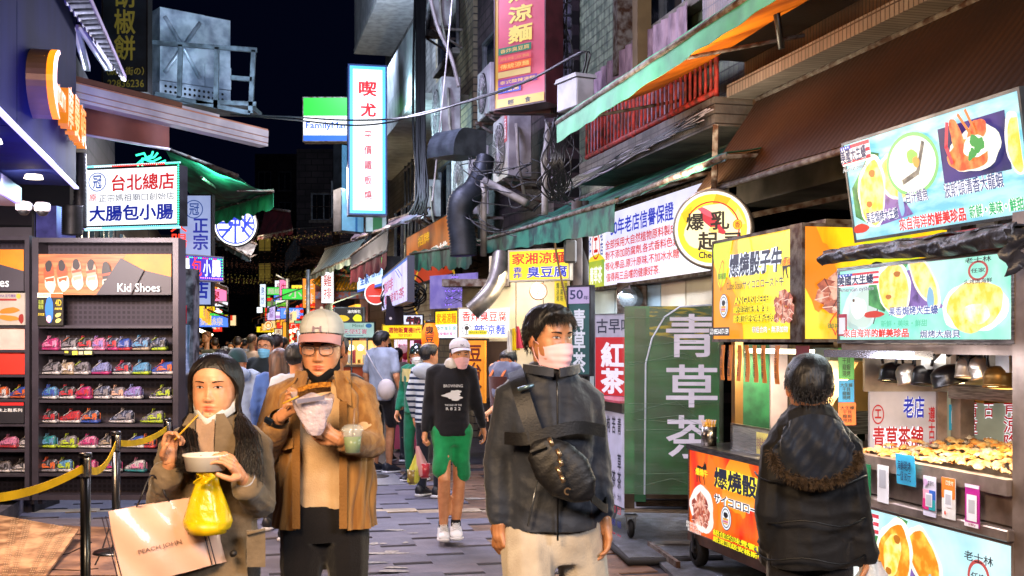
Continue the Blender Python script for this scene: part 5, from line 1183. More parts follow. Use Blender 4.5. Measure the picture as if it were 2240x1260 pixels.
b=MB(uv=fr2);b.box(fr2,0,wm_-.01,z2,z3,-.5,0,mat('menu_white_steel','#b9bcd8',rough=.35,emit=.12,sample=False));b.box(fr2,-.02,wm_,z3+.002,z3+.08,-.55,.02,dsb);b.box(fr2,-.02,wm_,z3+.082,z3+.1,-.6,.04,mat('counter_pink','#b04a60',rough=.4));b.build('side_cabinet',tf)
lm=MB()
for k,s in enumerate(('紅　　茶','菝草枸茶','枸　杞茶','苦　　茶','青　草茶')):
 x=wm_*(.4+.115*k);letter(lm,fr2,s.replace('　',' '),x,z3-.62,x+.09,z3-.04,ink('#1c2238',.05),z=.003,vert=True,bold=.02)
 for j,q in enumerate(('大小','25 20','每瓶','90')):letter(lm,fr2,q,x,z3-.72-j*.11,x+.09,z3-.66-j*.11,ink(['#2a2a50','#c82840','#2a3890','#c82840'][j],.1),z=.003)
lm.build('lettering',tf)
CC=3.375
st=steel
cheese=lambda:mat('cheese_print','#ffcf3a',rough=.4,emit=1.0,col2='#fff0a8',scale=16,lo=.35,hi=.6,sample=False)
cheese2=lambda:mat('cheese_brown','#f08a18',rough=.4,emit=.95,col2='#ffd850',scale=14,lo=.3,hi=.55,sample=False)
shellp=lambda:mat('shell_print','#dfeef0',rough=.4,emit=1.0,col2='#a8c4c0',scale=7,sample=False)
purp=lambda:mat('purple_print','#3a1c5a',rough=.4,emit=.8,col2='#8a6ab8',scale=16,lo=.5,hi=.7,sample=False)
leaf=lambda:mat('leaf_print','#1c6b32',rough=.4,emit=.8,col2='#58b060',scale=12,stretch=(1,1,1),sample=False)
meat=lambda:mat('meat_print','#b5563c',rough=.4,emit=.85,col2='#f0b8a0',scale=22,lo=.42,hi=.6,sample=False)
meatd=lambda:mat('meat_dark_print','#7c2c28',rough=.4,emit=.8,col2='#c86a50',scale=18,lo=.4,hi=.65,sample=False)
water=lambda:mat('water_print','#b4e8f0',rough=.4,emit=.98,col2='#6fc0dc',scale=4,stretch=(1,1,4),sample=True)
fire=lambda:mat('fire_print','#ffd21a',rough=.4,emit=1.05,col2='#f09010',scale=2.4,stretch=(1.6,1.6,.6),lo=.3,hi=.5,sample=True)
redfire=lambda:mat('red_fire_print','#e02a12',rough=.4,emit=.95,col2='#ff8418',scale=2.6,stretch=(1.4,1.4,.6),lo=.35,hi=.62,sample=True)
def bull(cx,cy,s,m,ax=1.0):
 P=[(-.5,-.1),(-.42,-.3),(-.2,-.3),(.1,-.24),(.25,-.36),(.3,-.6),(.36,-.72),(.38,-.52),(.46,-.5),(.56,-.72),(.56,-.46),(.62,-.28),(.6,-.12),(.48,-.1),(.4,.12),(.3,.28),(.36,.6),(.42,.95),(.36,.96),(.28,.62),(.18,.3),(-.05,.26),(-.18,.3),(-.16,.62),(-.06,.9),(-.12,.94),(-.26,.62),(-.32,.32),(-.42,.5),(-.44,.9),(-.5,.9),(-.52,.45),(-.56,.1),(-.66,.0),(-.72,.2),(-.76,.18),(-.7,-.08),(-.56,-.06)]
 return('p',[(cx+x*s*ax,cy+y*s)for x,y in P],m)
def taiwan(cx,cy,sx,sy,m):
 P=[(.35,-1),(.6,-.8),(.45,-.5),(.4,-.1),(.15,.45),(-.05,.95),(-.2,.6),(-.5,.3),(-.55,-.1),(-.25,-.5),(.05,-.85),(.35,-1)]
 return('l',[(cx+x*sx,cy+y*sy)for x,y in P],.012,m)
def badge(cx,cy,rx,ry):
 return[('e',cx,cy,rx,ry,ink('#20304a',.3)),('e',cx,cy,rx*.93,ry*.93,ink('#e8eef4',.9)),('e',cx,cy,rx*.78,ry*.78,ink('#20304a',.3),.9),('b',cx,cy-ry*.25,rx*.4,ry*.25,ink('#1c1c24',.1),4),('r',cx-rx*.5,cy,cx+rx*.5,cy+ry*.18,ink('#e0a83a',.8)),('r',cx-rx*.5,cy+ry*.2,cx+rx*.5,cy+ry*.36,ink('#d8708a',.8)),('r',cx-rx*.42,cy+ry*.38,cx+rx*.42,cy+ry*.5,ink('#e0a83a',.8))]
def meats(cx,cy,sx,sy,seed=1):
 r=random.Random(seed);out=[]
 for dx,dy,q in((-.5,.35,.5),(.5,.3,.5),(0,-.35,.6),(-.1,.5,.5),(.45,-.25,.42),(-.6,-.1,.35),(.1,.8,.4),(.6,.75,.4),(-.45,.8,.35)):
  n=6;a0=r.uniform(0,1);pts=[(cx+(dx+q*math.cos(a0+k*PI/3)*r.uniform(.8,1.05))*sx,cy+(dy+q*math.sin(a0+k*PI/3)*r.uniform(.8,1.05))*sy)for k in range(n)]
  m1,m2=(meat(),meatd())if r.random()<.6 else(meatd(),meat())
  out.append(('p',pts,m1));c_=(sum(p[0]for p in pts)/n,sum(p[1]for p in pts)/n);out.append(('p',[pts[0],pts[1],c_,pts[5]],m2))
  out.append(('l',[pts[0],c_,pts[2]],.008,ink('#ffd8c8',.8)));out.append(('l',[c_,pts[4]],.008,ink('#4a1618',.4)))
 return out
navy=ink('#1c2848',.15)
whi=ink('#f4f6ff',1.1)
cw=thing('beef_cart','stainless street cart with yellow cube steak light boxes and a red poster front','food cart',S(CC+.5,7.4,0))
yn,yf_=dep(CC,1756),dep(CC,1562)
fr=Fr(S(CC,yf_,1.66),-SU);w_=(yf_-yn)/SU.y;h_=.66
def cart_part(fr,w_,h_,face,items,depth=.14,rim=.02,frame=None):
 return board('_','',fr,w_,h_,face,items,depth=depth,rim=rim,frame=frame or rust(),parent=cw)
items=[('b',.1,.7,.2,.5,ink('#f49a18',.9),11,.4,.3),('b',.42,.25,.1,.3,ink('#ffe84a',1.0),12,.4,.3),('b',.85,.5,.2,.5,ink('#ffe84a',1.0),13,.4,.3),('b',.12,.1,.12,.3,ink('#c8dc20',.95),15,.1,.3),('t','爆燒骰子牛',.2,.14,.8,.38,navy,{'bold':.05,'ol':ink('#e8f0ff',1.1),'obold':.13,'tilt':.02}),bull(.88,.3,.16,ink('#1c1c20',.0),.8),('t','爆燒牛',.8,.26,.94,.33,ink('#e8701c',.9),{'ol':ink('#ffe020',1.0),'bold':.04,'obold':.2,'tilt':.02}),taiwan(.11,.35,.06,.16,ink('#e04818',.8)),('t','御福園',.07,.32,.17,.38,ink('#2a8a3c',.6)),('t','Cube Steak',.18,.42,.38,.5,ink('#4a5a18',.3)),('t','サイコロロースト牛',.38,.42,.83,.51,navy,{'ol':ink('#fff6b0',1.0),'obold':.07})]+badge(.15,.66,.055,.125)+[('t','ANGUS BEEF',.29,.58,.68,.655,ink('#ffe818',1.0),{'ol':ink('#3a3c10',.1),'obold':.12,'bold':.04}),('t','絕佳的味覺饗宴',.28,.67,.68,.745,ink('#ffe818',1.0),{'ol':ink('#3a3c10',.1),'obold':.12,'bold':.04}),('t','嚴選頂級安格斯牛肉',.28,.76,.74,.84,ink('#ffe818',1.0),{'ol':ink('#3a3c10',.1),'obold':.12,'bold':.04})]+meats(.86,.68,.11,.16,3)+[('r',.02,.88,.28,.965,ink('#1c2030',.1)),('t','訂購\n專線',.03,.89,.07,.955,ink('#f0f0f0',.8)),('t','0953-017-159',.08,.895,.27,.95,ink('#ffffff',1.0),{'bold':.03}),('t','非組合肉・無添加物',.55,.88,.93,.94,ink('#ffffff',1.0),{'ol':ink('#8a7a6a',.4),'obold':.07})]
cart_part(fr,w_,h_,fire(),items)
corner=S(CC,yn-.02,1.66)
fr=Fr(corner,SR);
cart_part(fr,.95,.66,fire(),[('b',.1,.4,.12,.45,ink('#f08a18',.9),11,.2,.3),('b',.6,.2,.2,.2,ink('#d8e020',.95),12),('b',.5,.35,.05,.05,ink('#18181c',0),13)]+meats(.28,.55,.22,.2,5)+meats(.7,.55,.2,.2,8)+[('t','爆燒',.32,.78,.6,.93,navy,{'bold':.05,'ol':whi,'obold':.13}),('t','Cube Steak',.28,.92,.6,.98,ink('#3a5a18',.2)),taiwan(.18,.86,.07,.11,ink('#e04818',.8)),('t','御福園',.12,.86,.26,.91,ink('#2a8a3c',.6))])
b=MB();frt=Fr(S(CC,yf_,0),-SU);wc=w_
b.box(frt,0,wc,2.34,2.37,-1.0,-.15,rust());b.build('roof_sheet',cw)
for(x,z)in((.03,-.16),(.03,-.95),(wc-.03,-.95)):
 b=MB();b.box(frt,x-.03,x+.03,.9,1.64,z-.03,z+.03,mat('brass_post','#b08a58',rough=.3,metal=.9));b.build('post',cw)
b=MB();b.box(frt,-.4,wc+.02,.86,.9,-1.0,.04,st());b.build('countertop',cw)
b=MB();b.box(frt,.05,wc,.97,.99,-.85,-.12,st());b.box(frt,.05,wc,.9,1.08,-.12,-.10,st());b.each('upstand',cw)
b=MB();b.beam(frt.p(.1,1.58,-.2),frt.p(wc-.25,1.58,-.2),.03,.03,lit('#fff0c8',6.0));b.build('tube_lamp',cw)
area(frt.p(wc/2,1.55,-.3),frt.p(wc/2,.9,-.35),1.1,22,(1,.8,.5),'tube_light',cw,sy=.1)
area(frt.p(wc/2,1.5,.1),frt.p(wc/2,1.0,1.5),1.1,16,(1,.82,.55),'tube_light',cw,sy=.12)
b=MB();hd=mat('brass_hood','#c09858',rough=.3,metal=.8)
b.add([frt.p(.75,1.52,-.45),frt.p(1.12,1.52,-.45),frt.p(.62,1.22,-.25),frt.p(1.12,1.22,-.25),frt.p(1.12,1.52,-.7),frt.p(.75,1.52,-.7),frt.p(1.12,1.22,-.7),frt.p(.62,1.22,-.7)],[(0,2,3,1),(0,1,4,5),(2,7,6,3),(0,5,7,2),(1,3,6,4),(4,6,7,5)],hd)
b.box(frt,.62,1.12,1.08,1.219,-.7,-.25,st());b.build('range_hood',cw)
b=MB();b.box(frt,.1,.34,.9,1.6,-.98,-.7,mat('dark_cabinet','#4a5244',rough=.5));b.box(frt,.36,.5,.9,1.5,-.95,-.8,mat('lilac_grey','#a89aa4',rough=.4));b.box(frt,-.03,-.0,.9,1.62,-.42,-.17,mat('end_green','#2a6a48',rough=.4,col2='#14402c',scale=6));b.box(frt,-.03,-.0,.9,1.62,-.56,-.43,mat('lilac_grey','#a89aa4'));b.box(frt,-.03,-.0,.9,1.62,-.97,-.57,mat('end_brown','#5a4a38',rough=.5,var=.4));b.box(frt,0,wc,.9,1.62,-1.03,-1.0,mat('olive_back','#4a4a30',rough=.6,col2='#2a2a20',scale=6));b.each('back_panel',cw)
for k in range(9):
 b=MB();b.lathe(frt.p(.55+.09*k,1.0,-.7-.05*(k%2)),(0,0,1),[(0,0),(.025,0),(.025,.09),(.01,.12),(.01,.15),(0,.15)],mat('bottle%d'%(k%4),['#b8401c','#d8c050','#385a30','#c8c8c0'][k%4],rough=.25),seg=12);b.build('bottle',cw)
for k,(x,s)in enumerate(zip((.1,.22,.36,.48,.6,.72,.9),('黑胡椒','玫瑰鹽','七味上唐辛','海苔芥末','日式照燒','蒜香椒鹽','沙茶原味'))):
 t=thing('menu_strip','orange paper flavour strip reading %s, %s from the left under the yellow light box'%(s,ORD[k]),'price strip',frt.p(x,1.6,.0),'orange flavour strips on the beef cart')
 f_=Fr(frt.p(x-.03,1.63-.25,-.02),frt.u);b=MB();b.sheet(lambda u,v:f_.p(u*.058,v*.24,.006*math.sin(v*4+k)),2,6,mat('strip_orange','#ff8c1a',rough=.5,emit=.35,sample=False),t=.002);b.build('paper',t)
 lm=MB();letter(lm,f_,s,.012,.03,.046,.21,ink('#3a1408'),z=.012,vert=True,bold=.02);lm.build('lettering',t)
zp0,zp1=.27,.86
fr=Fr(frt.p(-.38,zp0,.02),-SU)
items=[('b',.5,.2,.12,.5,ink('#ff9a1c',.9),21,.3,.4),('b',.25,.4,.06,.4,ink('#ff7a18',.9),22,.3,.4),bull(.13,.22,.17,ink('#141216',0),.55),('t','爆燒牛',.07,.2,.2,.29,ink('#ffd820',1.0),{'bold':.06,'ol':ink('#e83018',.6),'obold':.12}),('b',.14,.68,.13,.27,ink('#fff0e8',.9),5)]+meats(.14,.66,.1,.2,11)+[('t','爆燒骰子牛',.3,.12,.95,.36,navy,{'bold':.05,'ol':ink('#ffe83a',1.1),'obold':.2}),('t','サイコロロースト牛',.3,.42,.9,.54,navy,{'bold':.03,'ol':ink('#ffffff',1.0),'obold':.12})]+badge(.42,.67,.05,.14)+[('t','絕佳的味覺饗宴',.3,.84,.75,.91,ink('#f4e818',1.0),{'ol':ink('#282810',.05),'obold':.14,'bold':.05}),('t','嚴選頂級安格斯牛肉',.3,.92,.82,.985,ink('#f4e818',1.0),{'ol':ink('#282810',.05),'obold':.14,'bold':.05}),('t','選用澳洲頂級安格斯牛\n採用日本進口料理噴槍\n鎖住肉汁保留原味',.02,.86,.2,.98,ink('#f8f0e8',.9),{'bold':.01})]
board('_','',fr,wc+.40,zp1-zp0,redfire(),items,depth=.05,rim=.014,frame=st(),parent=cw)
b=MB();b.box(frt,-.4,wc+.04,.2,.265,-1.0,.03,mat('brown_chassis','#5a4034',rough=.5,metal=.4,var=.3));b.box(frt,-.36,wc,.27,.858,-.95,-.04,darkmetal());b.build('chassis',cw)
def wheel(p,r,parent):
 b=MB();ax=SR;p=p+V((0,0,r));b.lathe(p-ax*.035,ax,[(r*.55,0),(r*.9,0),(r,.015),(r,.055),(r*.9,.07),(r*.55,.07)],mat('tyre_black','#101012',rough=.75,bump=.5,bscale=90),seg=28);b.build('tyre',parent)
 b=MB();b.lathe(p-ax*.03,ax,[(0,-.01),(r*.2,-.01),(r*.25,.0),(r*.54,.005),(r*.56,.03)],mat('rim_dark','#2a2a2c',rough=.4,metal=.6),seg=20);b.beam(p-ax*.05,p-ax*.05+V((0,0,r*1.3)),.05,.01,darkmetal());b.build('wheel_rim',parent)
wheel(frt.p(-.26,.032,-.0),.105,cw);wheel(frt.p(wc-.15,.032,-.0),.105,cw);wheel(frt.p(-.26,.032,-.8),.105,cw)
t=thing('skewer_tin','steel tin of bamboo skewers on the left corner of the beef cart','tin',frt.p(-.2,.9,-.04))
p=frt.p(-.2,.902,-.05);b=MB();b.lathe(p,(0,0,1),[(0,0),(.055,0),(.055,.135),(.05,.135),(.05,.02)],st(),seg=24);b.build('tin',t)
b=MB();bam=mat('bamboo','#e0a838',rough=.6)
for k in range(60):
 a=rv.uniform(0,6.28);r_=rv.uniform(0,.045);b.tube([p+V((r_*.6*math.cos(a),r_*.6*math.sin(a),.05)),p+V((r_*1.35*math.cos(a),r_*1.35*math.sin(a),.175+rv.uniform(-.01,.012)))],.002,bam,seg=4)
b.build('skewers',t,'stuff')
t=thing('paper_bag','white paper bag with a green print standing on the beef cart','bag',frt.p(.72,.9,-.25))
f_=Fr(frt.p(.62,.992,-.25),-SU);b=MB();b.prism(f_,[(0,0),(.16,0),(.155,.07),(.1,.15),(.14,.2),(.09,.215),(.05,.2),(.07,.15),(.01,.07)],-.07,0,mat('bag_cream','#d8d2b8',rough=.6,bump=.4));b.build('bag_body',t);b=MB();b.poly(f_,blobpts(.08,.07,.025,.04,4),ink('#3a9a30',.1),.004);b.build('print',t)
t=thing('notice_card','yellow card with brown characters behind the cart glass','notice',frt.p(.55,1.0,-.08));f_=Fr(frt.p(.48,.91,-.085),-SU);b=MB();b.box(f_,0,.16,0,.14,-.004,0,mat('card_yellow','#e8d848',rough=.5));b.build('card',t);lm=MB();letter(lm,f_,'非組合肉',.01,.03,.15,.11,ink('#a05a18'));lm.build('lettering',t)
t=thing('notice_card','white card with lines of small print right of the yellow card','notice',frt.p(.85,1.0,-.08));f_=Fr(frt.p(.78,.91,-.085),-SU);b=MB();b.box(f_,0,.2,0,.12,-.004,0,mat('card_white','#d8d0c8',rough=.5));b.build('card',t);lm=MB();letter(lm,f_,'本攤使用天然食材\n請小心燙口謝謝',.01,.02,.19,.1,ink('#3a3a48'));lm.build('lettering',t)
b=MB();t=thing('cart_glass','clear acrylic guard along the front of the beef cart','glass guard',frt.p(.7,.9,-.07));b.box(frt,.15,wc-.1,.902,1.07,-.075,-.07,mat('acrylic','#e8f0f0',rough=.05,alpha=.12));b.build('guard',t)
t=thing('red_poster','narrow red and white price poster hanging at the near corner of the beef cart','poster',frt.p(wc-.1,1.2,.0));f_=Fr(frt.p(wc-.18,1.02,-.05),-SU);b=MB();b.box(f_,0,.16,0,.6,-.006,0,mat('poster_wine','#8a2c3c',rough=.5));b.build('sheet',t);lm=MB();pm=MB();draw(f_,.16,.6,[('r',.12,.2,.88,.92,ink('#b8a8c0',.1)),('t','價目\n小份\n中份\n大份\n特大\n加點',.2,.25,.8,.88,ink('#503048'))],lm,pm);pm.build('picture',t);lm.build('lettering',t)
t=thing('round_sign','big round yellow cheese sign with black calligraphy and a red swoosh, over the beef cart','sign',W(1556,500,8.3))
p=W(1558,500,8.25);fr=Fr(p,V((1,-.32,0)));R=86/FPX*8.25
b=MB();b.lathe(fr.p(0,0,-.16),fr.n,[(0,0),(R,0),(R*1.02,.02),(R*1.02,.15),(R*.98,.165),(R*.95,.16)],mat('drum_grey','#8a8684',rough=.4,metal=.5),seg=48);b.build('drum',t)
b=MB();b.disc(fr,0,0,R*.97,lit('#f6f4f0',1.0),.001,seg=48);b.build('face_panel',t)
pm,lm=MB(),MB();f_=Fr(fr.p(-R,-R),fr.u)
draw(f_,2*R,2*R,[('e',.5,.5,.44,.44,lit('#ffe21a',1.15)),('p',[(.55,.06),(.74,.12),(.62,.3),(.5,.2)],ink('#f0c018',.9)),('p',[(.82,.25),(.92,.45),(.7,.5)],ink('#fff080',1.1)),('p',[(.1,.3),(.25,.2),(.2,.5)],ink('#f4c820',1.0)),('b',.5,.5,.33,.32,ink('#fff4c0',1.15),3),('l',[(.5+.34*math.cos(math.radians(a)),.5-.34*math.sin(math.radians(a)))for a in range(150,-50,-12)],.018,ink('#e0202c',.85)),('b',.5,.42,.2,.07,ink('#d8304a',.85),9,-.7,.2),('b',.44,.3,.14,.035,ink('#e8607a',.85),10,-.5,.2),('b',.52,.52,.06,.04,ink('#ffe080',1),12),('t','爆',.17,.3,.40,.52,ink('#141826',0),{'bold':.04}),('t','乳',.48,.28,.72,.52,ink('#141826',0),{'bold':.04}),('t','起',.32,.54,.58,.78,ink('#141826',0),{'bold':.04}),('t','司',.66,.56,.86,.78,ink('#141826',0),{'bold':.03}),('e',.82,.46,.06,.065,ink('#e0282c',.8)),('e',.82,.46,.053,.058,ink('#ffc81c',1)),('t','香',.785,.42,.855,.5,ink('#c8202c',.6)),('t','Cheese',.33,.79,.62,.88,ink('#1c2454',.1),{'bold':.05})],lm,pm)
pm.build('picture',t);lm.build('lettering',t)
b=MB();b.beam(fr.p(0,R,-.1),fr.p(0,R+.5,-.2),.04,.04,rust());b.beam(fr.p(R*.9,.1,-.15),fr.p(R*.9+.9,.3,-.5),.04,.04,rust());b.build('hanger',t)
ow=thing('oyster_cart','stainless seafood cart with lit oyster photo boxes above and below','food cart',S(CC+.5,5.6,0))
yn,yf_=dep(CC,2215),dep(CC,1838)
frt=Fr(S(CC,yf_,0),-SU);wc=(yf_-yn)/SU.y
def oysters(cx,cy,s,brownish=False,mirror=1):
 c1=cheese2()if brownish else cheese()
 return[('p',[(cx-.2*s,cy-.1),(cx-.02*s,cy-.42),(cx+.04,cy-.38),(cx-.1*s,cy+.3),(cx-.2*s,cy+.2)],leaf()),('p',[(cx-.02*s,cy-.2),(cx+.06*s,cy-.25),(cx+.24*s,cy+.28),(cx-.05*s,cy+.34)],purp()),('b',cx+.13*s,cy-.1,.12*s,.2,ink('#f4ecd8',1.1),31,-.9),('b',cx+.13*s,cy-.1,.1*s,.17,c1,32,-.9),('b',cx-.04*s,cy-.02,.11*s,.36,ink('#fdf6e0',1.15),33,.42*-1),('b',cx-.04*s,cy,.095*s,.32,c1,34,-.42),('b',cx-.05*s,cy-.05,.05*s,.2,cheese(),35,-.42),('b',cx-.02*s,cy-.2,.02,.04,ink('#c87818',.8),36),('b',cx-.07*s,cy+.1,.02,.03,ink('#c87818',.8),37),('b',cx+.17*s,cy+.15,.02*s,.13,ink('#8ac0e0',.9),38),('b',cx-.16*s,cy+.33,.06*s,.05,ink('#d83a20',.8),39)]
def shell(cx,cy,rx,ry,seed):return[('b',cx,cy,rx,ry,shellp(),seed,.3,.1),('b',cx+rx*.1,cy+ry*.05,rx*.75,ry*.75,ink('#c4d8d0',1.0),seed+1,.3),('b',cx-rx*.1,cy,rx*.4,ry*.5,ink('#e8f0ec',1.1),seed+2),('b',cx-rx*.35,cy-ry*.35,rx*.06,ry*.08,ink('#806048',.5),seed+3),('l',[(cx+rx*.85,cy-ry*.6),(cx+rx*.95,cy),(cx+rx*.7,cy+ry*.7)],.025,ink('#4a5a50',.4))]
def flag(x0,y0,x1,y1):
 o=[('r',x0,y0,x1,y1,ink('#f4f0f8',1.0))]
 for k in range(3):o.append(('r',x0,y0+(y1-y0)*(2*k)/5.5,x1,y0+(y1-y0)*(2*k+1)/5.5,ink('#d83a4a',.9)))
 o.append(('r',x0,y0,x0+(x1-x0)*.36,y0+(y1-y0)*.75,ink('#3a4ab8',.9)))
 for i in range(4):
  for j in range(3):o.append(('e',x0+(x1-x0)*(.05+.09*i),y0+(y1-y0)*(.1+.24*j),(x1-x0)*.018,(y1-y0)*.045,ink('#f4f4ff',1)))
 o.append(('t','美國大生蠔',x0+(x1-x0)*.03,y0+(y1-y0)*.15,x1-(x1-x0)*.08,y1-(y1-y0)*.1,ink('#1c2860',.2),{'bold':.05,'ol':whi,'obold':.13}))
 return o
def seal(cx,cy,rx,ry):
 return[('e',cx,cy,rx,ry,ink('#c8504a',.8),.78),('t','任家',cx-rx*.7,cy-ry*.25,cx+rx*.7,cy+ry*.2,ink('#241c20',.05),{'bold':.02}),('t','老士林',cx-rx*1.3,cy-ry*1.35,cx+rx*1.3,cy-ry*.8,ink('#241c20',.05)),('t','火烤焗海鮮',cx-rx*1.4,cy+ry*.8,cx+rx*1.4,cy+ry*1.3,ink('#241c20',.05))]
scal=lambda cx,cy,rx,ry:[('b',cx,cy,rx*1.12,ry*1.1,ink('#f4f8f0',1.15),51),('b',cx,cy,rx,ry,cheese(),52),('b',cx+rx*.1,cy+ry*.3,rx*.5,ry*.4,mat('cheese_bright','#ffec70',emit=1.15,col2='#fffbd8',scale=14,sample=False),53)]
def words(y):return[('t','來自海洋的鮮美珍品',.07,y,.50,y+.12,ink('#e0301c',.85),{'bold':.06,'ol':whi,'obold':.14})]
fr=Fr(frt.p(0,1.655,.0),-SU);z1=2.03
items=shell(.15,.55,.13,.32,5)+oysters(.42,.32,1.05)+scal(.83,.6,.14,.3)+flag(.01,.05,.29,.24)+[('t','American oysters',.03,.25,.27,.33,ink('#506a80',.4),{'ol':whi,'obold':.05}),('t','果香焗烤大生蠔',.37,.56,.66,.68,ink('#3a58b8',.6),{'bold':.03,'ol':whi,'obold':.12}),('t','新鮮・美味・鮮甜',.32,.74,.6,.83,ink('#58c8a0',.9)),('t','焗烤大扇貝',.56,.88,.78,.98,ink('#28489a',.5),{'bold':.02,'ol':whi,'obold':.1})]+seal(.87,.18,.05,.12)+words(.85)
tn=mat('aqua_print','#c0f4e6',rough=.4,emit=.98,col2='#7fdcc4',scale=3,sample=True)
board('_','',fr,wc,z1-1.655,tn,items,depth=.16,rim=.02,frame=st(),parent=ow)
b=MB();b.box(fr,.01,.09,.02,.14,.012,.016,mat('sticker_red','#d83a5a',emit=.5,sample=False));b.box(fr,.018,.082,.03,.12,.017,.018,mat('sticker_white','#f0f0f8',emit=.8,sample=False));b.build('sticker',ow)
q0,q1=dep(3.55,1872),dep(3.35,2262)
A=S(3.478,6.3,2.207);fr=Fr(A,-SU,ZU*.52-SR*.078);wb=(6.3-dep(3.478,2262))/SU.y;hb_=.525
items=[('r',.59,.12,.93,.62,mat('deep_blue_print','#101c60',emit=.7,col2='#3a2a90',scale=5,sample=False))]+oysters(.19,.56,.85,False)+[('e',.43,.37,.155,.30,ink('#7ac878',.95)),('e',.43,.37,.14,.265,mat('plate_white','#f0f4ea',emit=1.15,col2='#dce8d8',scale=8,sample=False)),('p',[(.35,.42),(.38,.24),(.49,.16),(.52,.26),(.46,.5),(.38,.56)],ink('#eef0ec',1.0)),('l',[(.37,.52),(.46,.46),(.51,.2)],.05,mat('fish_skin','#5a6468',emit=.5,col2='#a8a8a0',scale=30,sample=False)),('b',.44,.3,.03,.07,ink('#8ac858',.9),41),('b',.46,.36,.02,.05,ink('#f0a040',.9),42),('b',.78,.38,.13,.2,ink('#f4f4e0',1.1),43),('b',.74,.42,.1,.14,mat('lobster_print','#f0501c',emit=.95,col2='#ff9a50',scale=20,sample=False),44),('b',.8,.24,.05,.1,_mats['lobster_print'],45,.5),('b',.7,.25,.03,.18,_mats['lobster_print'],46,.3),('l',[(.72,.05),(.76,.2),(.78,.3)],.03,ink('#f07a28',.95)),('l',[(.76,.03),(.79,.2),(.8,.3)],.03,ink('#f07a28',.95)),('l',[(.66,.1),(.64,.3),(.66,.45)],.045,ink('#e02a4a',.95)),('b',.79,.36,.06,.1,ink('#fdfdf0',1.15),47),('b',.8,.34,.035,.07,ink('#2aa040',.9),48,0,.4),('b',.77,.42,.02,.05,ink('#2aa040',.9),49,0,.4),('b',.99,.42,.06,.26,ink('#f4f4ec',1.1),50),('b',.99,.42,.05,.22,cheese(),54)]+flag(.0,.02,.2,.22)+[('t','American oysters',.01,.24,.18,.3,ink('#3c5468',.3),{'ol':whi,'obold':.05}),('t','果香焗烤大生蠔',.13,.74,.34,.86,ink('#28489a',.5),{'bold':.03,'ol':whi,'obold':.12}),('t','白汁鱈魚',.4,.62,.53,.74,ink('#28489a',.5),{'bold':.02,'ol':whi,'obold':.1}),('t','波斯頓清香大龍蝦',.62,.62,.92,.76,ink('#28489a',.5),{'bold':.02,'ol':whi,'obold':.1}),('t','來自海洋的鮮美珍品',.34,.86,.72,.985,ink('#e0302c',.85),{'bold':.06,'ol':whi,'obold':.14}),('t','新鮮・美味・鮮甜',.74,.86,1.0,.975,ink('#28b868',.85),{'bold':.04,'ol':whi,'obold':.14})]
bb_=board('billboard','large tilted lit seafood billboard with oyster, cod and lobster photos at upper right',fr,wb,hb_,water(),items,depth=.12,rim=.015,frame=alu())
area(fr.p(wb*.5,hb_*.5,.25),fr.p(wb*.5,0,3),1.2,26,(.8,.95,1),'sign_glow',bb_,sy=.4)
b=MB();b.beam(fr.p(.4,.05,-.1),fr.p(.5,.3,-1.2),.05,.05,rust());b.beam(fr.p(1.5,.1,-.1),fr.p(1.5,.3,-1.2),.05,.05,rust());b.build('bracket',bb_)
t=thing('tarpaulin','crumpled dark tarpaulin rolled on top of the oyster cart light box','tarpaulin',frt.p(wc/2,2.1,0))
b=MB();tm=mat('tarp_dark','#34343c',rough=.4,bump=.8,bscale=14,var=.4)
b.sheet(lambda u,v:frt.p(-.1+(wc+.2)*u,2.07+.07*v+.012*math.sin(u*7)-.02*u*(1-v),.05+.03*math.sin(v*PI)+.008*math.sin(u*60+6*v)+.006*math.sin(u*23-9*v)),90,8,tm,t=.008);b.build('drape',t)
b=MB();b.sheet(lambda u,v:frt.p(-.1+(wc+.2)*u,2.145+.006*math.sin(u*30),.05-.35*v),40,4,tm,t=.008);b.build('top_sheet',t)
b=MB();b.sheet(lambda u,v:frt.p(wc+.06+.03*math.sin(v*9)+.06*u,2.12-.2*v*(1-.2*u),.09-.06*u+.01*math.sin(v*15+u*6)),8,10,tm,t=.006);b.build('hanging_end',t)
t=thing('red_roof_edge','red painted roof edge between the tarpaulin and the tilted billboard','roof edge',frt.p(wc/2,2.15,-.2));b=MB();b.box(frt,.3,wc+.1,2.1,2.17,-.5,-.08,mat('red_plastic','#b81824',rough=.4));b.build('edge',t)
psm=mat('steel_post','#a08e82',rough=.38,metal=.55,col2='#7a6a60',scale=7)
for(x,z,zt)in((wc+.05,-.04,2.2),(.03,-.75,1.63),(wc-.0,-.9,1.63)):
 b=MB();b.box(frt,x-.045,x+.045,.0 if z>-.1 else.9,zt,z-.045,z+.045,psm);b.build('post',ow)
b=MB();b.box(frt,-.02,wc,1.585,1.632,-.6,-.02,psm);b.box(frt,0.0,wc*.6,1.56,1.6,.0,.1,mat('steel_lip','#b8b8c4',rough=.25,metal=.9));b.build('lamp_rail',ow)
ztop=1.05
b=MB();b.box(frt,0,wc,ztop-.07,ztop,-.03,.03,psm);b.box(frt,0,wc,ztop-.07,ztop-.02,-.9,-.85,psm);b.box(frt,0,.03,ztop-.07,ztop,-.85,-.03,psm);b.box(frt,wc-.03,wc-.0,ztop-.07,ztop,-.85,-.03,psm);b.box(frt,.03,wc-.03,ztop-.1,ztop-.06,-.85,-.03,psm);b.build('tray_rim',ow)
b=MB();b.box(frt,.02,wc-.02,.84,ztop-.07,-.8,-.02,psm,bev=.005);b.box(frt,-.02,wc+.02,.785,.835,-.9,.04,psm,bev=.005);b.box(frt,0,wc,.05,.78,-.88,-.16,darkmetal());b.build('front_panel',ow)
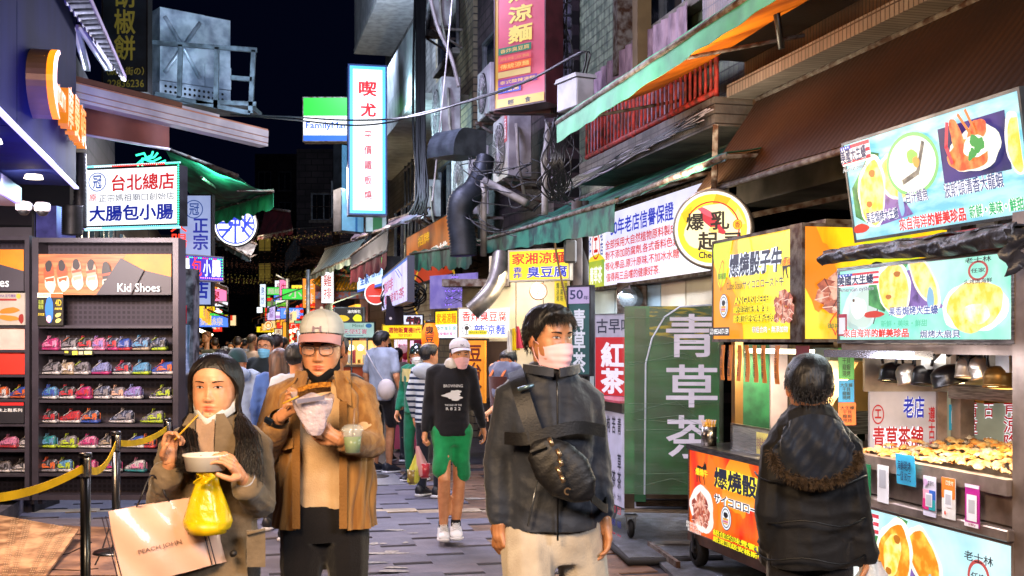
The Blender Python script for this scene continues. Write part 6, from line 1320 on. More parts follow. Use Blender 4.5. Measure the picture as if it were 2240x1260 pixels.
fr=Fr(frt.p(.0,.19,.0),-SU)
items=shell(.15,.55,.13,.36,5)+oysters(.42,.4,1.05,True)+scal(.78,.85,.14,.25)+flag(.01,.03,.29,.22)+[('t','American oysters',.03,.24,.27,.32,ink('#506a80',.4)),('t','果香焗烤大生蠔',.37,.68,.66,.79,ink('#28489a',.5),{'bold':.03,'ol':whi,'obold':.12})]+seal(.87,.3,.055,.14)+words(.87)
board('_','',fr,wc,.575,mat('pale_aqua_print','#d4f4f8',rough=.4,emit=1.0,col2='#b0e0e8',scale=3,sample=True),items,depth=.15,rim=.015,frame=psm,parent=ow)
wheel(frt.p(.15,.0,-.3),.0001,ow)if False else None
t=thing('grilled_seafood','heap of grilled seafood shells and foil on the oyster cart tray','food',frt.p(wc/2,ztop,-.4))
food=[mat('food_orange','#d0701a',rough=.4,col2='#e0b060',scale=30),mat('food_cream','#d8b878',rough=.4,col2='#c87a28',scale=26),mat('food_foil','#d8d8dc',rough=.2,metal=.8,var=.3),mat('food_shell','#c8b8a0',rough=.5,col2='#7a6048',scale=20)]
r9=random.Random(4);k=0
for i in range(18):
 for j in range(8):
  x=.06+i*(wc-.14)/17+r9.uniform(-.02,.02);z=-.08-j*.095+r9.uniform(-.02,.02);hh=.0+.006*j+r9.uniform(-.008,.014)+(.02 if x>wc*.55 else 0)
  m_=food[2]if(j>5 and x>wc*.6)else r9.choice(food[:2]if j<2 else[food[0],food[1],food[1],food[3]])
  a=r9.uniform(-.6,.6)+.5;rx_,ry_=r9.uniform(.06,.11),r9.uniform(.018,.034);tl=r9.uniform(-.4,.5)
  bb=MB();o_=frt.p(x,ztop-.0+hh,z);e1=frt.u*math.cos(a)+frt.n*math.sin(a);e2=frt.n*math.cos(a)-frt.u*math.sin(a)
  bb.grid(lambda u,v:o_+e1*rx_*(u*2-1)+e2*ry_*(v*2-1)*math.sqrt(max(.02,1-(u*2-1)**2))+ZU*(.014*(1-(u*2-1)**2)*(1-(v*2-1)**2)+tl*.03*(u-.5)+.006*math.sin(u*17+v*9+k)),7,4,m_)
  bb.build('shell',t);k+=1
t=thing('price_card','blue handwritten price card clipped to the oyster tray rim','price card',frt.p(.45,ztop,.04));x_=.62;f_=Fr(frt.p(x_,ztop-.11,.045),-SU);b=MB();b.sheet(lambda u,v:f_.p(u*.16,v*.15,.01*v*v),2,4,mat('card_blue','#38a8d0',rough=.5,emit=.1,sample=False),t=.003);b.build('card',t);lm=MB();letter(lm,f_,'海鮮現烤\n一個 80元',.02,.02,.14,.12,ink('#1c3050'),z=.014);lm.build('lettering',t)
for k,(x,m1,lab,m2)in enumerate(((1908,'#1f7a4c','green payment card on the oyster cart, beside the parka man',None),(1947,'#e8e6ea','plain white payment card on the oyster cart front',None),(2050,'#e8e0f0','payment card with pink, blue and teal squares on the oyster cart','q'),(2092,'#f0ece8','orange and white payment card on the oyster cart','o'),(2144,'#c02a98','magenta payment card nearest the right end of the oyster cart','m'))):
 t=thing('payment_card',lab,'card',L(CC,x,1080),'payment cards stuck on the oyster cart');x=(yf_-dep(CC,x))/SU.y;f_=Fr(frt.p(x-.045,.815+.01*(k%2),.042),-SU);b=MB();b.box(f_,0,.1,0,.19,0,.003,mat('card_'+m1.strip('#'),m1,rough=.35));b.build('card',t)
 lm,pm=MB(),MB();its=[('r',.2,.38,.8,.72,ink('#c8c8d0',.0))if k!=1 else('r',.2,.12,.8,.6,ink('#a8a8b0',.0))]
 if m2=='q':its=[('r',0,.34,.5,.57,ink('#e89ab0',.05)),('r',.5,.34,1,.57,ink('#2a60c0',.05)),('r',0,.57,.5,.84,ink('#d82a78',.05)),('r',.5,.57,1,.84,ink('#1a9aa0',.05)),('r',.25,.42,.78,.76,ink('#e8e8f0')),('r',.3,.46,.72,.72,ink('#b8b8c0')),('b',.25,.16,.16,.1,ink('#c8a0c8'),4),('t','悠遊付',.45,.1,.92,.22,ink('#2a2a3a'))]
 if m2=='o':its=[('r',0,0,1,.5,ink('#f07a20',.1)),('r',.22,.3,.8,.72,ink('#f0f0f4')),('r',.3,.4,.72,.65,ink('#b8b8c0')),('t','口支付',.35,.06,.9,.18,ink('#fff0e0',.2)),('e',.3,.86,.08,.05,ink('#e05a3a'))]
 if m2=='m':its=[('r',.0,.0,1,.08,ink('#e8e0f0')),('r',.14,.24,.86,.86,ink('#f0ecf4')),('r',.28,.36,.72,.68,ink('#b8b8c0')),('r',0,.9,1,1,ink('#f0e8f0')),('t','台灣Pay',.3,.91,.8,.98,ink('#a02060'))]
 draw(f_,.1,.19,its,lm,pm,z0=.004);pm.build('picture',t)
 if lm.f:lm.build('lettering',t)
t=thing('steel_hood','long steel heat shelf hanging behind the lamps of the oyster cart','hood',frt.p(wc/2,1.3,-.75))
b=MB();b.box(frt,.18,wc-.05,1.335,1.41,-.9,-.55,st(),bev=.004);b.add([frt.p(.18,1.415,-.55),frt.p(wc-.05,1.415,-.55),frt.p(wc-.2,1.52,-.8),frt.p(.5,1.52,-.8)],[(0,1,2,3)],st());b.build('shelf',t)
lmb=mat('lamp_black','#17161a',rough=.3,metal=.4);lms=mat('lamp_silver','#b8b0a8',rough=.3,metal=.8);lmg=mat('lamp_bronze','#7a5c30',rough=.35,metal=.8)
for k,(px,py,r_,m_,lab)in enumerate(((1952,815,.07,lmb,'black heat lamp at the left end of the oyster cart'),(1984,818,.06,lms,'silver heat lamp behind the two left black ones'),(2022,822,.065,lmb,'second black heat lamp with a straight stem'),(2073,822,.085,lmb,'largest black heat lamp in the middle of the oyster cart'),(2113,805,.05,lms,'first of the two small white lamps'),(2143,805,.05,lms,'second of the two small white lamps, further right'),(2188,826,.075,lmg,'bronze heat lamp nearest the right post'))):
 d=dep(CC+.3,px);p=W(px,py,d)
 t=thing('heat_lamp',lab,'lamp',p,'heat lamps over the oyster tray');ax=V((.25 if k%2 else-.1,-.1,-1)).normalized()
 b=MB();b.lathe(p-ax*.05,ax,[(0,-.01),(r_*.6,0),(r_*.95,.025),(r_,.05),(r_,.085),(r_*1.05,.09),(r_*1.05,.1),(r_*.9,.1)],m_,seg=28);b.build('shade',t)
 b=MB();b.disc(Fr(p+ax*.04,V((1,0,0)),ax.cross(V((1,0,0)))),0,0,r_*.85,lit('#ffe0a0',7.0),0);b.build('bulb',t)
 b=MB();b.tube(spline([p-ax*.05+V((-r_*.8,0,0)),p+V((-r_*.8,0,.12)),p+V((-r_*.3,0,.17)),V((p.x,p.y,1.57))],10),.008,lmb,seg=6);b.tube([p-ax*.05+V((r_*.8,0,0)),p+V((r_*.7,0,.13)),V((p.x,p.y,1.57))],.008,lmb,seg=6);b.build('hanger',t)
area(frt.p(wc*.6,1.42,-.35),frt.p(wc*.6,1.0,-.35),1.2,16,(1,.83,.55),'heat_light',ow,sy=.3)
area(frt.p(wc*.6,1.45,-.1),frt.p(wc*.45,1.0,1.4),1.1,16,(1,.84,.6),'heat_light',ow,sy=.2)
area(frt.p(wc*.5,1.56,.35),frt.p(wc*.5,.7,.1),1.1,12,(.95,.92,1),'heat_light',ow,sy=.1)
for k in range(4):
 b=MB();b.box(frt,.35+k*.3,.42+k*.3+.03,1.5,1.58,-.35,-.27,[whitepaint(),lmb][k%2]);b.build('socket_box',ow)
t=thing('back_screen','frosted screen with red herbal tea characters behind the oyster cart','screen',W(2060,745,6.5)-V((0,0,.87)))
fb=Fr(W(1903,745,6.45)-V((0,0,.87)),V((1,.03,0)));pnl=mat('screen_grey','#a09ca4',rough=.4,emit=.3,sample=False);b=MB();b.box(fb,0,.378,0,.58,-.03,0,pnl);b.build('panel',t);b=MB();b.box(fb,-.03,.95,.581,.86,-.03,0,mat('steel_partition','#a89c90',rough=.35,metal=.5,var=.3));b.build('panel',t);b=MB();b.box(fb,.38,.435,0,.58,-.04,.02,mat('steel_post','#a08e82'));b.build('post',t)  # screen panels glow faintly in place of light falling on them
b=MB();b.box(fb,.437,.95,0,.58,-.03,0,mat('screen_pale','#b4b49c',rough=.4,emit=.35,sample=False));b.build('panel',t);rc=ink('#c8141e',.5)
lm,pm=MB(),MB();draw(fb.sub(0,.2),.378,.37,[('e',.12,.32,.09,.15,rc,.85),('t','工',.07,.24,.17,.38,rc,{'bold':.06}),('t','老店',.5,.04,.82,.38,ink('#2030c0',.5),{'bold':.04,'ol':whi}),('t','青草茶舖',.04,.5,.8,.86,rc,{'bold':.04,'ol':whi,'obold':.1}),('t','遵古煉',.88,.2,.98,.95,rc,{'vert':True,'bold':.02}),('t','年份七製',.1,.9,.5,.98,rc)],lm,pm)
fb2=fb.sub(.437,.12);draw(fb2,.43,.44,[('t','青草茶',.28,.05,.42,.8,rc,{'vert':True,'bold':.02,'ol':whi}),('t','古　茶',.5,.05,.63,.8,rc,{'vert':True,'bold':.02,'ol':whi}),('t','青涼降火',.76,.02,.95,.98,rc,{'vert':True,'bold':.03,'ol':whi}),('t','下',.0,.75,.08,.92,rc),('r',.03,.12,.2,.45,ink('#1a7a98',.3)),('r',.06,.2,.17,.36,ink('#d8dce0',.4))],lm,pm)
pm.build('picture',t);lm.build('lettering',t)
t=thing('paper_menu','green, blue and orange paper menus hung in a column between the two carts','menu',frt.p(0,1.3,0))
f_=Fr(W(1834,905,6.35),V((1,.12,0)));s_=6.35/FPX
for y0,y1,cc_,hh in((760,830,'#4a9a48',36),(830,880,'#2a88b8',36),(880,930,'#e8682a',40)):
 b=MB();b.box(f_,0,hh*s_,(905-y1)*s_,(905-y0)*s_-.003,-.003,0,mat('paper_'+cc_.strip('#'),cc_,rough=.5,emit=.2,sample=False));b.build('paper',t)
 lm=MB();letter(lm,f_,'大生蠔\n干貝\n龍蝦\n現烤',.01,(905-y1)*s_+.015,hh*s_-.01,(905-y0)*s_-.02,ink('#183018'),z=.003);lm.build('lettering',t)
t=thing('kitchen_clutter','small shelf of cups and utensils between the two carts','shelf',S(4.3,6.6,1.0))
fk=Fr(S(4.2,7.2,.95),-SU);b=MB();b.box(fk,0,.9,0,.03,-.3,0,st());b.box(fk,0,.9,.35,.38,-.3,0,mat('shelf_glow','#c89850',rough=.3,metal=.6));b.build('shelf',t)  # upper shelf is plain amber metal
for k in range(8):
 b=MB();b.lathe(fk.p(.08+k*.1,.031,-.12),(0,0,1),[(0,0),(.03,0),(.036,.1),(.03,.1),(.028,.01)],mat('cup%d'%(k%4),['#d8d0c0','#b83030','#4a4a48','#c8b070'][k%4],rough=.4),seg=14);b.build('cup',t)
t=thing('temple_gate','ornate temple gate roof with yellow tube tiles and painted ridge','temple',W(745,640,27))
fr,w_,h_=sign6(692,570,665,800,570,665,d0=27)
yt_,gt=mat('glazed_yellow','#c98a18',rough=.25,col2='#8a5a10',scale=9,coat=.5),mat('glazed_green','#3a6a48',rough=.3,coat=.5,var=.3)
for k in range(16):
 u=k/15;cur=.12*(abs(u-.6)*2)**2
 b=MB();a_=fr.p(w_*u,h_*.33+cur,.35);c_=fr.p(w_*(u*.9+.08),h_*.62+cur*1.2,-.4);b.tube([a_,c_],.032,yt_,seg=8);b.lathe(a_,(a_-c_),[(0,.03),(.036,.03),(.036,-.02)],yt_,seg=10);b.build('roof_tile',t)
b=MB();b.sheet(lambda u,v:fr.p(w_*u,h_*(.3+.3*v)+.12*(abs(u-.6)*2)**2,.33-.7*v),20,3,gt,t=.05);b.build('roof',t)
b=MB();b.tube([fr.p(w_*u/10,h_*.66+.2*(abs(u/10-.6)*2)**2,-.35)for u in range(11)],.05,mat('ridge_paint','#2d5a40',rough=.4,col2='#b04a28',scale=16,lo=.45,hi=.55),seg=8)
for k in range(12):b.tube([fr.p(w_*(.05+.08*k)+.05*math.cos(j*.9+k),h_*(.72+.02*(k%3))+.05*j*.6+.04*math.sin(j*1.3),-.3)for j in range(6)],[.03,.035,.03,.025,.02,.008],mat('dragon_ornament%d'%(k%3),['#a87a30','#3a7a58','#8a2c28'][k%3],rough=.4,var=.4),seg=6)
b.build('ridge_ornament',t)
b=MB();b.box(fr,0,w_,h_*.12,h_*.28,-.4,.1,mat('painted_beam','#4a5a8a',rough=.5,col2='#8a2c28',scale=14,lo=.45,hi=.55));b.box(fr,-.1,.1,-2.0,h_*.9,-.8,-.4,mat('red_column','#7a1818',rough=.4));b.box(fr,w_-.2,w_,-2.0,h_*.2,-.8,-.4,mat('red_column','#7a1818'));b.build('beam',t)
lred=mat('lantern_red','#e82a10',rough=.5,emit=.9,col2='#c81c08',scale=6)
lf=mat('lantern_cap','#b07a20',rough=.4)
def lantern(p,r,lab,grp):
 o=thing('red_lantern',lab,'lantern',p,grp)
 b=MB();b.ball(p,r,lred,1,1,.85,seg=10);b.build('shade',o);b=MB();b.lathe(p+V((0,0,r*.8)),(0,0,1),[(r*.4,0),(r*.4,r*.15),(0,r*.15)],lf,seg=8);b.lathe(p-V((0,0,r*.95)),(0,0,1),[(0,0),(r*.4,0),(r*.4,r*.15)],lf,seg=8);b.build('cap',o)
for i in range(7):
 for j in range(3):lantern(W(678+i*8.5,668+j*13-i*1.5,28),.055,'small red lantern, %s from left in the %s row under the temple eaves'%(ORD[i],ORD[j]),'red lanterns under the temple eaves')
for i in range(4):
 for j in range(8):lantern(W(660-i*9,668+j*13+i*4,31+i*2),.06,'small red lantern, %s down in the %s column left of the temple pole'%(ORD[j],ORD[i]),'red lanterns beside the temple')
t=thing('lamp_post','tall grey steel post in front of the temple','post',W(673,745,24)-V((0,0,EYE)));b=MB();b.tube([W(674,745,24)-V((0,0,EYE)),W(674,590,24)],.045,alu(),seg=8);b.build('pole',t)
t=thing('lamp_post','thin grey steel post left of the temple','post',W(629,745,32)-V((0,0,EYE)));b=MB();b.tube([W(629,745,32)-V((0,0,EYE)),W(629,610,32)],.05,alu(),seg=8);b.tube([W(629,615,32),W(604,602,32)],.03,alu(),seg=6);b.build('pole',t)
def fsign(x0,y0,x1,y1,d,face,its,lab,dd=.2):
 f_,a,b_=sign6(x0,y0,y1,x1,y0,y1,d0=d);return board('far_sign',lab,f_,a,b_,face,its,depth=dd,rim=.02)
fsign(585,660,602,700,36,lit('#d8c8ff',.9),[('r',0,0,1,.25,ink('#7ab858',.7)),('t','奶茶',.2,.35,.8,.9,ink('#9a5ac0',.5),{'vert':True})],'narrow lilac and green sign left of the temple')
fsign(603,657,628,670,35,lit('#e8f4e8',1.0),[('r',.1,.35,1,1,ink('#7ad828',.9)),('l',[(.1,.6),(.5,.75),(1,.6)],.1,ink('#1c3010',.1)),('l',[(.2,.9),(.6,.95),(1,.85)],.1,ink('#1c3010',.1))],'lime green sign with dark waves')
fsign(603,682,628,698,35,lit('#f0e8ff',1.1),[('r',0,.5,1,.9,ink('#c890e0',.9))],'small white and lilac light box under the lime sign')
fsign(569,622,581,672,45,lit('#e8f4ff',1.2),[('t','熱炒',.2,.1,.8,.9,ink('#3a70c0',.6),{'vert':True})],'bright white vertical sign far down the lane',.2)
fsign(562,672,574,684,44,lit('#f0f8ff',1.4),[],'tiny white square light below the vertical sign')
fsign(490,689,498,716,60,lit('#e8e01c',1.0),[],'small yellow light box at the lane end',.2)
fsign(504,690,516,712,58,lit('#f8d8a0',1.1),[('r',0,0,.4,.5,ink('#e83a20',.9))],'small orange and white light box at the lane end')
fsign(601,720,618,733,30,lit('#f4e4b8',.8),[('t','肉',.25,.1,.75,.9,ink('#b04020',.5))],'cream sign with the character for meat')
fsign(619,705,626,740,29,lit('#f0a020',1.1),[],'narrow orange vertical light right of the meat sign')
fsign(651,724,668,764,22,lit('#e8f4ff',1.3),[('t','豆花',.3,.1,.7,.6,ink('#c84060',.5),{'vert':True})],'bright white stall sign partly behind the cap')
fsign(645,703,662,706,24,mat('teal_awning_cloth','#2f7d68'),[],'thin green eave over the white stall sign')
fsign(450,622,461,656,16,lit('#f05a18',1.0),[('t','廟口',.25,.1,.75,.9,ink('#401004'),{'vert':True})],'orange vertical sign behind the tall crown sign')if False else None
t=thing('far_sign','small round orange sign with a face-like logo far down the lane','sign',W(587,711,30));b=MB();f_=Fr(W(587,711,30),V((1,0,0)));b.lathe(f_.p(0,0,-.1),f_.n,[(0,0),(.1,0),(.1,.098)],darkmetal(),seg=20);b.build('drum',t);b=MB();b.disc(f_,0,0,.1,lit('#ffd8a0',1.2),0);b.disc(f_,0,0,.075,ink('#e8901c',.9),.004);b.disc(f_,0,-.01,.045,ink('#ffe0b0',1),.006);b.build('face_panel',t)
r5_=random.Random(12)
cols=['#ffb030','#ffd890','#fff0d0','#ff8820','#d8e8ff','#ffd020']
aw=[teal,rd,gy,mat('orange_cloth','#c86a20',rough=.7,var=.3),mat('blue_cloth','#2f4a7a',rough=.7,var=.3),mat('pale_cloth','#8a8590',rough=.6,var=.3),mat('green_cloth','#2f6a3c',rough=.7,var=.3)]
cn_=['teal','maroon','grey','orange','blue','pale','green']
k=0
def stall(side,y,cc,wn):
 global k
 left=side<0;c0=(-1.3 if y<24 else-.75)if left else(2.9 if y<30 else 1.9)
 f_=Fr(S(c0,y if left else y+1.8,0),SU if left else-SU)
 ai=r5_.randrange(7);t=thing('market_stall','%s-roofed lit stall, %s along the %s side of the far lane'%(cn_[ai],wn,'left'if left else 'right'),'stall',f_.p(.9,0,-.4),'lit stalls down the far lane')
 b=MB();b.box(f_,0,1.8,0,.95,-.8,0,mat('stall_counter%d'%(k%3),['#7a5a3a','#8a8a90','#903028'][k%3],rough=.5));b.build('counter',t)
 b=MB();b.box(f_,0,1.8,.95,2.1,-.9,-.8,lit(cc,r5_.uniform(1.0,1.7),'#e08a30'));b.build('lit_back',t)
 b=MB();z=2.5+r5_.uniform(-.2,.3);b.sheet(lambda u,v:f_.p(-.05+1.9*u,z+.45*v,.7-1.2*v),6,2,aw[ai],t=.02);b.sheet(lambda u,v:f_.p(-.05+1.9*u,z-.16*v,.71),8,1,aw[ai],t=.01);b.build('roof',t)
 b=MB();b.box(f_,.1,1.7,2.15,2.42,.1,.2,lit(r5_.choice(cols),1.0));b.build('sign_box',t)
 lm=MB();letter(lm,f_,r5_.choice(['大雞排','蚵仔煎','生煎包','豆花冰','炸花枝','滷味王','胡椒餅']),.3,2.18,1.5,2.39,ink(r5_.choice(['#b81c1c','#1c3ca8','#20242c']),.3),z=.205,bold=.04);lm.build('lettering',t)
 b=MB()
 for j in range(3):b.ball(f_.p(.3+j*.6,1.95,-.1),.055,lit('#fff0c8',5.0),seg=8)
 b.build('bulb',t)
 b=MB()
 for j in range(9):b.box(f_,.1+j*.18,.22+j*.18,.951,1.05+r5_.uniform(0,.25),-.6,-.4-r5_.uniform(0,.1),mat('goods%d'%(j%5),['#c83a20','#e8c040','#4a8a3a','#d8d0c8','#a85a20'][j%5],rough=.5))
 b.build('goods',t);k+=1
for i,y in enumerate((18.0,21,24,27.5,31,35,39,44,50,57)):stall(-1,y,r5_.choice(cols),ORD[min(i,8)]if i<9 else 'tenth')
for i,y in enumerate((24,30,33,36.5,40,44,49,55)):stall(1,y,r5_.choice(cols),ORD[i])
t=thing('light_net','sagging net of tiny warm fairy lights strung across the far lane','string lights',S(1.2,50,4.9))
b=MB();wb_=MB();r6_=random.Random(5);fm1=mat('fairy_warm','#e8d060',emit=.42,sample=False);fm2=mat('fairy_dim','#a06a50',emit=.25,sample=False)
for i in range(64):
 y=30+i*.62;band=math.exp(-((y-37.5)/1.2)**2)+math.exp(-((y-55)/1.8)**2)
 for j in range(30):
  c=-1.6+5.6*j/29;z=4.75+.25*math.cos(y*.5)+.3*((c-1.2)/2.8)**2
  s_=.016 if band>.4 else.011;m_=fm1 if band>.4 else fm2
  p=S(c+r6_.uniform(-.05,.05),y+r6_.uniform(-.2,.2),z+r6_.uniform(-.04,.04))
  b.add([p+V((s_,0,0)),p+V((-s_,0,0)),p+V((0,0,s_)),p+V((0,0,-s_)),p+V((0,s_,0)),p+V((0,-s_,0))],[(0,2,5),(2,1,5),(1,3,5),(3,0,5),(0,4,2),(2,4,1),(1,4,3),(3,4,0)],m_)
 if i%4==0:wb_.tube([S(-1.6+5.6*j/8,y,4.78+.25*math.cos(y*.5)+.3*((-1.6+.7*j-1.2)/2.8)**2)for j in range(9)],.008,blackpl(),seg=4)
b.build('lights',t,'stuff');wb_.build('wire',t)
SC=(('white','#f4f4ff'),('yellow','#ffd824'),('orange','#ff8a20'),('red','#e83020'),('green','#40d048'),('pink','#ff80b0'),('blue','#4a80ff'),('amber','#ffb840'))
for k in range(34):
 left=k%2;y=26+k*1.15;c=(-.8 if left else 2.0)+r5_.uniform(-.25,.35);z=r5_.uniform(1.95,3.6);cn,ch=SC[(k*5+k//8)%8];tall=r5_.random()<.4
 wq,hq=(r5_.uniform(.25,.4),r5_.uniform(.7,1.1))if tall else(r5_.uniform(.6,1.1),r5_.uniform(.25,.45));f_=Fr(S(c-wq/2,y,z),V((1,0,0)))
 board('far_sign','%s %s %s sign on the %s of the far lane'%(('low','high')[z>2.8],cn,'upright'if tall else 'wide',('right','left')[left]+(' nearby'if y<35 else ' halfway'if y<49 else ' in the distance')),f_,wq,hq,lit(ch,1.2),[('t',r5_.choice(['牛排','小吃','冰品','鮮果','麵線','雞排']),.15,.12,.85,.88,ink('#b81c1c'if cn in('white','yellow','amber','pink')else '#fff4e0',.6),{'vert':tall})],depth=.12,rim=.015,group='small lit signs down the far lane')
t=thing('stone_pillar','grimy concrete pillar with a yellow sticker behind the shoe rack','pillar',W(408,745,14.2)-V((0,0,EYE)))
fr,w_,h_=sign6(400,640,960,422,640,960,d0=14.2);b=MB();b.box(fr,0,w_,-.3,h_+.3,-.3,0,mat('grimy_concrete','#77777c',rough=.8,col2='#2f2a2c',scale=7,bump=.4));b.build('pillar',t)
b=MB();b.add([W(397,812,14.15),W(414,800,14.15),W(416,822,14.15),W(399,832,14.15)],[(0,3,2,1)],mat('sticker_yellow','#d89a20',rough=.5));b.build('sticker',t)
near=thing('street_lantern','frosted lane lamp bracketed to the wall above the shoe shop, out over the lane','lamp',S(-1.0,2.2,3.4))  # added lamp out of view, parent of the fill lights below
b=MB();b.lathe(S(-.9,2.2,3.3),(0,0,1),[(0,0),(.12,.02),(.14,.2),(.05,.28),(0,.28)],lit('#fff0d8',3),seg=16);b.build('globe',near)
area(S(-.85,1.2,2.8),S(.5,5.0,1.1),1.2,235,(1,.68,.40),'canopy_light',near,sy=.8)  # added out of view for the implied shop light on near people
area(S(2.7,.8,2.9),S(.9,5.5,1.2),1.5,140,(.9,.9,1),'canopy_light',near,sy=.8)  # cooler area lamp added on the right, also out of view
area(S(-1.9,8.4,2.7),V((-3.6,10.4,1.2)),.9,150,(1,.86,.86),'canopy_light',lr,sy=.5)
area(S(-1.75,7.6,2.7),S(-1.9,8.8,0),.7,150,(1,.58,.28),'canopy_light',lr,sy=.5)
area(fs.p(4.6,2.6,.35),fs.p(4.6,3.6,.0),2.6,45,(.06,.08,1),'canopy_light',lr,sy=.1)
area(fs.p(5.4,4.6,1.2),fs.p(5.0,3.7,.0),1.2,1.5,(.2,.25,1),'canopy_light',lr,sy=.6)
area(S(1.2,12.5,4.6),S(1.0,11,0),2.0,270,(.74,.72,1),'lane_light',near,sy=1.5)  # added overhead fill for the lane, as are the next ones down it
area(S(1.2,21,4.6),S(1.2,20,0),2.0,340,(1,.84,.75),'lane_light',near,sy=1.5)
area(W(700,690,23),W(760,620,27),.6,110,(1,.8,.5),'facade_light',near)  # fill added to bring up the temple roof
area(S(.6,31,4.4),S(.6,31,0),2,240,(1,.8,.55),'lane_light',near,sy=3)
area(W(2080,700,6.0),W(2060,800,6.45),.5,7,(1,.95,.85),'stall_light',near)  # added fill that brightens the inside of the oyster cart
area(S(3.8,7.2,1.5),S(3.8,7.95,1.2),.4,10,(1,.85,.6),'stall_light',near)  # same kind of added fill, for the beef cart interior
area(S(1.6,13.5,6.5),S(4.2,15,5.5),1.2,250,(.66,.64,1),'facade_light',near)  # from here down: fills added to brighten upper walls and awnings
area(S(1.9,8.5,5.2),S(3.4,9.5,3.7),1.2,180,(.9,.85,1),'facade_light',near)
area(S(3.1,8.4,2.9),S(3.5,8.9,4.2),.8,60,(1,.8,.55),'facade_light',near)
area(S(2.6,6.2,2.75),S(4.0,6.6,4.2),1.2,26,(1,.6,.25),'facade_light',near)
area(S(2.4,22,8),S(4.2,26,7),1.0,330,(.6,.72,1),'facade_light',near)
area(S(0.2,15,5),W(428,130,19),1.2,420,(.6,.75,1),'facade_light',near)  # fill added for the dark steel box
def hull(b,voxel,smooth=3,fac=.5):
 me=b.mesh('t');o=bpy.data.objects.new('t',me);COL.objects.link(o)
 r=o.modifiers.new('r','REMESH');r.mode='VOXEL';r.voxel_size=voxel
 s=o.modifiers.new('s','SMOOTH');s.factor=fac;s.iterations=smooth
 dg=bpy.context.evaluated_depsgraph_get();m2=bpy.data.meshes.new_from_object(o.evaluated_get(dg))
 v=np.empty(len(m2.vertices)*3);m2.vertices.foreach_get('co',v);v=v.reshape(-1,3)
 n=np.empty(len(m2.vertices)*3);m2.vertices.foreach_get('normal',n);n=n.reshape(-1,3)
 f=[tuple(p.vertices)for p in m2.polygons]
 bpy.data.objects.remove(o);bpy.data.meshes.remove(me);bpy.data.meshes.remove(m2)
 return v,n,f
def limb(b,pts,rs,seg=10):
 pts=[V(p)for p in pts];d0=(pts[0]-pts[1]).normalized();d1=(pts[-1]-pts[-2]).normalized()
 P=[pts[0]+d0*rs[0]*.8,pts[0]+d0*rs[0]*.5]+pts+[pts[-1]+d1*rs[-1]*.5,pts[-1]+d1*rs[-1]*.8]
 b.tube(P,[rs[0]*.35,rs[0]*.8]+list(rs)+[rs[-1]*.8,rs[-1]*.35],None,seg=seg)
def loft(b,rings,n=20):
 vs=[]
 for c,r,f,a,d,e in rings:
  for k in range(n):
   q=2*PI*k/n;x,y=math.cos(q),math.sin(q)
   vs.append(c+r*(a*math.copysign(abs(x)**e,x))+f*(d*math.copysign(abs(y)**e,y)))
 m=len(rings)
 b.add(vs,[(i*n+k,i*n+(k+1)%n,(i+1)*n+(k+1)%n,(i+1)*n+k)for i in range(m-1)for k in range(n)]+[tuple(range(n-1,-1,-1)),tuple((m-1)*n+k for k in range(n))],None)
def wrinkle(v,n,amp,seed,fr=55.0):
 r=np.random.RandomState(seed);out=np.zeros(len(v))
 for k in range(5):
  d=r.normal(size=3)*np.array([.7,.7,1.3]);d/=np.linalg.norm(d);w1=r.normal(size=3)*9
  out+=np.abs(np.sin(v@d*fr*(1+.5*k)+3.0*np.sin(v@w1+k)+k))**.6/(1+.35*k)*(.5+.5*np.sin(v@(w1[::-1]*.8)+2*k))
 return v-n*((out/2.6)*amp)[:,None]
def mk(name,parent,m,v,f,smooth=True,tint=None):
 off=np.array(parent_off(parent));me=bpy.data.meshes.new(name)
 me.from_pydata((v-off).tolist(),[],f);me.materials.append(m)
 me.polygons.foreach_set('use_smooth',[smooth]*len(f))
 if tint is not None:
  a=me.color_attributes.new('tint','FLOAT_COLOR','POINT');a.data.foreach_set('color',np.concatenate([tint,np.ones((len(tint),1))],1).ravel().astype(np.float32))
 o=bpy.data.objects.new(name,me);COL.objects.link(o);o.parent=parent;return o
HZ=np.array([-.117,-.112,-.1,-.085,-.065,-.04,-.015,.01,.04,.07,.095,.108,.115])
HW=np.array([.004,.024,.040,.054,.0645,.0705,.073,.0745,.074,.067,.051,.030,.002])
HF=np.array([-.055,-.077,-.086,-.0865,-.086,-.0855,-.087,-.089,-.088,-.078,-.056,-.028,.008])
HB=np.array([-.045,-.022,.02,.045,.066,.085,.098,.104,.104,.096,.075,.046,.014])
def hprof(z):return np.interp(z,HZ,HW),np.interp(z,HZ,HF),np.interp(z,HZ,HB)
def ycen(z):return np.interp(z,[-.117,-.06,0,.115],[-.05,-.02,.01,.011])
def gs(a,s):return np.exp(-(a/s)**2)
def face(x,z):
 nz_=np.interp(z,[-.056,-.051,-.045,-.037,-.025,-.01,.008,.02],[0,.004,.014,.0175,.0105,.0045,.0015,0]);sx=np.interp(z,[-.05,-.035,0],[.0125,.0105,.0075])
 d=nz_*gs(x,sx)+.007*gs(abs(x)-.0125,.006)*gs(z+.041,.007)
 d-=.0075*gs(abs(x)-.031,.017)*gs(z-.001,.012);d+=.0045*gs(abs(x)-.031,.012)*gs(z,.007)
 d+=.003*gs(z-.022,.008)*gs(abs(x)-.03,.02)
 d+=.0065*gs(z+.0655,.0048)*gs(x,.017)+.008*gs(z+.076,.0058)*gs(x,.015)-.004*gs(z+.0705,.0018)*gs(x,.02)
 d+=.004*gs(z+.1,.011)*gs(x,.017)-.003*gs(z+.087,.005)*gs(x,.02)+.003*gs(abs(x)-.043,.02)*gs(z+.04,.022)
 return d
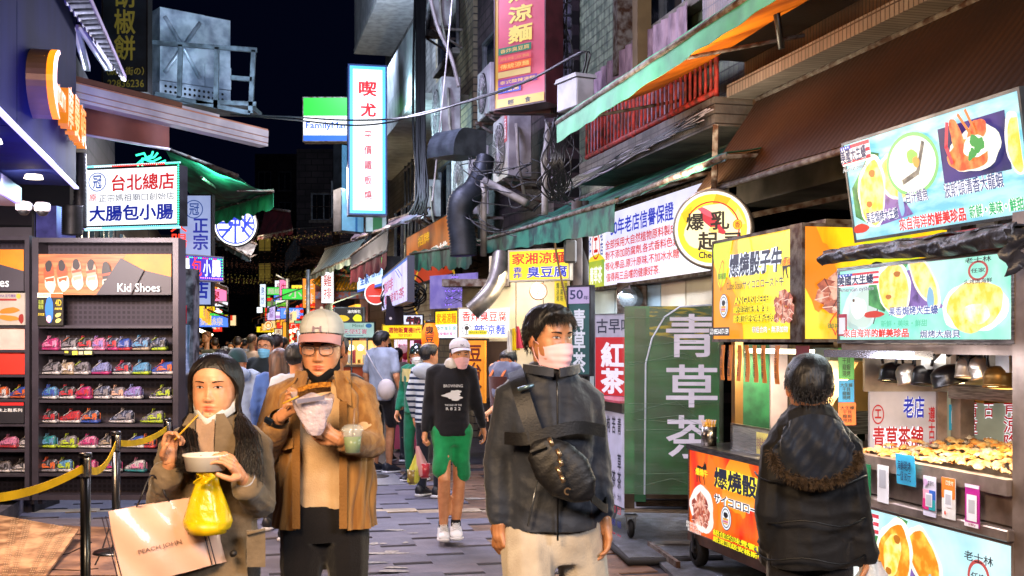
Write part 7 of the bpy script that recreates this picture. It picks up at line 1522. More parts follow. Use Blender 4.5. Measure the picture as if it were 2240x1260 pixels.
def fsurf(x,z,off=0.0):
 w_,yf,yb=hprof(z);q=min(.999,abs(x)/w_)**(1/.9);cs=math.sqrt(1-q*q);yc=ycen(z)
 return V((x,yc-(yc-yf)*cs**.75-float(face(x,z))*min(1,cs*3)-off,z))
def hpos(phi,z,off=0.0):
 w_,yf,yb=hprof(z);s_,c_=np.sin(phi),np.cos(phi);yc=ycen(z)
 x=w_*np.sign(s_)*abs(s_)**.9;y=np.where(c_>0,yc-(yc-yf)*abs(c_)**.75,yc+(yb-yc)*abs(c_)**.9)
 p=np.stack([x,y,z+0*x],-1);c0=np.array([0,.012,.0]);d=(p-c0)*np.array([1,.8,np.where(1,1,1)]);d/=np.linalg.norm(d,axis=-1,keepdims=True)+1e-9
 return p+d*(off[...,None]if isinstance(off,np.ndarray)else off),d
def head_mesh(nc,nr):
 s_=np.linspace(-1,1,nc,endpoint=False);phi=PI*np.sign(s_)*abs(s_)**1.35
 t_=np.linspace(0,1,nr);z=-.117+.232*(t_+.0*t_);z[0]=-.1168
 PH,Z=np.meshgrid(phi,z);w_,yf,yb=hprof(Z);s1,c1=np.sin(PH),np.cos(PH);yc=ycen(Z)
 X=w_*np.sign(s1)*abs(s1)**.9;Y=np.where(c1>0,yc-(yc-yf)*abs(c1)**.75,yc+(yb-yc)*abs(c1)**.9)
 Y=Y-face(X,Z)*np.clip(c1*3,0,1)
 v=np.stack([X,Y,Z],-1).reshape(-1,3)
 f=[(j*nc+i,j*nc+(i+1)%nc,(j+1)*nc+(i+1)%nc,(j+1)*nc+i)for j in range(nr-1)for i in range(nc)]
 f+=[tuple(range(nc-1,-1,-1)),tuple((nr-1)*nc+k for k in range(nc))]
 front=np.clip(c1*3,0,1).reshape(-1);x,z=v[:,0],v[:,2];t=np.ones((len(v),3))
 lp=(gs(z+.0655,.0045)+gs(z+.076,.0052))*(abs(x)<.024)*np.clip(1.3-abs(x)/.02,0,1)*front;lp=np.clip(lp,0,1)[:,None]
 t=t*(1-lp)+lp*np.array([.78,.2,.22])
 bl=(gs(abs(x)-.042,.016)*gs(z+.045,.016)*front*.22)[:,None];t=t*(1-bl)+bl*np.array([1,.6,.5])
 ey=(gs(abs(x)-.031,.018)*gs(z-.002,.011)*front*.3)[:,None];t=t*(1-ey)+ey*np.array([.62,.45,.4])
 no=(gs(abs(x)-.006,.0035)*gs(z+.049,.003)*front*.7)[:,None];t=t*(1-no)+no*.3
 return v,f,t
_heads={}
SKIN={}
def skin(i=0):
 h,h2=[('#c48a62','#b47a54'),('#cf9873','#c08560'),('#b98058','#a86e4a'),('#b07a54','#9c6844')][i]
 return mat('skin_%d'%i,h,rough=.42,col2=h2,scale=20,attr=True,sss=.06,bump=.06,bscale=200)
def cloth(nm,h,**k):
 kw=dict(rough=.85,var=.18,scale=7,bump=.22,bscale=160,sheen=.2);kw.update(k);return mat('cloth_'+nm,h,**kw)
def hairm(h='#0d0a0a'):return mat('hair_'+h.strip('#'),h,rough=.5,var=.4,scale=40,stretch=(1,1,.15),bump=.3,bscale=120)
class Person:
 def __init__(s,label,x,y,H=1.7,yaw=0.0,lod=1,J=None,head=None,hyaw=None,pitch=0.0,roll=0.0,sk=0,hs=1.0,lean=0.0,wide=1.0,group=None,base_z=0.0):
  s.root=thing('person',label,'person',(x,y,base_z),group);s.s=H/1.7;s.lod=lod;s.yaw=yaw;s.sk=sk;s.wide=wide
  s.r=V((math.cos(yaw),math.sin(yaw),0));s.f=V((math.sin(yaw),-math.cos(yaw),0));s.b0=V((x,y,base_z));s.lean=lean
  L_=s.X;s.J={}
  for g in(-1,1):
   q='-'if g<0 else '+'
   s.J.update({'sh'+q:L_(g*.165*wide,lean,1.40),'el'+q:L_(g*.235*wide,lean*.6-.02,1.12),'wr'+q:L_(g*.24*wide,lean*.3+.08,.87),'hp'+q:L_(g*.085,0,.92),'kn'+q:L_(g*.10,.03,.50),'an'+q:L_(g*.105,0,.085)})
  s.J.update(J or{})
  s.hc=V(head)if head is not None else L_(0,lean*1.2+.01,1.585)
  s.nb=L_(0,lean,1.43);
  s.HM=Matrix.Translation(s.hc)@Matrix.Rotation(hyaw if hyaw is not None else yaw,4,'Z')@Matrix.Rotation(pitch,4,'X')@Matrix.Rotation(roll,4,'Y')@Matrix.Scale(hs*(s.s*.5+.5),4)
  s.vox={0:.025,1:.014,2:.010}[lod];s.seed=int(abs(x*977+y*131))%999
 def X(s,x,f,z):return s.b0+s.r*(x*s.s)+s.f*(f*s.s)+V((0,0,z*s.s))
 def hw(s,p):return s.HM@V(p)
 def body(s,arms='long',legs='long',hand=None):
  J=s.J;b=MB();k=s.s
  limb(b,[s.nb-V((0,0,.04)),s.nb.lerp(s.hw((0,.02,-.06)),.6),s.hw((0,.025,-.03))],[.058*k,.053*k,.05*k])
  loft(b,[(s.X(0,0,.9),s.r,s.f,.13,.09,1),(s.X(0,s.lean*.6,1.15),s.r,s.f,.12,.08,1),(s.X(0,s.lean,1.36),s.r,s.f,.15,.08,1),(s.X(0,s.lean,1.43),s.r,s.f,.07,.06,1)])
  hb=MB()
  for q in '-+':
   limb(b,[J['sh'+q],J['el'+q],J['el'+q].lerp(J['wr'+q],.45),J['wr'+q]],[.05*k,.042*k,.037*k,.026*k])
   if legs!='none':limb(b,[J['hp'+q],J['kn'+q].lerp(J['hp'+q],.5),J['kn'+q],J['kn'+q].lerp(J['an'+q],.35)-s.f*.012,J['an'+q]],[.08*k,.07*k,.052*k,.054*k,.034*k])
   hd=(hand or{}).get(q)
   if hd==0:continue
   hd=hd or{};d=V(hd.get('d',(J['wr'+q]-J['el'+q]))).normalized();pn=hd.get('n',(s.r if q=='-'else-s.r))
   make_hand(hb,J['wr'+q],d,V(pn),hd.get('curl',.5),1 if q=='+'else-1,k*hd.get('s',1.0),hd.get('curls'))
  v,n,f=hull(b,max(.010,s.vox));parts=[(v,f,np.ones((len(v),3)))]
  if hb.f:
   v,n,f=hull(hb,{0:.012,1:.006,2:.0036}[s.lod],2);t=np.ones((len(v),3));parts.append((v,f,t))
  nc,nr={0:(32,24),1:(64,44),2:(120,92)}[s.lod]
  if(nc,nr)not in _heads:_heads[(nc,nr)]=head_mesh(nc,nr)
  v,f,t=_heads[(nc,nr)];M_=np.array(s.HM);parts.append((v@M_[:3,:3].T+M_[:3,3],f,t))
  e=MB()
  for g in(-1,1):
   e.lathe((0,0,0),(0,0,1),[(0,0)],None)if False else None
   o=V((g*.074,.012,-.008));ax=V((g,.45,0)).normalized();up=V((0,-.15*1,1)).normalized();sd=up.cross(ax)*g
   e.grid(lambda u,w:tuple(s.HM@(o+up*(.031*(math.sin(2*PI*u)*(1-.35*w))-.002)+sd*(.017*math.cos(2*PI*u)*(1-.4*w))+ax*(.016*math.sin(PI*min(1,w*1.4))-.006))),18,5,None)
  parts.append((np.array(e.v),e.f,np.ones((len(e.v),3))*np.array([.95,.8,.78])))
  vs,fs_,ts,o=[],[],[],0
  for v,f,t in parts:
   vs.append(v);ts.append(t);fs_+=[tuple(i+o for i in q)for q in f];o+=len(v)
  mk('body',s.root,skin(s.sk),np.concatenate(vs),fs_,tint=np.concatenate(ts))
 def facedetail(s,look='open',brow='#1a1210',girl=False):
  H_=s.hw;b=MB();wm_,dk_=mat('eye_white','#b8aca6',rough=.25,var=.05),mat('eye_dark','#120a08',rough=.12,coat=.6)
  h1,h2={'open':(.0045,.0036),'narrow':(.0042,.0032),'down':(.0004,.0026)}[look]
  for g in(-1,1):
   up=lambda u:h1*(1-(2*u-1)**2)+.0012*(u if g>0 else 1-u);lo_=lambda u:-h2*(1-(2*u-1)**2)+.0006
   xx=lambda u:g*.031+(u-.5)*.028
   b.grid(lambda u,v:tuple(H_(fsurf(xx(u),lo_(u)+(up(u)-lo_(u))*v,.0012))),12,3,wm_)
   if look!='down':b.grid(lambda u,v:tuple(H_(fsurf(xx(.34+.32*u),(lo_(.5)+(up(.5)-lo_(.5))*v)*(1-.35*(2*u-1)**2),.0018))),6,4,dk_)
   b.grid(lambda u,v:tuple(H_(fsurf(xx(u*1.08-.04),up(min(1,max(0,u)))+(v-.2)*.0022,.0024))),12,1,dk_)
  b.build('eyes',s.root);b=MB();bm2=mat('brow'+brow.strip('#'),brow,rough=.8);hh=(.0022 if girl else.0034)
  for g in(-1,1):
   b.grid(lambda u,v:tuple(H_(fsurf(g*(.014+.036*u),.0175+.004*math.sin(u*2.4)+(v-.5)*2*hh*(1-.6*u**2),.0018))),10,2,bm2)
  b.build('eyebrows',s.root)
 def hair(s,style='short',col='#0d0a0a',vol=1.0,n=700):
  m=hairm(col);rr=random.Random(s.seed);H_=s.hw
  n=int(n*(.12,.6,1.7)[s.lod])
  if style=='long':hl=lambda a:np.interp(abs(a),[0,.25,.6,1.0,1.5,PI],[.066,.065,.056,.03,-.02,-.10])
  elif style=='under':hl=lambda a:np.interp(abs(a),[0,1.1,1.5,1.75,2.1,PI],[.07,.05,-.012,.0,-.035,-.06])
  else:hl=lambda a:np.interp(abs(a),[0,.5,.95,1.35,1.55,1.75,2.1,PI],[.066,.066,.05,-.0,-.018,.004,-.045,-.062])
  na,nv=(72,22)if s.lod else(28,10);a=np.linspace(-PI,PI,na,endpoint=False);vs=[]
  th0={'short':.013,'long':.012,'under':.006}[style]*vol
  for j in range(nv+1):
   t_=j/nv;z=hl(a)+(.1149-hl(a))*t_;th=.0015+th0*np.minimum(1,t_*3.2)*(1+.12*np.sin(a*9+3*np.sin(t_*5))*(style=='short')*min(1,4*(1-t_)))
   if style=='short':th=th*(1+.5*np.clip(np.cos(a),0,1)*np.clip(z/.08,0,1)*(1-t_**3))
   p,d=hpos(a,z,th);vs.append(p)
  v=np.concatenate(vs);M_=np.array(s.HM);v=v@M_[:3,:3].T+M_[:3,3]
  f=[(j*na+i,j*na+(i+1)%na,(j+1)*na+(i+1)%na,(j+1)*na+i)for j in range(nv)for i in range(na)]+[tuple(nv*na+k for k in range(na))]
  b=MB();b.add(v.tolist(),f,m,True);ms_=[m,m,hairm('#2a1c16'),hairm('#050404')]if col!='#5a3d2a'else[m]
  if style in('short','under')and s.lod:
   for k in range(n):
    a1=rr.uniform(-PI,PI);t_=rr.random()**.8;z=float(hl(a1))+(.112-float(hl(a1)))*t_;p,d=hpos(np.array([a1]),np.array([z]),np.array([th0*.7]));p=V(p[0]);d=V(d[0])
    sw=V((math.sin(a1)*.2+rr.uniform(-.2,.2),-.55 if abs(a1)<1.6 else.25,-.35-.6*(1-t_)));L_=rr.uniform(.010,.019)*vol*(1.25 if abs(a1)<.8 else.55)
    if style=='under':L_*=.5
    b.tube([H_(p),H_(p+(d*.3+sw*.7)*L_),H_(p+(d*.2+sw*1.4)*L_*1.3)],[.0017,.0014,.0003],rr.choice(ms_),seg=3,cap=False)
  b.build('hair',s.root)
  return m
 def longhair(s,m,pts_l,n=520,spread=.02,r=.0024,back=.26,jit=.018):
  """strands from a centre parting; pts_l(side, k) returns world way points below the jaw"""
  rr=random.Random(s.seed+1);b=MB();H_=s.hw;ms_=[m,m,m,hairm('#33221a'),hairm('#060404')]
  for k in range(n):
   g=rr.choice((-1,1))
   jt=lambda q:V((rr.gauss(0,q),rr.gauss(0,q),rr.gauss(0,q*.5)));e=rr.uniform(.002,.013);g0=jt(jit);az=rr.uniform(.2,PI*.98);bk=az/PI
   P=[H_((g*.002,.012-.055*math.cos(az),.1155-.012*max(0,math.cos(az))))]
   for z,hz in((.109,.1),(.09,.35),(.06,.62),(.03,1.05),(-.01,1.42),(-.05,1.52),(-.085,1.6)):
    aa=max(az,hz);p,d=hpos(np.array([g*aa]),np.array([max(z,-.05)]),np.array([.004+e+.10*max(0,-.0-z)]));p=V(p[0]);p.z=z;P.append(H_(p))
   P+=[V(q)+g0*(.6+.2*i)+jt(jit*.12)for i,q in enumerate(pts_l(g,bk,rr))]
   q=spline(P,14);b.tube(q,[r*(1-.75*(i/14)**2)for i in range(15)],rr.choice(ms_)if s.lod>1 else m,seg=3,cap=False)
  b.build('hair_strands',s.root,'stuff')
 def top(s,m,hem=.86,ease=0.0,sleeve='long',cuff=.046,name='jacket',wr=.007,puff=1.0,collar=None,flare=0.0,neck=1.455,seedoff=0,hemf=None,arm_end=.93):
  b=MB();k=s.s;J=s.J;ln=s.lean;wd=s.wide
  R=lambda z,a,d,f=0,e=.85:(s.X(0,ln*max(0,min(1,(z-.9)/.45))+f,z),s.r,s.f,(a*wd+ease)*k,(d+ease)*k,e)
  loft(b,[R(hem,.165+flare,.115+flare,0),R((hem+1.1)/2,.16+flare*.5,.112+flare*.5),R(1.12,.155,.108),R(1.28,.172,.115,.005),R(1.36,.172,.105),R(1.405,.132,.09),R(neck,.085,.075,0,1),R(neck+.015,.06,.06,0,1)])
  for q in '-+':
   sh,el,wr_=J['sh'+q],J['el'+q],J['wr'+q];pr=puff
   inn=sh+(s.nb-sh)*.25
   if sleeve=='long':limb(b,[inn,sh,sh.lerp(el,.5),el,el.lerp(wr_,.5),el.lerp(wr_,arm_end)],[x*k*pr for x in(.07,.074,.066,.062,.055,cuff)])
   else:limb(b,[inn,sh,sh.lerp(el,.75)],[.065*k,.066*k,.062*k])
  v,n,f=hull(b,s.vox,4);v=wrinkle(v,n,wr*1.5,s.seed+seedoff,24)
  o=mk(name,s.root,m,v,f)
  if m.node_tree.nodes.get('UV Map'):
   uv=o.data.uv_layers.new(name='UVMap');li=np.empty(len(o.data.loops),dtype=np.int32);o.data.loops.foreach_get('vertex_index',li);uv.data.foreach_set('uv',v[li][:,[0,2]].ravel().astype(np.float32))
  return o
 def trousers(s,m,style='long',hip=.93,name='trousers',wide=1.0):
  b=MB();k=s.s;J=s.J
  loft(b,[(s.X(0,0,.80),s.r,s.f,.15*k,.11*k,.9),(s.X(0,0,.88),s.r,s.f,.165*k,.115*k,.9),(s.X(0,0,hip+.05),s.r,s.f,.145*k,.10*k,.9)])
  for q in '-+':
   hp,kn,an=J['hp'+q],J['kn'+q],J['an'+q]
   if style=='long':limb(b,[hp,hp.lerp(kn,.5),kn,kn.lerp(an,.5),an+V((0,0,.02))],[x*k*wide for x in(.10,.09,.074,.066,.06)])
   else:limb(b,[hp,hp.lerp(kn,.45),hp.lerp(kn,.82)+s.r*(.024 if q=='+'else-.024)],[.096*k,.084*k,.076*k])
  v,n,f=hull(b,s.vox,3);v=wrinkle(v,n,.010,s.seed+5,26);return mk(name,s.root,m,v,f)
 def shoes(s,mu,ms=None,sc=1.42):
  for q in '-+':
   an=s.J['an'+q];kn=s.J['kn'+q];b=MB()
   for nm,mm in(('upper',mu),('sole',ms or mat('shoe_sole_white','#d0ced0',rough=.5)),('laces',ms or mu)):
    me=dict(SM)[nm];vv=[V(v.co)*sc*s.s for v in me.vertices]
    b.add([V((an.x,an.y,0))-s.f*(p.x+.06*sc*0-.045)*1+s.r*p.y+V((0,0,p.z+max(0,an.z-.085*s.s)))for p in vv],[tuple(p.vertices)for p in me.polygons],mm,True)
   b.build('shoe',s.root)
 def mask(s,m,style='on',name='face_mask'):
  b=MB();H_=s.hw
  if style=='on':
   def fn(u,v):
    t_=(u-.5)*2;z=-.020-.098*v-.008*t_*t_*(1-2*v)*2;wv=.070-.012*v;x=t_*wv
    y0=np.interp(v,[0,.2,.45,.8,1],[-.103,-.117,-.118,-.106,-.092]);ye=np.interp(v,[0,1],[-.020,-.012])
    w0=float(hprof(z)[0])*.96;yy=float(y0)+(float(ye)-float(y0))*abs(t_)**2.3
    if abs(x)<w0:yy=min(yy,fsurf(x,z,.004).y)
    return tuple(H_((x,yy-.0032*math.sin(v*22)*(1-t_*t_),z)))
   b.sheet(fn,20,16,m,t=.0025)
   for g in(-1,1):b.tube([H_((g*.070,-.026,-.025)),H_((g*.078,-.005,-.012)),H_((g*.078,.014,-.02)),H_((g*.073,-.005,-.07)),H_((g*.058,-.022,-.108))],.0013,m,seg=5)
  else:
   def fn(u,v):
    t_=(u-.5)*2;x=.071*t_;zu=-.104+.056*abs(t_)**1.3;zl=-.142+.058*abs(t_)**1.2;z=zu+(zl-zu)*v
    return tuple(H_((x,-.099+.085*abs(t_)**2.2+.02*v*(1-t_*t_)-.006*math.sin(PI*v),z)))
   b.sheet(fn,24,6,m,t=.004)
   for g in(-1,1):b.tube([H_((g*.070,-.018,-.05)),H_((g*.078,.01,-.02)),H_((g*.08,.02,.01))],.0013,m,seg=5)
  b.build(name,s.root)
 def cap(s,m,mb=None,txt=None,tcol='#20222c',ug=None):
  H_=s.hw;b=MB();na,nv=48,14;a=np.linspace(-PI,PI,na,endpoint=False);vs=[]
  hl=.042+.016*np.cos(a)
  for j in range(nv+1):
   t_=j/nv;p,d=hpos(a,hl+(.1149-hl)*t_,np.full(na,.012+.016*math.sin(t_*PI/2)));vs.append(p)
  v=np.concatenate(vs);M_=np.array(s.HM);v=v@M_[:3,:3].T+M_[:3,3]
  b.add(v.tolist(),[(j*na+i,j*na+(i+1)%na,(j+1)*na+(i+1)%na,(j+1)*na+i)for j in range(nv)for i in range(na)]+[tuple(nv*na+k for k in range(na))],m,True)
  b.ball(H_((0,.01,.146)),.007,m,seg=8)
  for k in range(6):
   aa=k*PI/3+PI/6;q=[]
   for j in range(8):
    t_=j/7;h0=.042+.016*math.cos(aa);p,d=hpos(np.array([aa]),np.array([h0+(.1149-h0)*t_]),np.array([.0125+.016*math.sin(t_*PI/2)]));q.append(H_(V(p[0])))
   b.tube(q,.0012,m,seg=4)
  b.build('cap_crown',s.root)
  def fn(u,w_):
   t_=(u-.5)*2;p,d=hpos(np.array([t_*1.25]),np.array([.052-.012*abs(t_)**2]),np.array([.012]));p=V(p[0]);o=V((0,-1,0))
   return tuple(H_(p+V((p.x*.12,-1,0))*(.072*w_*(1-t_*t_*.82))+V((0,0,-.018*w_-.02*t_*t_*w_))))
  b=MB();b.sheet(fn,22,6,mb or m,t=.004)
  if ug:b.sheet(lambda u,w_:tuple(V(fn(u,w_))-V((0,0,.004))),22,6,ug,t=.002)
  b.build('cap_brim',s.root)
  if txt:
   lm=MB();vs,fs_,sz=glyphs(txt,.03)
   P=[]
   for x,y in vs:
    xx=(x-.5)*.034;zz=.068+y*.026;w_,yf,yb=hprof(zz);P.append(H_((xx,float(yf)-.0245+2.2*xx*xx,zz)))
   lm.add(P,fs_,mat('cap_mark_'+tcol.strip('#'),tcol));lm.build('cap_logo',s.root)
 def glasses(s,m=None):
  m=m or mat('spectacle_frame','#2a1a14',rough=.3,coat=.5);H_=s.hw;b=MB();c=MB()
  for g in(-1,1):
   q=[]
   for k in range(21):
    a=2*PI*k/20;q.append(H_((g*.034+.0255*math.copysign(abs(math.cos(a))**.7,math.cos(a)),-.104+abs(g*.034+.0255*math.cos(a))*.25,-.003+.019*math.copysign(abs(math.sin(a))**.7,math.sin(a)))))
   b.tube(q,.0018,m,seg=6);c.add(q[:20],[tuple(range(20))],mat('lens','#f0f4ff',rough=.02,alpha=.06,coat=1.0));b.tube([H_((g*.06,-.088,.008)),H_((g*.072,-.05,.006)),H_((g*.078,.01,.002))],.0018,m,seg=6)
  b.tube([H_((-.01,-.103,.003)),H_((0,-.106,.005)),H_((.01,-.103,.003))],.0018,m,seg=6);b.build('glasses_frame',s.root);c.build('lenses',s.root)
def make_hand(b,wr,d,pn,curl,side,k,curls=None):
 """d: wrist to knuckles; pn: direction the palm faces; side +1 / -1 puts the thumb"""
 pn=(pn-d*pn.dot(d)).normalized();ac=d.cross(pn).normalized()*side
 L4=(.073,.08,.075,.06);
 for i in range(4):
  t_=1.5-i;kn=wr+d*(.085-.004*abs(i-1.2))*k+ac*(t_*.0195)*k;limb(b,[wr+ac*t_*.01*k+d*.006,wr.lerp(kn,.5),kn],[.0165*k,.0155*k,.0118*k],8)
  c=(curls[i]if curls else curl);p=kn;a=c*.75;dd=d*math.cos(a)+pn*math.sin(a);ang=a;fan=ac*(t_*.05)
  for j,fr_ in enumerate((.45,.32,.25)):
   dd=(d*math.cos(ang)+pn*math.sin(ang)+fan).normalized();q=p+dd*L4[i]*fr_*1.08*k;limb(b,[p,q],[(.0098-.0012*j)*k,(.0088-.0012*j)*k],8);p=q;ang+=c*1.15
 limb(b,[wr+d*.004,wr+d*.05*k],[.024*k,.024*k],8)
 tb=wr+d*.022*k+ac*.024*k;t1=tb+(d*.55+ac*.7+pn*.45).normalized()*.036*k;t2=t1+(d*.8+ac*.15+pn*.5).normalized()*.03*k;t3=t2+(d*.75-ac*.1+pn*.55).normalized()*.024*k
 limb(b,[tb,t1],[.016*k,.0125*k],8);limb(b,[t1,t2],[.0118*k,.0105*k],8);limb(b,[t2,t3],[.0105*k,.0088*k],8)
mw=mat('mask_white','#dfe3e2',rough=.8,var=.08,bump=.1);mpk=mat('mask_pink','#e8b6be',rough=.8,var=.08);mbk=mat('mask_black','#101012',rough=.9);mbl=mat('mask_blue','#6fb4dc',rough=.8,var=.08)
D=4.27
P=Person('long-haired woman in a taupe coat with paper bowl and skewer, mask under chin',W(472,0,D).x,D,H=1.61,yaw=-.05,lod=2,sk=1,head=W(472,846,D-.02),hyaw=-.03,hs=1.10,J={'sh-':W(388,985,D),'sh+':W(552,978,D),'el-':W(352,1098,D-.10),'wr-':W(371,1012,D-.22),'el+':W(568,1105,D-.08),'wr+':W(528,1043,D-.25)})
P.body(hand={'-':dict(d=(.05,-.12,1),n=(.75,-.5,.1),curls=(.55,.75,1.1,1.2)),'+':dict(d=(-.35,-.55,.75),n=(-.75,.1,-.3),curls=(.5,.55,.6,.7))})
P.facedetail('narrow',girl=True);hmw=P.hair('long','#17100e',vol=.35)
def wl(g,bk,rr):
 e=rr.random()
 if bk<.8:return[W(472+g*rr.uniform(48,68),925,D-.05-.03*e),W(472+g*rr.uniform(44,80)+(8 if g>0 else-2),965,D-.145-.03*e),W(472+g*rr.uniform(34,84)+(14 if g>0 else-4),1010+10*e,D-.185-.02*e),W(472+g*rr.uniform(34,78)+(20 if g>0 else-4),(1030 if g>0 else 1000)+30*e,D-.2-.02*e)]
 return[W(472+g*rr.uniform(30,66),940,D+.07),W(472+g*rr.uniform(30,80),1010,D+.12),W(472+g*rr.uniform(30,85),1090,D+.13)]
P.longhair(hmw,wl,n=1300,r=.0034,jit=.010)
b=MB();limb(b,[P.hw((0,.05,.03)),P.hw((0,.07,-.06)),P.hw((0,.075,-.17)),P.hw((0,.08,-.28))],[.07,.075,.07,.06],14)
for q in b.mats:pass
v,n,f=hull(b,.008,2);mk('hair_back',P.root,hmw,v,f)
coat=cloth('taupe_coat','#7c6b55',col2='#655642',bump=.3,bscale=40)
P.top(coat,hem=.42,ease=.012,sleeve='long',cuff=.062,name='coat',wr=.012,puff=1.22,flare=.03,arm_end=.72)
shirt=cloth('tan_shirt','#a88a72')
b=MB();
for g in(-1,1):b.sheet(lambda u,v:P.X(g*(.012+.05*u*(1-v)+.01*v),.118-.05*u*(1-v)+.012*math.sin(v*7)*u+.02*v,1.47-.2*v-.02*u),6,10,shirt,t=.004)
b.sheet(lambda u,v:P.X((u-.5)*.07,.125+.02*v+.004*math.sin(u*9+v*12),1.44-.2*v),8,10,shirt,t=.003);b.build('shirt_collar',P.root)
b=MB()
for g in(-1,1):b.sheet(lambda u,v:P.X(g*(.03+.075*u*math.sin(PI*min(1,v*1.15+.1))+.012*(1-v)),.128-.02*u+.015*v,1.46-.34*v),5,14,coat,t=.008)
b.build('lapel',P.root)
b=MB();b.lathe(W(510,1211,D-.17),(0,-1,0),[(0,-.01),(.012,-.01),(.012,.006),(0,.008)],mat('coat_button','#1a1614'),seg=14);b.build('button',P.root)
b=MB();b.sheet(lambda u,v:W(540+40*u,1160+80*v,D-.165+.03*u),6,6,coat,t=.008);b.tube([W(540,1168,D-.18),W(580,1158,D-.15)],.006,coat,seg=6);b.build('pocket',P.root)
P.mask(mw,'chin');P.trousers(cloth('dark_slacks','#141216'));P.shoes(mat('boot_black','#0c0c0e'))
b=MB();wb2=P.J['wr+'];b.lathe(wb2+V((.01,.03,-.015)),(P.J['wr+']-P.J['el+']),[(.034,0),(.036,.008),(.034,.016)],mat('band_white','#d8d8dc',rough=.4),seg=18);b.build('bracelet',P.root)
db=3.99;t=thing('paper_bowl','white round paper bowl held by the long-haired woman','bowl',W(450,1020,db));R=48/FPX*db
b=MB();b.lathe(W(450,1028,db),(0,0,1),[(0,0),(R*.86,0),(R*.98,.048),(R*1.03,.05),(R*1.03,.056),(R*.96,.056),(R*.86,.01),(0,.01)],mat('bowl_white','#dcd6cc',rough=.6,var=.05),seg=40);b.build('bowl',t)
b=MB();b.disc(Fr(W(450,1028,db)+V((0,0,.042)),V((1,0,0)),V((0,1,0))),0,0,R*.93,mat('soup','#b8a890',rough=.2,scale=60,var=.5));b.build('food',t)
b=MB();b.tube([W(382,962,4.0),W(434,907,4.02)],[.0035,.0028],mat('bamboo_skewer','#d8a42c',rough=.5),seg=8);o=b.build('bamboo_skewer');tag(o,'yellow bamboo skewer between the raised fingers of the long-haired woman','skewer')
yb=mat('yellow_plastic','#ecd21c',rough=.22,alpha=.72,col2='#d8b80c',scale=5,coat=.4,bump=.5,bscale=22,sss=0)
t=thing('plastic_bag','translucent yellow plastic bag hanging under the white paper bowl','plastic bag',W(452,1170,4.02));O=W(453,1168,4.02)
def bagfn(u,v,cx=0,prof=((0,.02),(.06,.078),(.2,.088),(.5,.068),(.8,.042),(1,.034)),hh=.222,seedq=0):
 a=2*PI*u;r_=np.interp(v,[p[0]for p in prof],[p[1]for p in prof])*(1+.05*math.sin(a*5+2*v+seedq)*(.3+v)+.04*math.sin(a*9-4*v)*v)
 return(r_*math.cos(a),r_*.75*math.sin(a),hh*v)
b=MB();b.grid(lambda u,v:tuple(O+V(bagfn(u,v))),48,24,yb);b.build('bag_film',t)
b=MB();b.lathe(O+V((0,0,.004)),(0,0,1),[(0,0),(.066,.0),(.076,.04),(0,.042)],mat('bag_contents','#e0b80c',rough=.4,var=.2,scale=20),seg=24);b.build('contents',t)
b=MB();b.sheet(lambda u,v:tuple(W(430+34*u+8*math.sin(v*5),1036+22*v,3.93+.02*math.sin(u*6))),10,5,yb,t=.002);b.build('handle',t)
t=thing('shopping_bag','large pale pink paper shopping bag hanging from the woman\'s forearm','shopping bag',W(350,1255,3.95));bagm=mat('bag_paper','#d8b09a',rough=.35,col2='#cba08a',scale=3,coat=.25,bump=.15,bscale=7)
A_,B_,C_,D_=W(262,1290,3.95),W(462,1236,4.1),W(436,1085,4.12),W(238,1118,3.97);dn=V((.05,.12,0))
b=MB();b.sheet(lambda u,v:A_.lerp(B_,u).lerp(D_.lerp(C_,u),v)+V((0,-.012*math.sin(PI*u)*math.sin(PI*v)-.004*math.sin(u*14+v*8),0)),24,16,bagm,t=.003,smooth=True);b.build('front',t)
b=MB();b.sheet(lambda u,v:(A_+dn).lerp(B_+dn,u).lerp((D_+dn).lerp(C_+dn,u),v),6,4,bagm,t=.003);b.sheet(lambda u,v:B_.lerp(B_+dn,u).lerp(C_.lerp(C_+dn,u),v)+V((.015*math.sin(PI*u),0,0)),4,4,bagm,t=.003);b.sheet(lambda u,v:A_.lerp(A_+dn,u).lerp(D_.lerp(D_+dn,u),v),4,4,bagm,t=.003);b.sheet(lambda u,v:A_.lerp(A_+dn,u).lerp(B_.lerp(B_+dn,u),v),4,4,bagm,t=.003);b.build('back_and_sides',t)
fb_=Fr(A_+V((0,-.006,0)),B_-A_,D_-A_);lm=MB();letter(lm,fb_,'PEACH JOHN',.085,.1,.235,.118,mat('bag_print','#6a4a3e'),z=.014,bold=.006);lm.build('lettering',t)
b=MB()
for x in(.005,.018,.325,.338):b.tube([fb_.p(x-.0,.0,.004),fb_.p(x-.012,.26,.004)],.0022,mat('bag_line','#2c2030'),seg=4)
b.build('edge_lines',t)
b=MB();hb_=mat('ribbon_black','#15121a',rough=.5);b.tube(spline([D_.lerp(C_,.3),W(308,1090,3.98),W(330,1040,4.02),W(352,1060,4.05),W(362,1085,4.05),D_.lerp(C_,.66)],20),.0035,hb_,seg=6);b.build('handle',t)
D=4.69
P=Person('man in pale cap, glasses and brown corduroy jacket eating a cutlet on a stick',W(712,0,D).x,D,H=1.76,yaw=.02,lod=2,sk=0,head=W(704,757,D-.06),hyaw=-.02,pitch=.13,hs=1.04,J={'sh-':W(622,868,D),'sh+':W(785,868,D),'el-':W(582,985,D-.10),'wr-':W(612,912,D-.30),'el+':W(812,975,D-.12),'wr+':W(740,962,D-.32)})
P.body(hand={'-':dict(d=(.75,-.3,.5),n=(.1,-.5,.8),curls=(.9,1.0,1.1,1.2)),'+':dict(d=(-.85,-.25,.55),n=(-.35,.5,.4),curls=(.45,.5,.6,.7))})
P.facedetail('down');P.hair('under','#17100d');P.glasses()
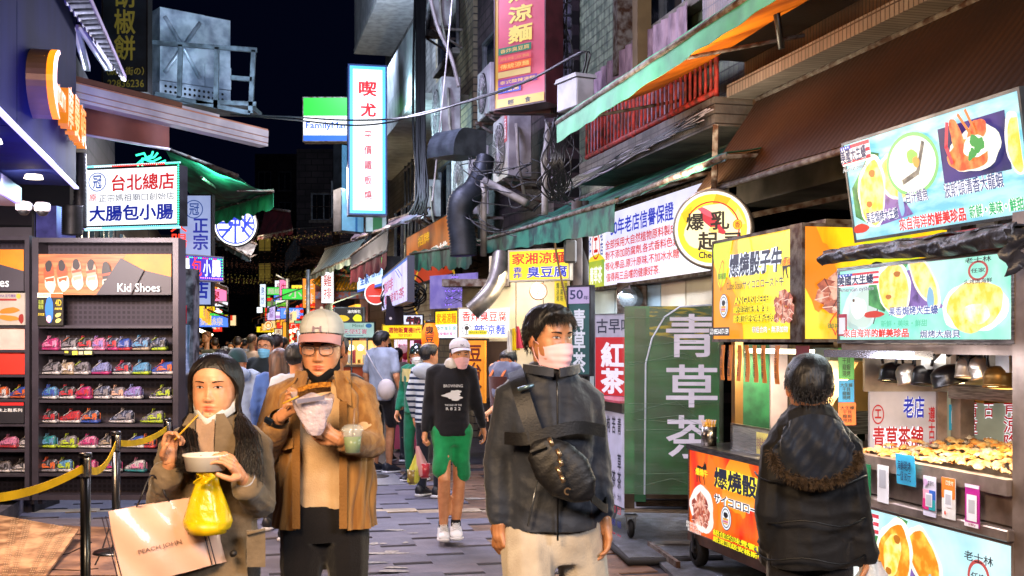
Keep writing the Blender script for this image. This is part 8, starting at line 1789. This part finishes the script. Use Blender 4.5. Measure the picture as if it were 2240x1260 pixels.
P.cap(mat('cap_cream','#b9bcb8',rough=.8,bump=.2,bscale=200,var=.1),mat('brim_pink','#d09a9c',rough=.8),'H','#8a7480')
P.mask(mbk,'chin')
cord=cloth('brown_corduroy','#a87a40',col2='#875a28',scale=9,bump=.5,bscale=180,stretch=(4,4,.4));tee=cloth('cream_tee','#cdb08a',col2='#bc9c76')
P.top(tee,hem=.875,ease=-.012,sleeve='short',name='tee_shirt',wr=.006,seedoff=3,neck=1.45)
P.trousers(cloth('black_trousers','#100d10'),hip=.9);P.shoes(mat('boot_black','#0c0c0e'))
def openfront(P,m,hem,x0,gap,ease=.02,name='jacket_body',fl=.0,col=True):
 """jacket shell open at the front: wraps round the torso from one front edge to the other"""
 k=P.s;b=MB()
 def fn(u,v):
  z=hem+(1.44-hem)*v;a0=math.radians(gap*(1-.35*v)+4);q=-PI/2+a0+(2*PI-2*a0)*u
  a=np.interp(z,[.8,1.0,1.12,1.28,1.38,1.42,1.45],[.19+fl,.185+fl,.18,.19,.18,.13,.085])+ease;d=np.interp(z,[.8,1.12,1.28,1.38,1.42,1.45],[.14,.13,.135,.12,.10,.08])+ease
  fold=.006*math.sin(q*11+z*9)+.005*math.sin(q*23-z*21)+.01*math.sin(z*26+2*math.sin(q*3))*(.5 if v<.8 else 0)
  x=math.cos(q);y=-math.sin(q);return tuple(P.X((a+fold)*math.copysign(abs(x)**.85,x),-(-(d+fold))*math.copysign(abs(y)**.9,y)+x0,z))
 b.sheet(fn,120,60,m,t=.010)
 b.build(name,P.root)
openfront(P,cord,.86,.005,24,ease=.006,fl=.0)
b=MB();k=P.s
for q in '-+':
 sh,el,wr_=P.J['sh'+q],P.J['el'+q],P.J['wr'+q];limb(b,[sh+(P.nb-sh)*.3,sh,sh.lerp(el,.5),el,el.lerp(wr_,.5),el.lerp(wr_,.8)],[.075,.085,.076,.072,.064,.056],14)
v,n,f=hull(b,.010,4);v=wrinkle(v,n,.014,77,46);mk('jacket_sleeves',P.root,cord,v,f)
b=MB()
for g in(-1,1):
 b.sheet(lambda u,v:P.X(g*(.05+.055*u+.015*v),.10+.035*v-.045*(1-v)*u+.012,1.475-.1*v-.035*u*v),6,8,cord,t=.007)
 b.sheet(lambda u,v:P.X(g*(.095+.012*v),.02+.1*u,1.45+.02*u*0-.02*v),4,3,cord,t=.006)
 b.sheet(lambda u,v:P.X(g*(.075+.03*u),.156-.004*u,1.36-.49*v),3,20,mat('cloth_placket','#8a6030',rough=.85,bump=.3,bscale=120),t=.005)
 b.sheet(lambda u,v:P.X(g*(.1+.085*u),.163-.03*u,1.22-.05*v*(1-abs(u-.5)*.5)),5,4,cord,t=.009)
b.build('collar_and_plackets',P.root)
b=MB();wq=P.J['wr-'];ax=(wq-P.J['el-']).normalized();b.lathe(wq-ax*.035,ax,[(.036,0),(.038,.01),(.038,.026),(.036,.034)],mat('watch_strap','#14161a',rough=.5),seg=20);b.box(Fr(wq-ax*.035+V((-.03,-.03,0)),ax,V((-.5,-.5,.7))),0,.036,-.018,.018,0,.012,mat('watch_face','#1a2430',rough=.1,coat=1),bev=.004);b.build('watch',P.root)
t=thing('fried_cutlet','breaded cutlet on a stick sticking out of the clear paper sleeve','snack',W(690,860,4.28))
b=MB();b.sheet(lambda u,v:W(652+72*u,862-16*u+(v-.5)*(17-7*u)-4*math.sin(PI*u),4.24+.05*v),24,8,mat('breading','#c8852c',rough=.7,col2='#8a5216',scale=90,bump=1,bscale=120),t=.02);b.build('cutlet',t)
b=MB();b.tube([W(618,883,4.26),W(664,862,4.27)],.0035,mat('bamboo_skewer','#d8a42c'),seg=8);b.build('stick',t)
b=MB();b.sheet(lambda u,v:W(650+60*u,874-9*u+9*v,4.235),8,2,mat('grey_wrap','#6c6c84',rough=.3),t=.004);b.build('wrapper_edge',t)
t=thing('clear_sleeve','crumpled clear plastic sleeve in the hands of the capped man','wrapper',W(688,900,4.3))
sl=mat('clear_sleeve_film','#d8c8d4',rough=.2,alpha=.8,bump=1,bscale=24,coat=.5,var=.25,scale=9)
b=MB();O=W(690,952,4.30)
b.grid(lambda u,v:tuple(O+V(((.018+.062*v**.7)*math.cos(2*PI*u)*(1+.1*math.sin(u*40+v*9))-.012*v,(.015+.02*v)*math.sin(2*PI*u),.152*v+.012*math.sin(u*19)*v))),44,16,sl);b.build('film',t)
t=thing('drink_cup','clear lidded cup of green tea with straw beside the capped man','cup',W(771,945,4.33));O=W(771,950,4.34)
b=MB();cl_=mat('clear_cup','#dfe8e4',rough=.08,alpha=.3,coat=.6);b.lathe(O+V((0,0,-.07)),(0,0,1),[(0,0),(.028,0),(.038,.085)],cl_,seg=24);b.build('cup',t)
b=MB();b.lathe(O,(0,0,1),[(.041,.012),(.043,.018),(.04,.026),(.03,.036),(.012,.04),(0,.04)],cl_,seg=24);b.build('lid',t)
b=MB();b.lathe(O+V((0,0,-.069)),(0,0,1),[(0,0),(.027,0),(.034,.06),(0,.06)],mat('green_tea','#6a8418',rough=.2),seg=20);b.build('drink',t)
b=MB();b.tube([O+V((0,0,-.02)),O+V((.008,0,.098))],.004,mat('straw','#8a6a50',rough=.4),seg=8);b.build('straw',t)
D=4.15
P=Person('masked man in a charcoal jacket and beige trousers with a black crossbody bag, walking',W(1205,0,D).x,D,H=1.79,yaw=.12,lod=2,sk=3,head=W(1203,738,D-.03),hyaw=.62,pitch=.03,hs=.93,J={'sh-':W(1122,866,D),'sh+':W(1282,872,D+.03),'el-':W(1092,1010,D),'wr-':W(1090,1142,D-.06),'el+':W(1302,1010,D+.06),'wr+':W(1322,1130,D+.0),'kn-':V((.07,D-.3,.55)),'an-':V((.04,D-.35,.1)),'kn+':V((.32,D+.05,.5)),'an+':V((.3,D+.3,.12))},wide=.90)
P.body(hand={'-':dict(d=(.05,-.1,-1),n=(.7,.5,0),curl=.95),'+':dict(d=(.1,-.15,-1),n=(-.8,-.2,0),curl=.4)})
P.facedetail('open');P.hair('short','#0c0b0e',vol=1.15,n=1700);P.mask(mpk)
char=cloth('charcoal_jacket','#2a2f3a',rough=.6,col2='#1e222b',bump=.22,bscale=30)
P.trousers(cloth('beige_chinos','#b4a998',col2='#9c9080'),wide=1.0);P.top(char,hem=.915,ease=.006,flare=.02,cuff=.048,name='jacket',wr=.010,puff=1.0,neck=1.49);P.shoes(mat('shoe_grey','#5a5a60'))
b=MB()
for g in(-1,1):b.sheet(lambda u,v:P.X(g*(.01+.085*u),.115-.11*u*u+.012,1.445+.03*v+.012*u),8,4,char,t=.012)
b.tube([P.X(0,.148,.9),P.X(0,.15,1.15),P.X(0,.145,1.38),P.X(0,.13,1.46)],.004,mat('zip_dark','#121214',rough=.3),seg=6);b.tube([P.X(-.1,.148,.95),P.X(-.07,.152,1.1)],.004,mat('zip_light','#70747a',rough=.3,metal=.8),seg=6)
b.build('collar_and_zips',P.root)
t=thing('crossbody_bag','black nylon crossbody bag with metal clips across the chest of the masked man','bag',W(1228,1040,3.88));nyl=mat('black_nylon','#08080c',rough=.55,bump=.15,bscale=160)
b=MB();c0=W(1232,1030,3.93);e1=(W(1300,1090,3.93)-W(1165,965,3.93)).normalized();e2=V((0,1,0)).cross(e1)
loft(b,[(c0+e1*x,-e2,V((0,-1,0)),a,d,.8)for x,a,d in((-.145,.012,.02),(-.12,.055,.035),(-.05,.088,.045),(.03,.092,.048),(.1,.06,.04),(.14,.015,.02))],24)
v,n,f=hull(b,.006,3);v=wrinkle(v,n,.008,4,60);mk('pouch',t,nyl,v,f)
b=MB();stp=lambda pts,w_:[b.beam(pts[i],pts[i+1],.006,w_,nyl,up=V((0,1,0)))for i in range(len(pts)-1)]
ns=spline([P.X(-.12,-.02,1.46),P.X(-.125,.10,1.42),P.X(-.105,.165,1.33),P.X(-.06,.18,1.2),c0-e1*.12+V((0,-.04,0))],16)
b.sheet(lambda u,v:tuple(ns[round(v*16)]+V(((u-.5)*.055,-.012,(u-.5)*.02))),4,16,nyl,t=.008)
ns2=spline([P.X(.17,.09,1.26),P.X(.05,.17,1.28),P.X(-.1,.165,1.245),P.X(-.17,.09,1.24)],16);b.sheet(lambda u,v:tuple(ns2[round(v*16)]+V((0,-.018,(u-.5)*.045))),3,16,nyl,t=.007)
ns3=spline([c0+e1*.13,P.X(.17,.12,1.0),P.X(.19,.02,1.02)],8);b.sheet(lambda u,v:tuple(ns3[round(v*8)]+V((0,-.01,(u-.5)*.03))),3,8,nyl,t=.006);b.build('strap',t)
b=MB();mt=mat('clip_brass','#b89a78',rough=.3,metal=.9)
for px,py in((1205,968),(1222,992),(1226,1012),(1222,1030),(1230,1048)):b.tube([W(px-4,py-9,3.85),W(px+4,py+7,3.84)],.008,mt,seg=8)
b.tube([W(1133,852,3.96),W(1168,842,3.95)],.007,mat('clip_steel','#6a8490',rough=.3,metal=.7),seg=8);b.build('clips',t)
b=MB();fbg=Fr(W(1242,1075,3.87),V((1,0,0)));b.disc(fbg,0,0,.013,mt,.0,r0=.008,a0=.6,a1=5.0);b.build('logo',t)
D=4.5
P=Person('short-haired man seen from behind in a dark parka with a fur-trimmed hood',W(1772,0,D).x,D,H=1.62,yaw=PI-.15,lod=2,sk=0,head=W(1770,846,D),hyaw=PI-.1,hs=1.06,J={'sh+':W(1700,985,D),'sh-':W(1850,980,D),'el+':W(1684,1120,D-.04),'wr+':W(1690,1225,D+.1),'el-':W(1872,1110,D-.04),'wr-':W(1892,1222,D-.04)},wide=.95)
P.body(hand={'-':dict(d=(0,.05,-1),n=(-1,0,0),curl=.9)});P.hair('short','#0a090b',vol=1.15,n=1700)
pk_=cloth('dark_parka','#131214',rough=.7,col2='#0b0a0c',bump=.2,bscale=30,sheen=.1);pkb=cloth('parka_yoke','#141b28',rough=.6,sheen=.2,bump=.2,bscale=30)
P.top(pk_,hem=.79,ease=.018,cuff=.058,name='parka',wr=.016,puff=1.18,neck=1.47);P.trousers(cloth('black_trousers','#100d10'));P.shoes(mat('boot_black','#0c0c0e'))
b=MB();ns=[]
hc_=P.X(0,-.12,1.285)
b.grid(lambda u,v:tuple(hc_+P.r*(.158*math.cos(PI*u)*(1-.3*v)*(1+.04*math.sin(u*31+v*7)))+V((0,0,.125*v*(.5+.5*math.sin(PI*u))+.02*v-.11*math.sin(PI*u)*(1-v)))-P.f*((.05+.055*math.sin(PI*v))*(.5+.5*math.sin(PI*u))+.010*math.sin(u*17+v*9)+.006*math.sin(u*41-v*15))),40,16,pkb);b.build('hood',P.root)
b=MB();r8=random.Random(8);fm_=mat('fur_trim','#5c4a38',rough=.9,col2='#2f2419',scale=60)
for k in range(1500):
 u=r8.random();c=hc_+P.r*(.162*math.cos(PI*u))+V((0,0,-.11*math.sin(PI*u)))-P.f*((.06)*(.5+.5*math.sin(PI*u))+.01)
 d=V((r8.gauss(0,1),r8.gauss(0,1)-1.2,r8.gauss(0,1)-.3)).normalized();b.tube([c+d*.004,c+d*.018+V((0,0,-.002)),c+d*.034+V((0,0,-.008))],[.002,.0016,.0003],fm_,seg=3,cap=False)
b.build('fur_trim',P.root,'stuff')
b=MB()
for zz in(1.17,1.0,.85):b.tube([P.X(-.2*math.cos(PI*j/14)*1.12,-.17*math.sin(PI*j/14)*1.06-.005,zz+.012*math.sin(j))for j in range(15)],.004,mat('seam_dark','#070708'),seg=5)
b.build('seams',P.root)
t=thing('plastic_bag','white plastic bag in the hand of the parka man at the bottom edge','plastic bag',W(1905,1260,4.45));O=W(1908,1300,4.45);b=MB();b.grid(lambda u,v:tuple(O+V(bagfn(u,v,hh=.13,seedq=3))),30,12,mat('white_film','#d8dce4',rough=.3,alpha=.7,bump=.6,bscale=20));b.build('bag_film',t)
D=9.25
P=Person('young man in a white cap, navy sweatshirt and green shorts carrying drinks in a bag',W(988,0,D).x,D,H=1.7,yaw=.1,lod=1,sk=0,head=W(1006,776,D),hyaw=.3,hs=.98,J={'wr-':W(930,945,D-.05),'el-':W(938,885,D),'wr+':W(1056,935,D+.1),'kn-':W(972,1050,D-.12),'an-':W(970,1155,D+.02),'kn+':W(1004,1060,D),'an+':W(997,1152,D)},wide=.9)
P.body(hand={'-':dict(curl=1.2)});P.facedetail('open');P.hair('under');P.cap(mat('cap_white','#d0d0dc',rough=.8),None,'NY','#1a1c3c');P.mask(mpk)
P.trousers(cloth('green_shorts','#0f8a50',col2='#0b6e40'),'shorts',name='shorts');P.top(cloth('navy_sweatshirt','#090b16'),hem=.87,ease=.008,puff=.92,name='sweatshirt');P.shoes(mat('shoe_white','#d8dade',rough=.5))
for q in '-+':
 b=MB();an=P.J['an'+q];b.tube([an+V((0,0,-.02)),an+V((0,0,.06))],.04,mat('sock_black','#101012',rough=.9),seg=12);b.build('sock',P.root)
b=MB();limb(b,[P.nb+V((0,-.03,.01)),P.nb+V((0,-.03,.03))],[.068,.064]);v,n,f=hull(b,.008);mk('white_collar',P.root,cloth('white_tee','#c8c4bc'),v,f)
f_=Fr(P.X(-.09,.148,1.07),P.r);lm,pm=MB(),MB();wi=ink('#c8ccd4',.0);draw(f_,.18,.24,[('t','BROWNING',.1,.04,.95,.14,wi,{'bold':.01}),('b',.5,.42,.45,.1,wi,5,0,.35),('b',.65,.3,.2,.08,wi,8,0,.3),('b',.62,.54,.16,.05,wi,3),('t','THE END OF THE',.15,.7,.9,.76,wi),('t','R 8 2 2',.2,.8,.85,.9,wi)],lm,pm,z0=.02);pm.build('print',P.root);lm.build('lettering',P.root)
t=thing('plastic_bag','clear bag of yellow and pink drinks carried by the man in green shorts','plastic bag',W(913,1060,9.2))
for k,(dx,mm)in enumerate(((-.04,mat('film_yellow','#c8cc50',rough=.3,alpha=.7)),(.06,mat('film_pink','#d0a0ac',rough=.3,alpha=.7)))):
 b=MB();O=W(913,1060-14*k,9.2)+V((dx,0,0));b.grid(lambda u,v:tuple(O+V(bagfn(u,v,prof=((0,.03),(.1,.05),(.45,.05),(1,.012)),hh=.26,seedq=k))+V((-dx*v,0,0))),24,10,mm);b.build('bag_film',t)
 b=MB();b.lathe(O+V((0,0,.01)),(0,0,1),[(0,0),(.038,0),(.044,.11),(0,.11)],mat('drink%d'%k,['#7a6a3a','#a83040'][k],rough=.3),seg=16);b.build('drink',t)
def man(label,px,py,d,H,yaw,top,topc,bot='long',botc='#14141c',hs='short',hc='#0d0a0a',sk=0,mk_=None,lod=1,hyaw=None,hem=.84,lean=0.0,J=None,sleeve='long',glasses=False,pitch=0.0,cap=None,shoe='#1a1a20',ease=.012,name='jacket',group=None):
 K=FPX/d;q=W(px,py,d)
 P=Person(label,q.x,d,H=H,yaw=yaw,lod=lod,sk=sk,head=q,hyaw=hyaw,pitch=pitch,lean=lean,J=J,group=group)
 P.body();back=abs(((hyaw if hyaw is not None else yaw)+PI)%(2*PI)-PI)>1.9
 if not back and lod:P.facedetail('open')
 if hs=='longstr':
  m=P.hair('long',hc);P.longhair(m,lambda g,bk,rr:[P.hw((g*.085,-.03+.1*bk,-.17)),P.hw((g*.09,-.04+.13*bk,-.26))],n=420 if lod else 160,r=.005,jit=.008)
  b=MB();limb(b,[P.hw((0,.05,.03)),P.hw((0,.06,-.08)),P.hw((0,.065,-.24))],[.078,.08,.07],12);v,n,f=hull(b,.012);mk('hair_back',P.root,m,v,f)
 elif hs=='bald':P.hair('under','#5a4436',vol=.2,n=60)
 elif hs:P.hair(hs,hc)
 if mk_:P.mask(mk_)
 if glasses:P.glasses()
 if cap:P.cap(cap)
 tm_=top if not isinstance(top,str)else cloth(top,topc)
 P.trousers(cloth('pants_'+botc.strip('#'),botc),bot);P.top(tm_,hem=hem,ease=ease,sleeve=sleeve,name=name);P.shoes(mat('shoes_'+shoe.strip('#'),shoe,rough=.5))
 return P
P=man('tall man from behind in pale shirt and dark shorts with white sling bag',836,746,14.2,1.82,2.55,'pale_shirt','#9aa6b8','shorts',hyaw=2.1,mk_=mbk,sleeve='short',shoe='#22242c')
b=MB();wb3=mat('canvas_white','#c4bcb8',rough=.7);dk4=mat('strap_dark','#1a1e28')
b.sheet(lambda u,v:tuple(P.X(.15-.33*v+.02*u,-.135-.02*math.sin(PI*v),1.45-.42*v+.03*u)),2,10,wb3,t=.01);b.build('bag_strap',P.root)
t=thing('sling_bag','white canvas sling bag on the back of the tall man in dark shorts','bag',P.X(-.2,-.18,1.0));b=MB();b.ball(P.X(-.19,-.15,.98),.14,wb3,.8,.5,.95,seg=16);b.build('pouch',t)
bm3=mat('cloth_striped_hoodie','#b9c4d0',rough=.9,kind='bands',th=.062,tw=.42,mcol='#1e2a44')
P=man('person in a navy striped hooded top and dark trousers walking away',940,776,12.0,1.62,2.7,bm3,None,botc='#131826',hyaw=2.2,name='hoodie',hem=.82,J=None)
b=MB();b.ball(P.X(0,-.11,1.40),.11,cloth('hood_grey','#9aa4b0'),1.2,.7,.8,seg=16);b.build('hood',P.root)
P=man('woman in a green and yellow uniform with a dark riding helmet and white mask',912,777,13.4,1.6,-.5,'green_uniform','#0f7050',botc='#0f6a48',hs='under',mk_=mw,hyaw=.2,name='uniform')
b=MB();b.sheet(lambda u,v:tuple(P.X(-.19+.38*u,.135-.25*abs(u-.5)**1.5,1.4-.16*v)),12,3,cloth('uniform_yellow','#d8c878'),t=.01);b.build('yoke',P.root)
b=MB();O=P.hw((0,.01,.03));b.grid(lambda u,v:tuple(P.hw((.1*math.cos(2*PI*u)*math.cos(v*PI/2),.012+.125*math.sin(2*PI*u)*math.cos(v*PI/2),.02-.06*(math.sin(2*PI*u)>-.2)*(1-v)+.125*math.sin(v*PI/2)))),28,10,mat('helmet_dark','#1c2420',rough=.15,coat=1));b.build('helmet',P.root)
P=man('stall keeper in grey tee, brown apron and white mask, bent over his work',1112,790,12.2,1.66,-.7,'grey_tee','#565c72',hyaw=-.55,pitch=.35,mk_=mw,sleeve='short',lean=.06,name='tee_shirt',J={'el-':W(1092,885,12.0),'wr-':W(1066,905,11.8)})
b=MB();am=cloth('brown_apron','#4a2620');b.sheet(lambda u,v:tuple(P.X(-.13+.26*u,.165+.06*(1-v)-.2*abs(u-.5)**2,1.30-.7*v)),10,8,am,t=.008)
for g in(-1,1):b.sheet(lambda u,v:tuple(P.X(g*(.07+.03*u),.17+.04-.15*v,1.3+.17*v)),3,6,mat('apron_strap','#a8582c',rough=.8),t=.008)
b.build('apron',P.root)
t=thing('coloured_cloths','white, yellow and pink cloths pegged beside the tofu menu box','cloths',W(1120,750,12.0))
for k,(x,c_)in enumerate(((1107,'#d0d0cc'),(1118,'#d8c018'),(1127,'#b83a4a'))):
 b=MB();b.sheet(lambda u,v:W(x+12*u*(.4+v)+3,722+48*v-4*k,12.0+.03*math.sin(u*9)-.04*k),8,6,mat('rag_'+c_.strip('#'),c_,rough=.9),t=.006);b.build('cloth',t)
P=man('person from behind in a pale blue hoodie and dark teal beanie',520,792,10.4,1.62,3.0,'pale_blue_hoodie','#8fa4c4',hs=None,name='hoodie')
b=MB();b.ball(P.X(0,-.11,1.41),.12,cloth('pale_blue_hoodie','#8fa4c4'),1.25,.7,.7,seg=16);b.build('hood',P.root)
b=MB();b.grid(lambda u,v:tuple(P.hw((.091*math.cos(2*PI*u)*math.cos(v*PI/2)**.8,.012+.113*math.sin(2*PI*u)*math.cos(v*PI/2)**.8,-.0+.135*math.sin(v*PI/2)))),36,12,cloth('teal_beanie','#0f3036'));b.build('beanie',P.root)
man('young man in glasses and a light blue mask, black top, facing the camera',581,758,11.8,1.72,-.1,'black_top','#16242c',mk_=mbl,glasses=True,hyaw=-.15)
man('woman from behind with long light brown hair and a denim jacket',612,792,9.9,1.6,3.05,'denim','#3a5a9c',hs='longstr',hc='#5a3d2a',name='denim_jacket')
man('dark-haired woman from behind, half hidden by the long-haired woman',452,800,11.0,1.58,3.2,'grey_knit','#6a6468',hs='longstr',hc='#0f0c0e')
man('person in a black jacket half hidden behind the capped man',738,770,8.4,1.64,2.7,'black_jacket','#141318',hyaw=2.8)
man('person in a white top with dark straps behind the capped man',648,782,9.4,1.6,3.1,'white_top','#b4bac4',hyaw=2.9)
man('bald man in a beige tee turned away',552,744,21,1.7,2.9,'beige_tee','#bfa28c',hs='bald',sleeve='short',lod=0,sk=0,hyaw=2.5,name='tee_shirt')
man('person facing the claw machine in dark clothes beside the striped hoodie',868,780,15.5,1.58,2.9,'brown_knit','#5a5048',lod=0)
man('vendor in an orange cap working under the left stall lights',452,738,24,1.7,-.6,'olive_top','#6a6a50',lod=0,hs='short',hc='#8a5020')
rp=random.Random(21);tops=[('navy','#1e2638'),('black','#16151a'),('maroon','#5a2028'),('olive','#4a4c38'),('grey','#6c6c74'),('camel','#8a6a48'),('azure','#6a8cb0'),('cream','#b8b0a4')]
hc_n=lambda h:'short'if h<1.58 else 'tall'if h>1.67 else 'mid-height'
for k,(px,d)in enumerate(((430,20),(470,26),(492,19),(505,32),(520,24),(536,28),(566,31),(600,24),(618,18),(640,28),(475,38),(512,44),(545,40),(588,42),(626,36),(660,22),(438,31),(700,30),(498,52),(530,58),(560,50),(415,17),(486,14.5),(605,15.5))):
 c=tops[(k*3)%8];back=k%3!=0;hx=rp.uniform(1.5,1.74)
 man('%s %s walker in a %s top, %s, %s'%('near'if d<20 else 'farther'if d<29 else 'distant',hc_n(hx),c[0],'seen from behind'if back else 'coming closer','by the left stalls'if px<500 else 'mid crowd'if px<600 else 'right of the crowd'),px,HOR-(hx-EYE-.11)*FPX/d,d,hx,rp.uniform(2.6,3.6)if back else rp.uniform(-.5,.5),'crowd_'+c[0].replace(' ','_'),c[1],lod=0,hs=rp.choice(['short','short','long']),hc=rp.choice(['#0d0a0a','#1a100c','#2c1a10']),mk_=None if back else rp.choice([mw,mbl,mbk]),group='walkers in the far crowd')
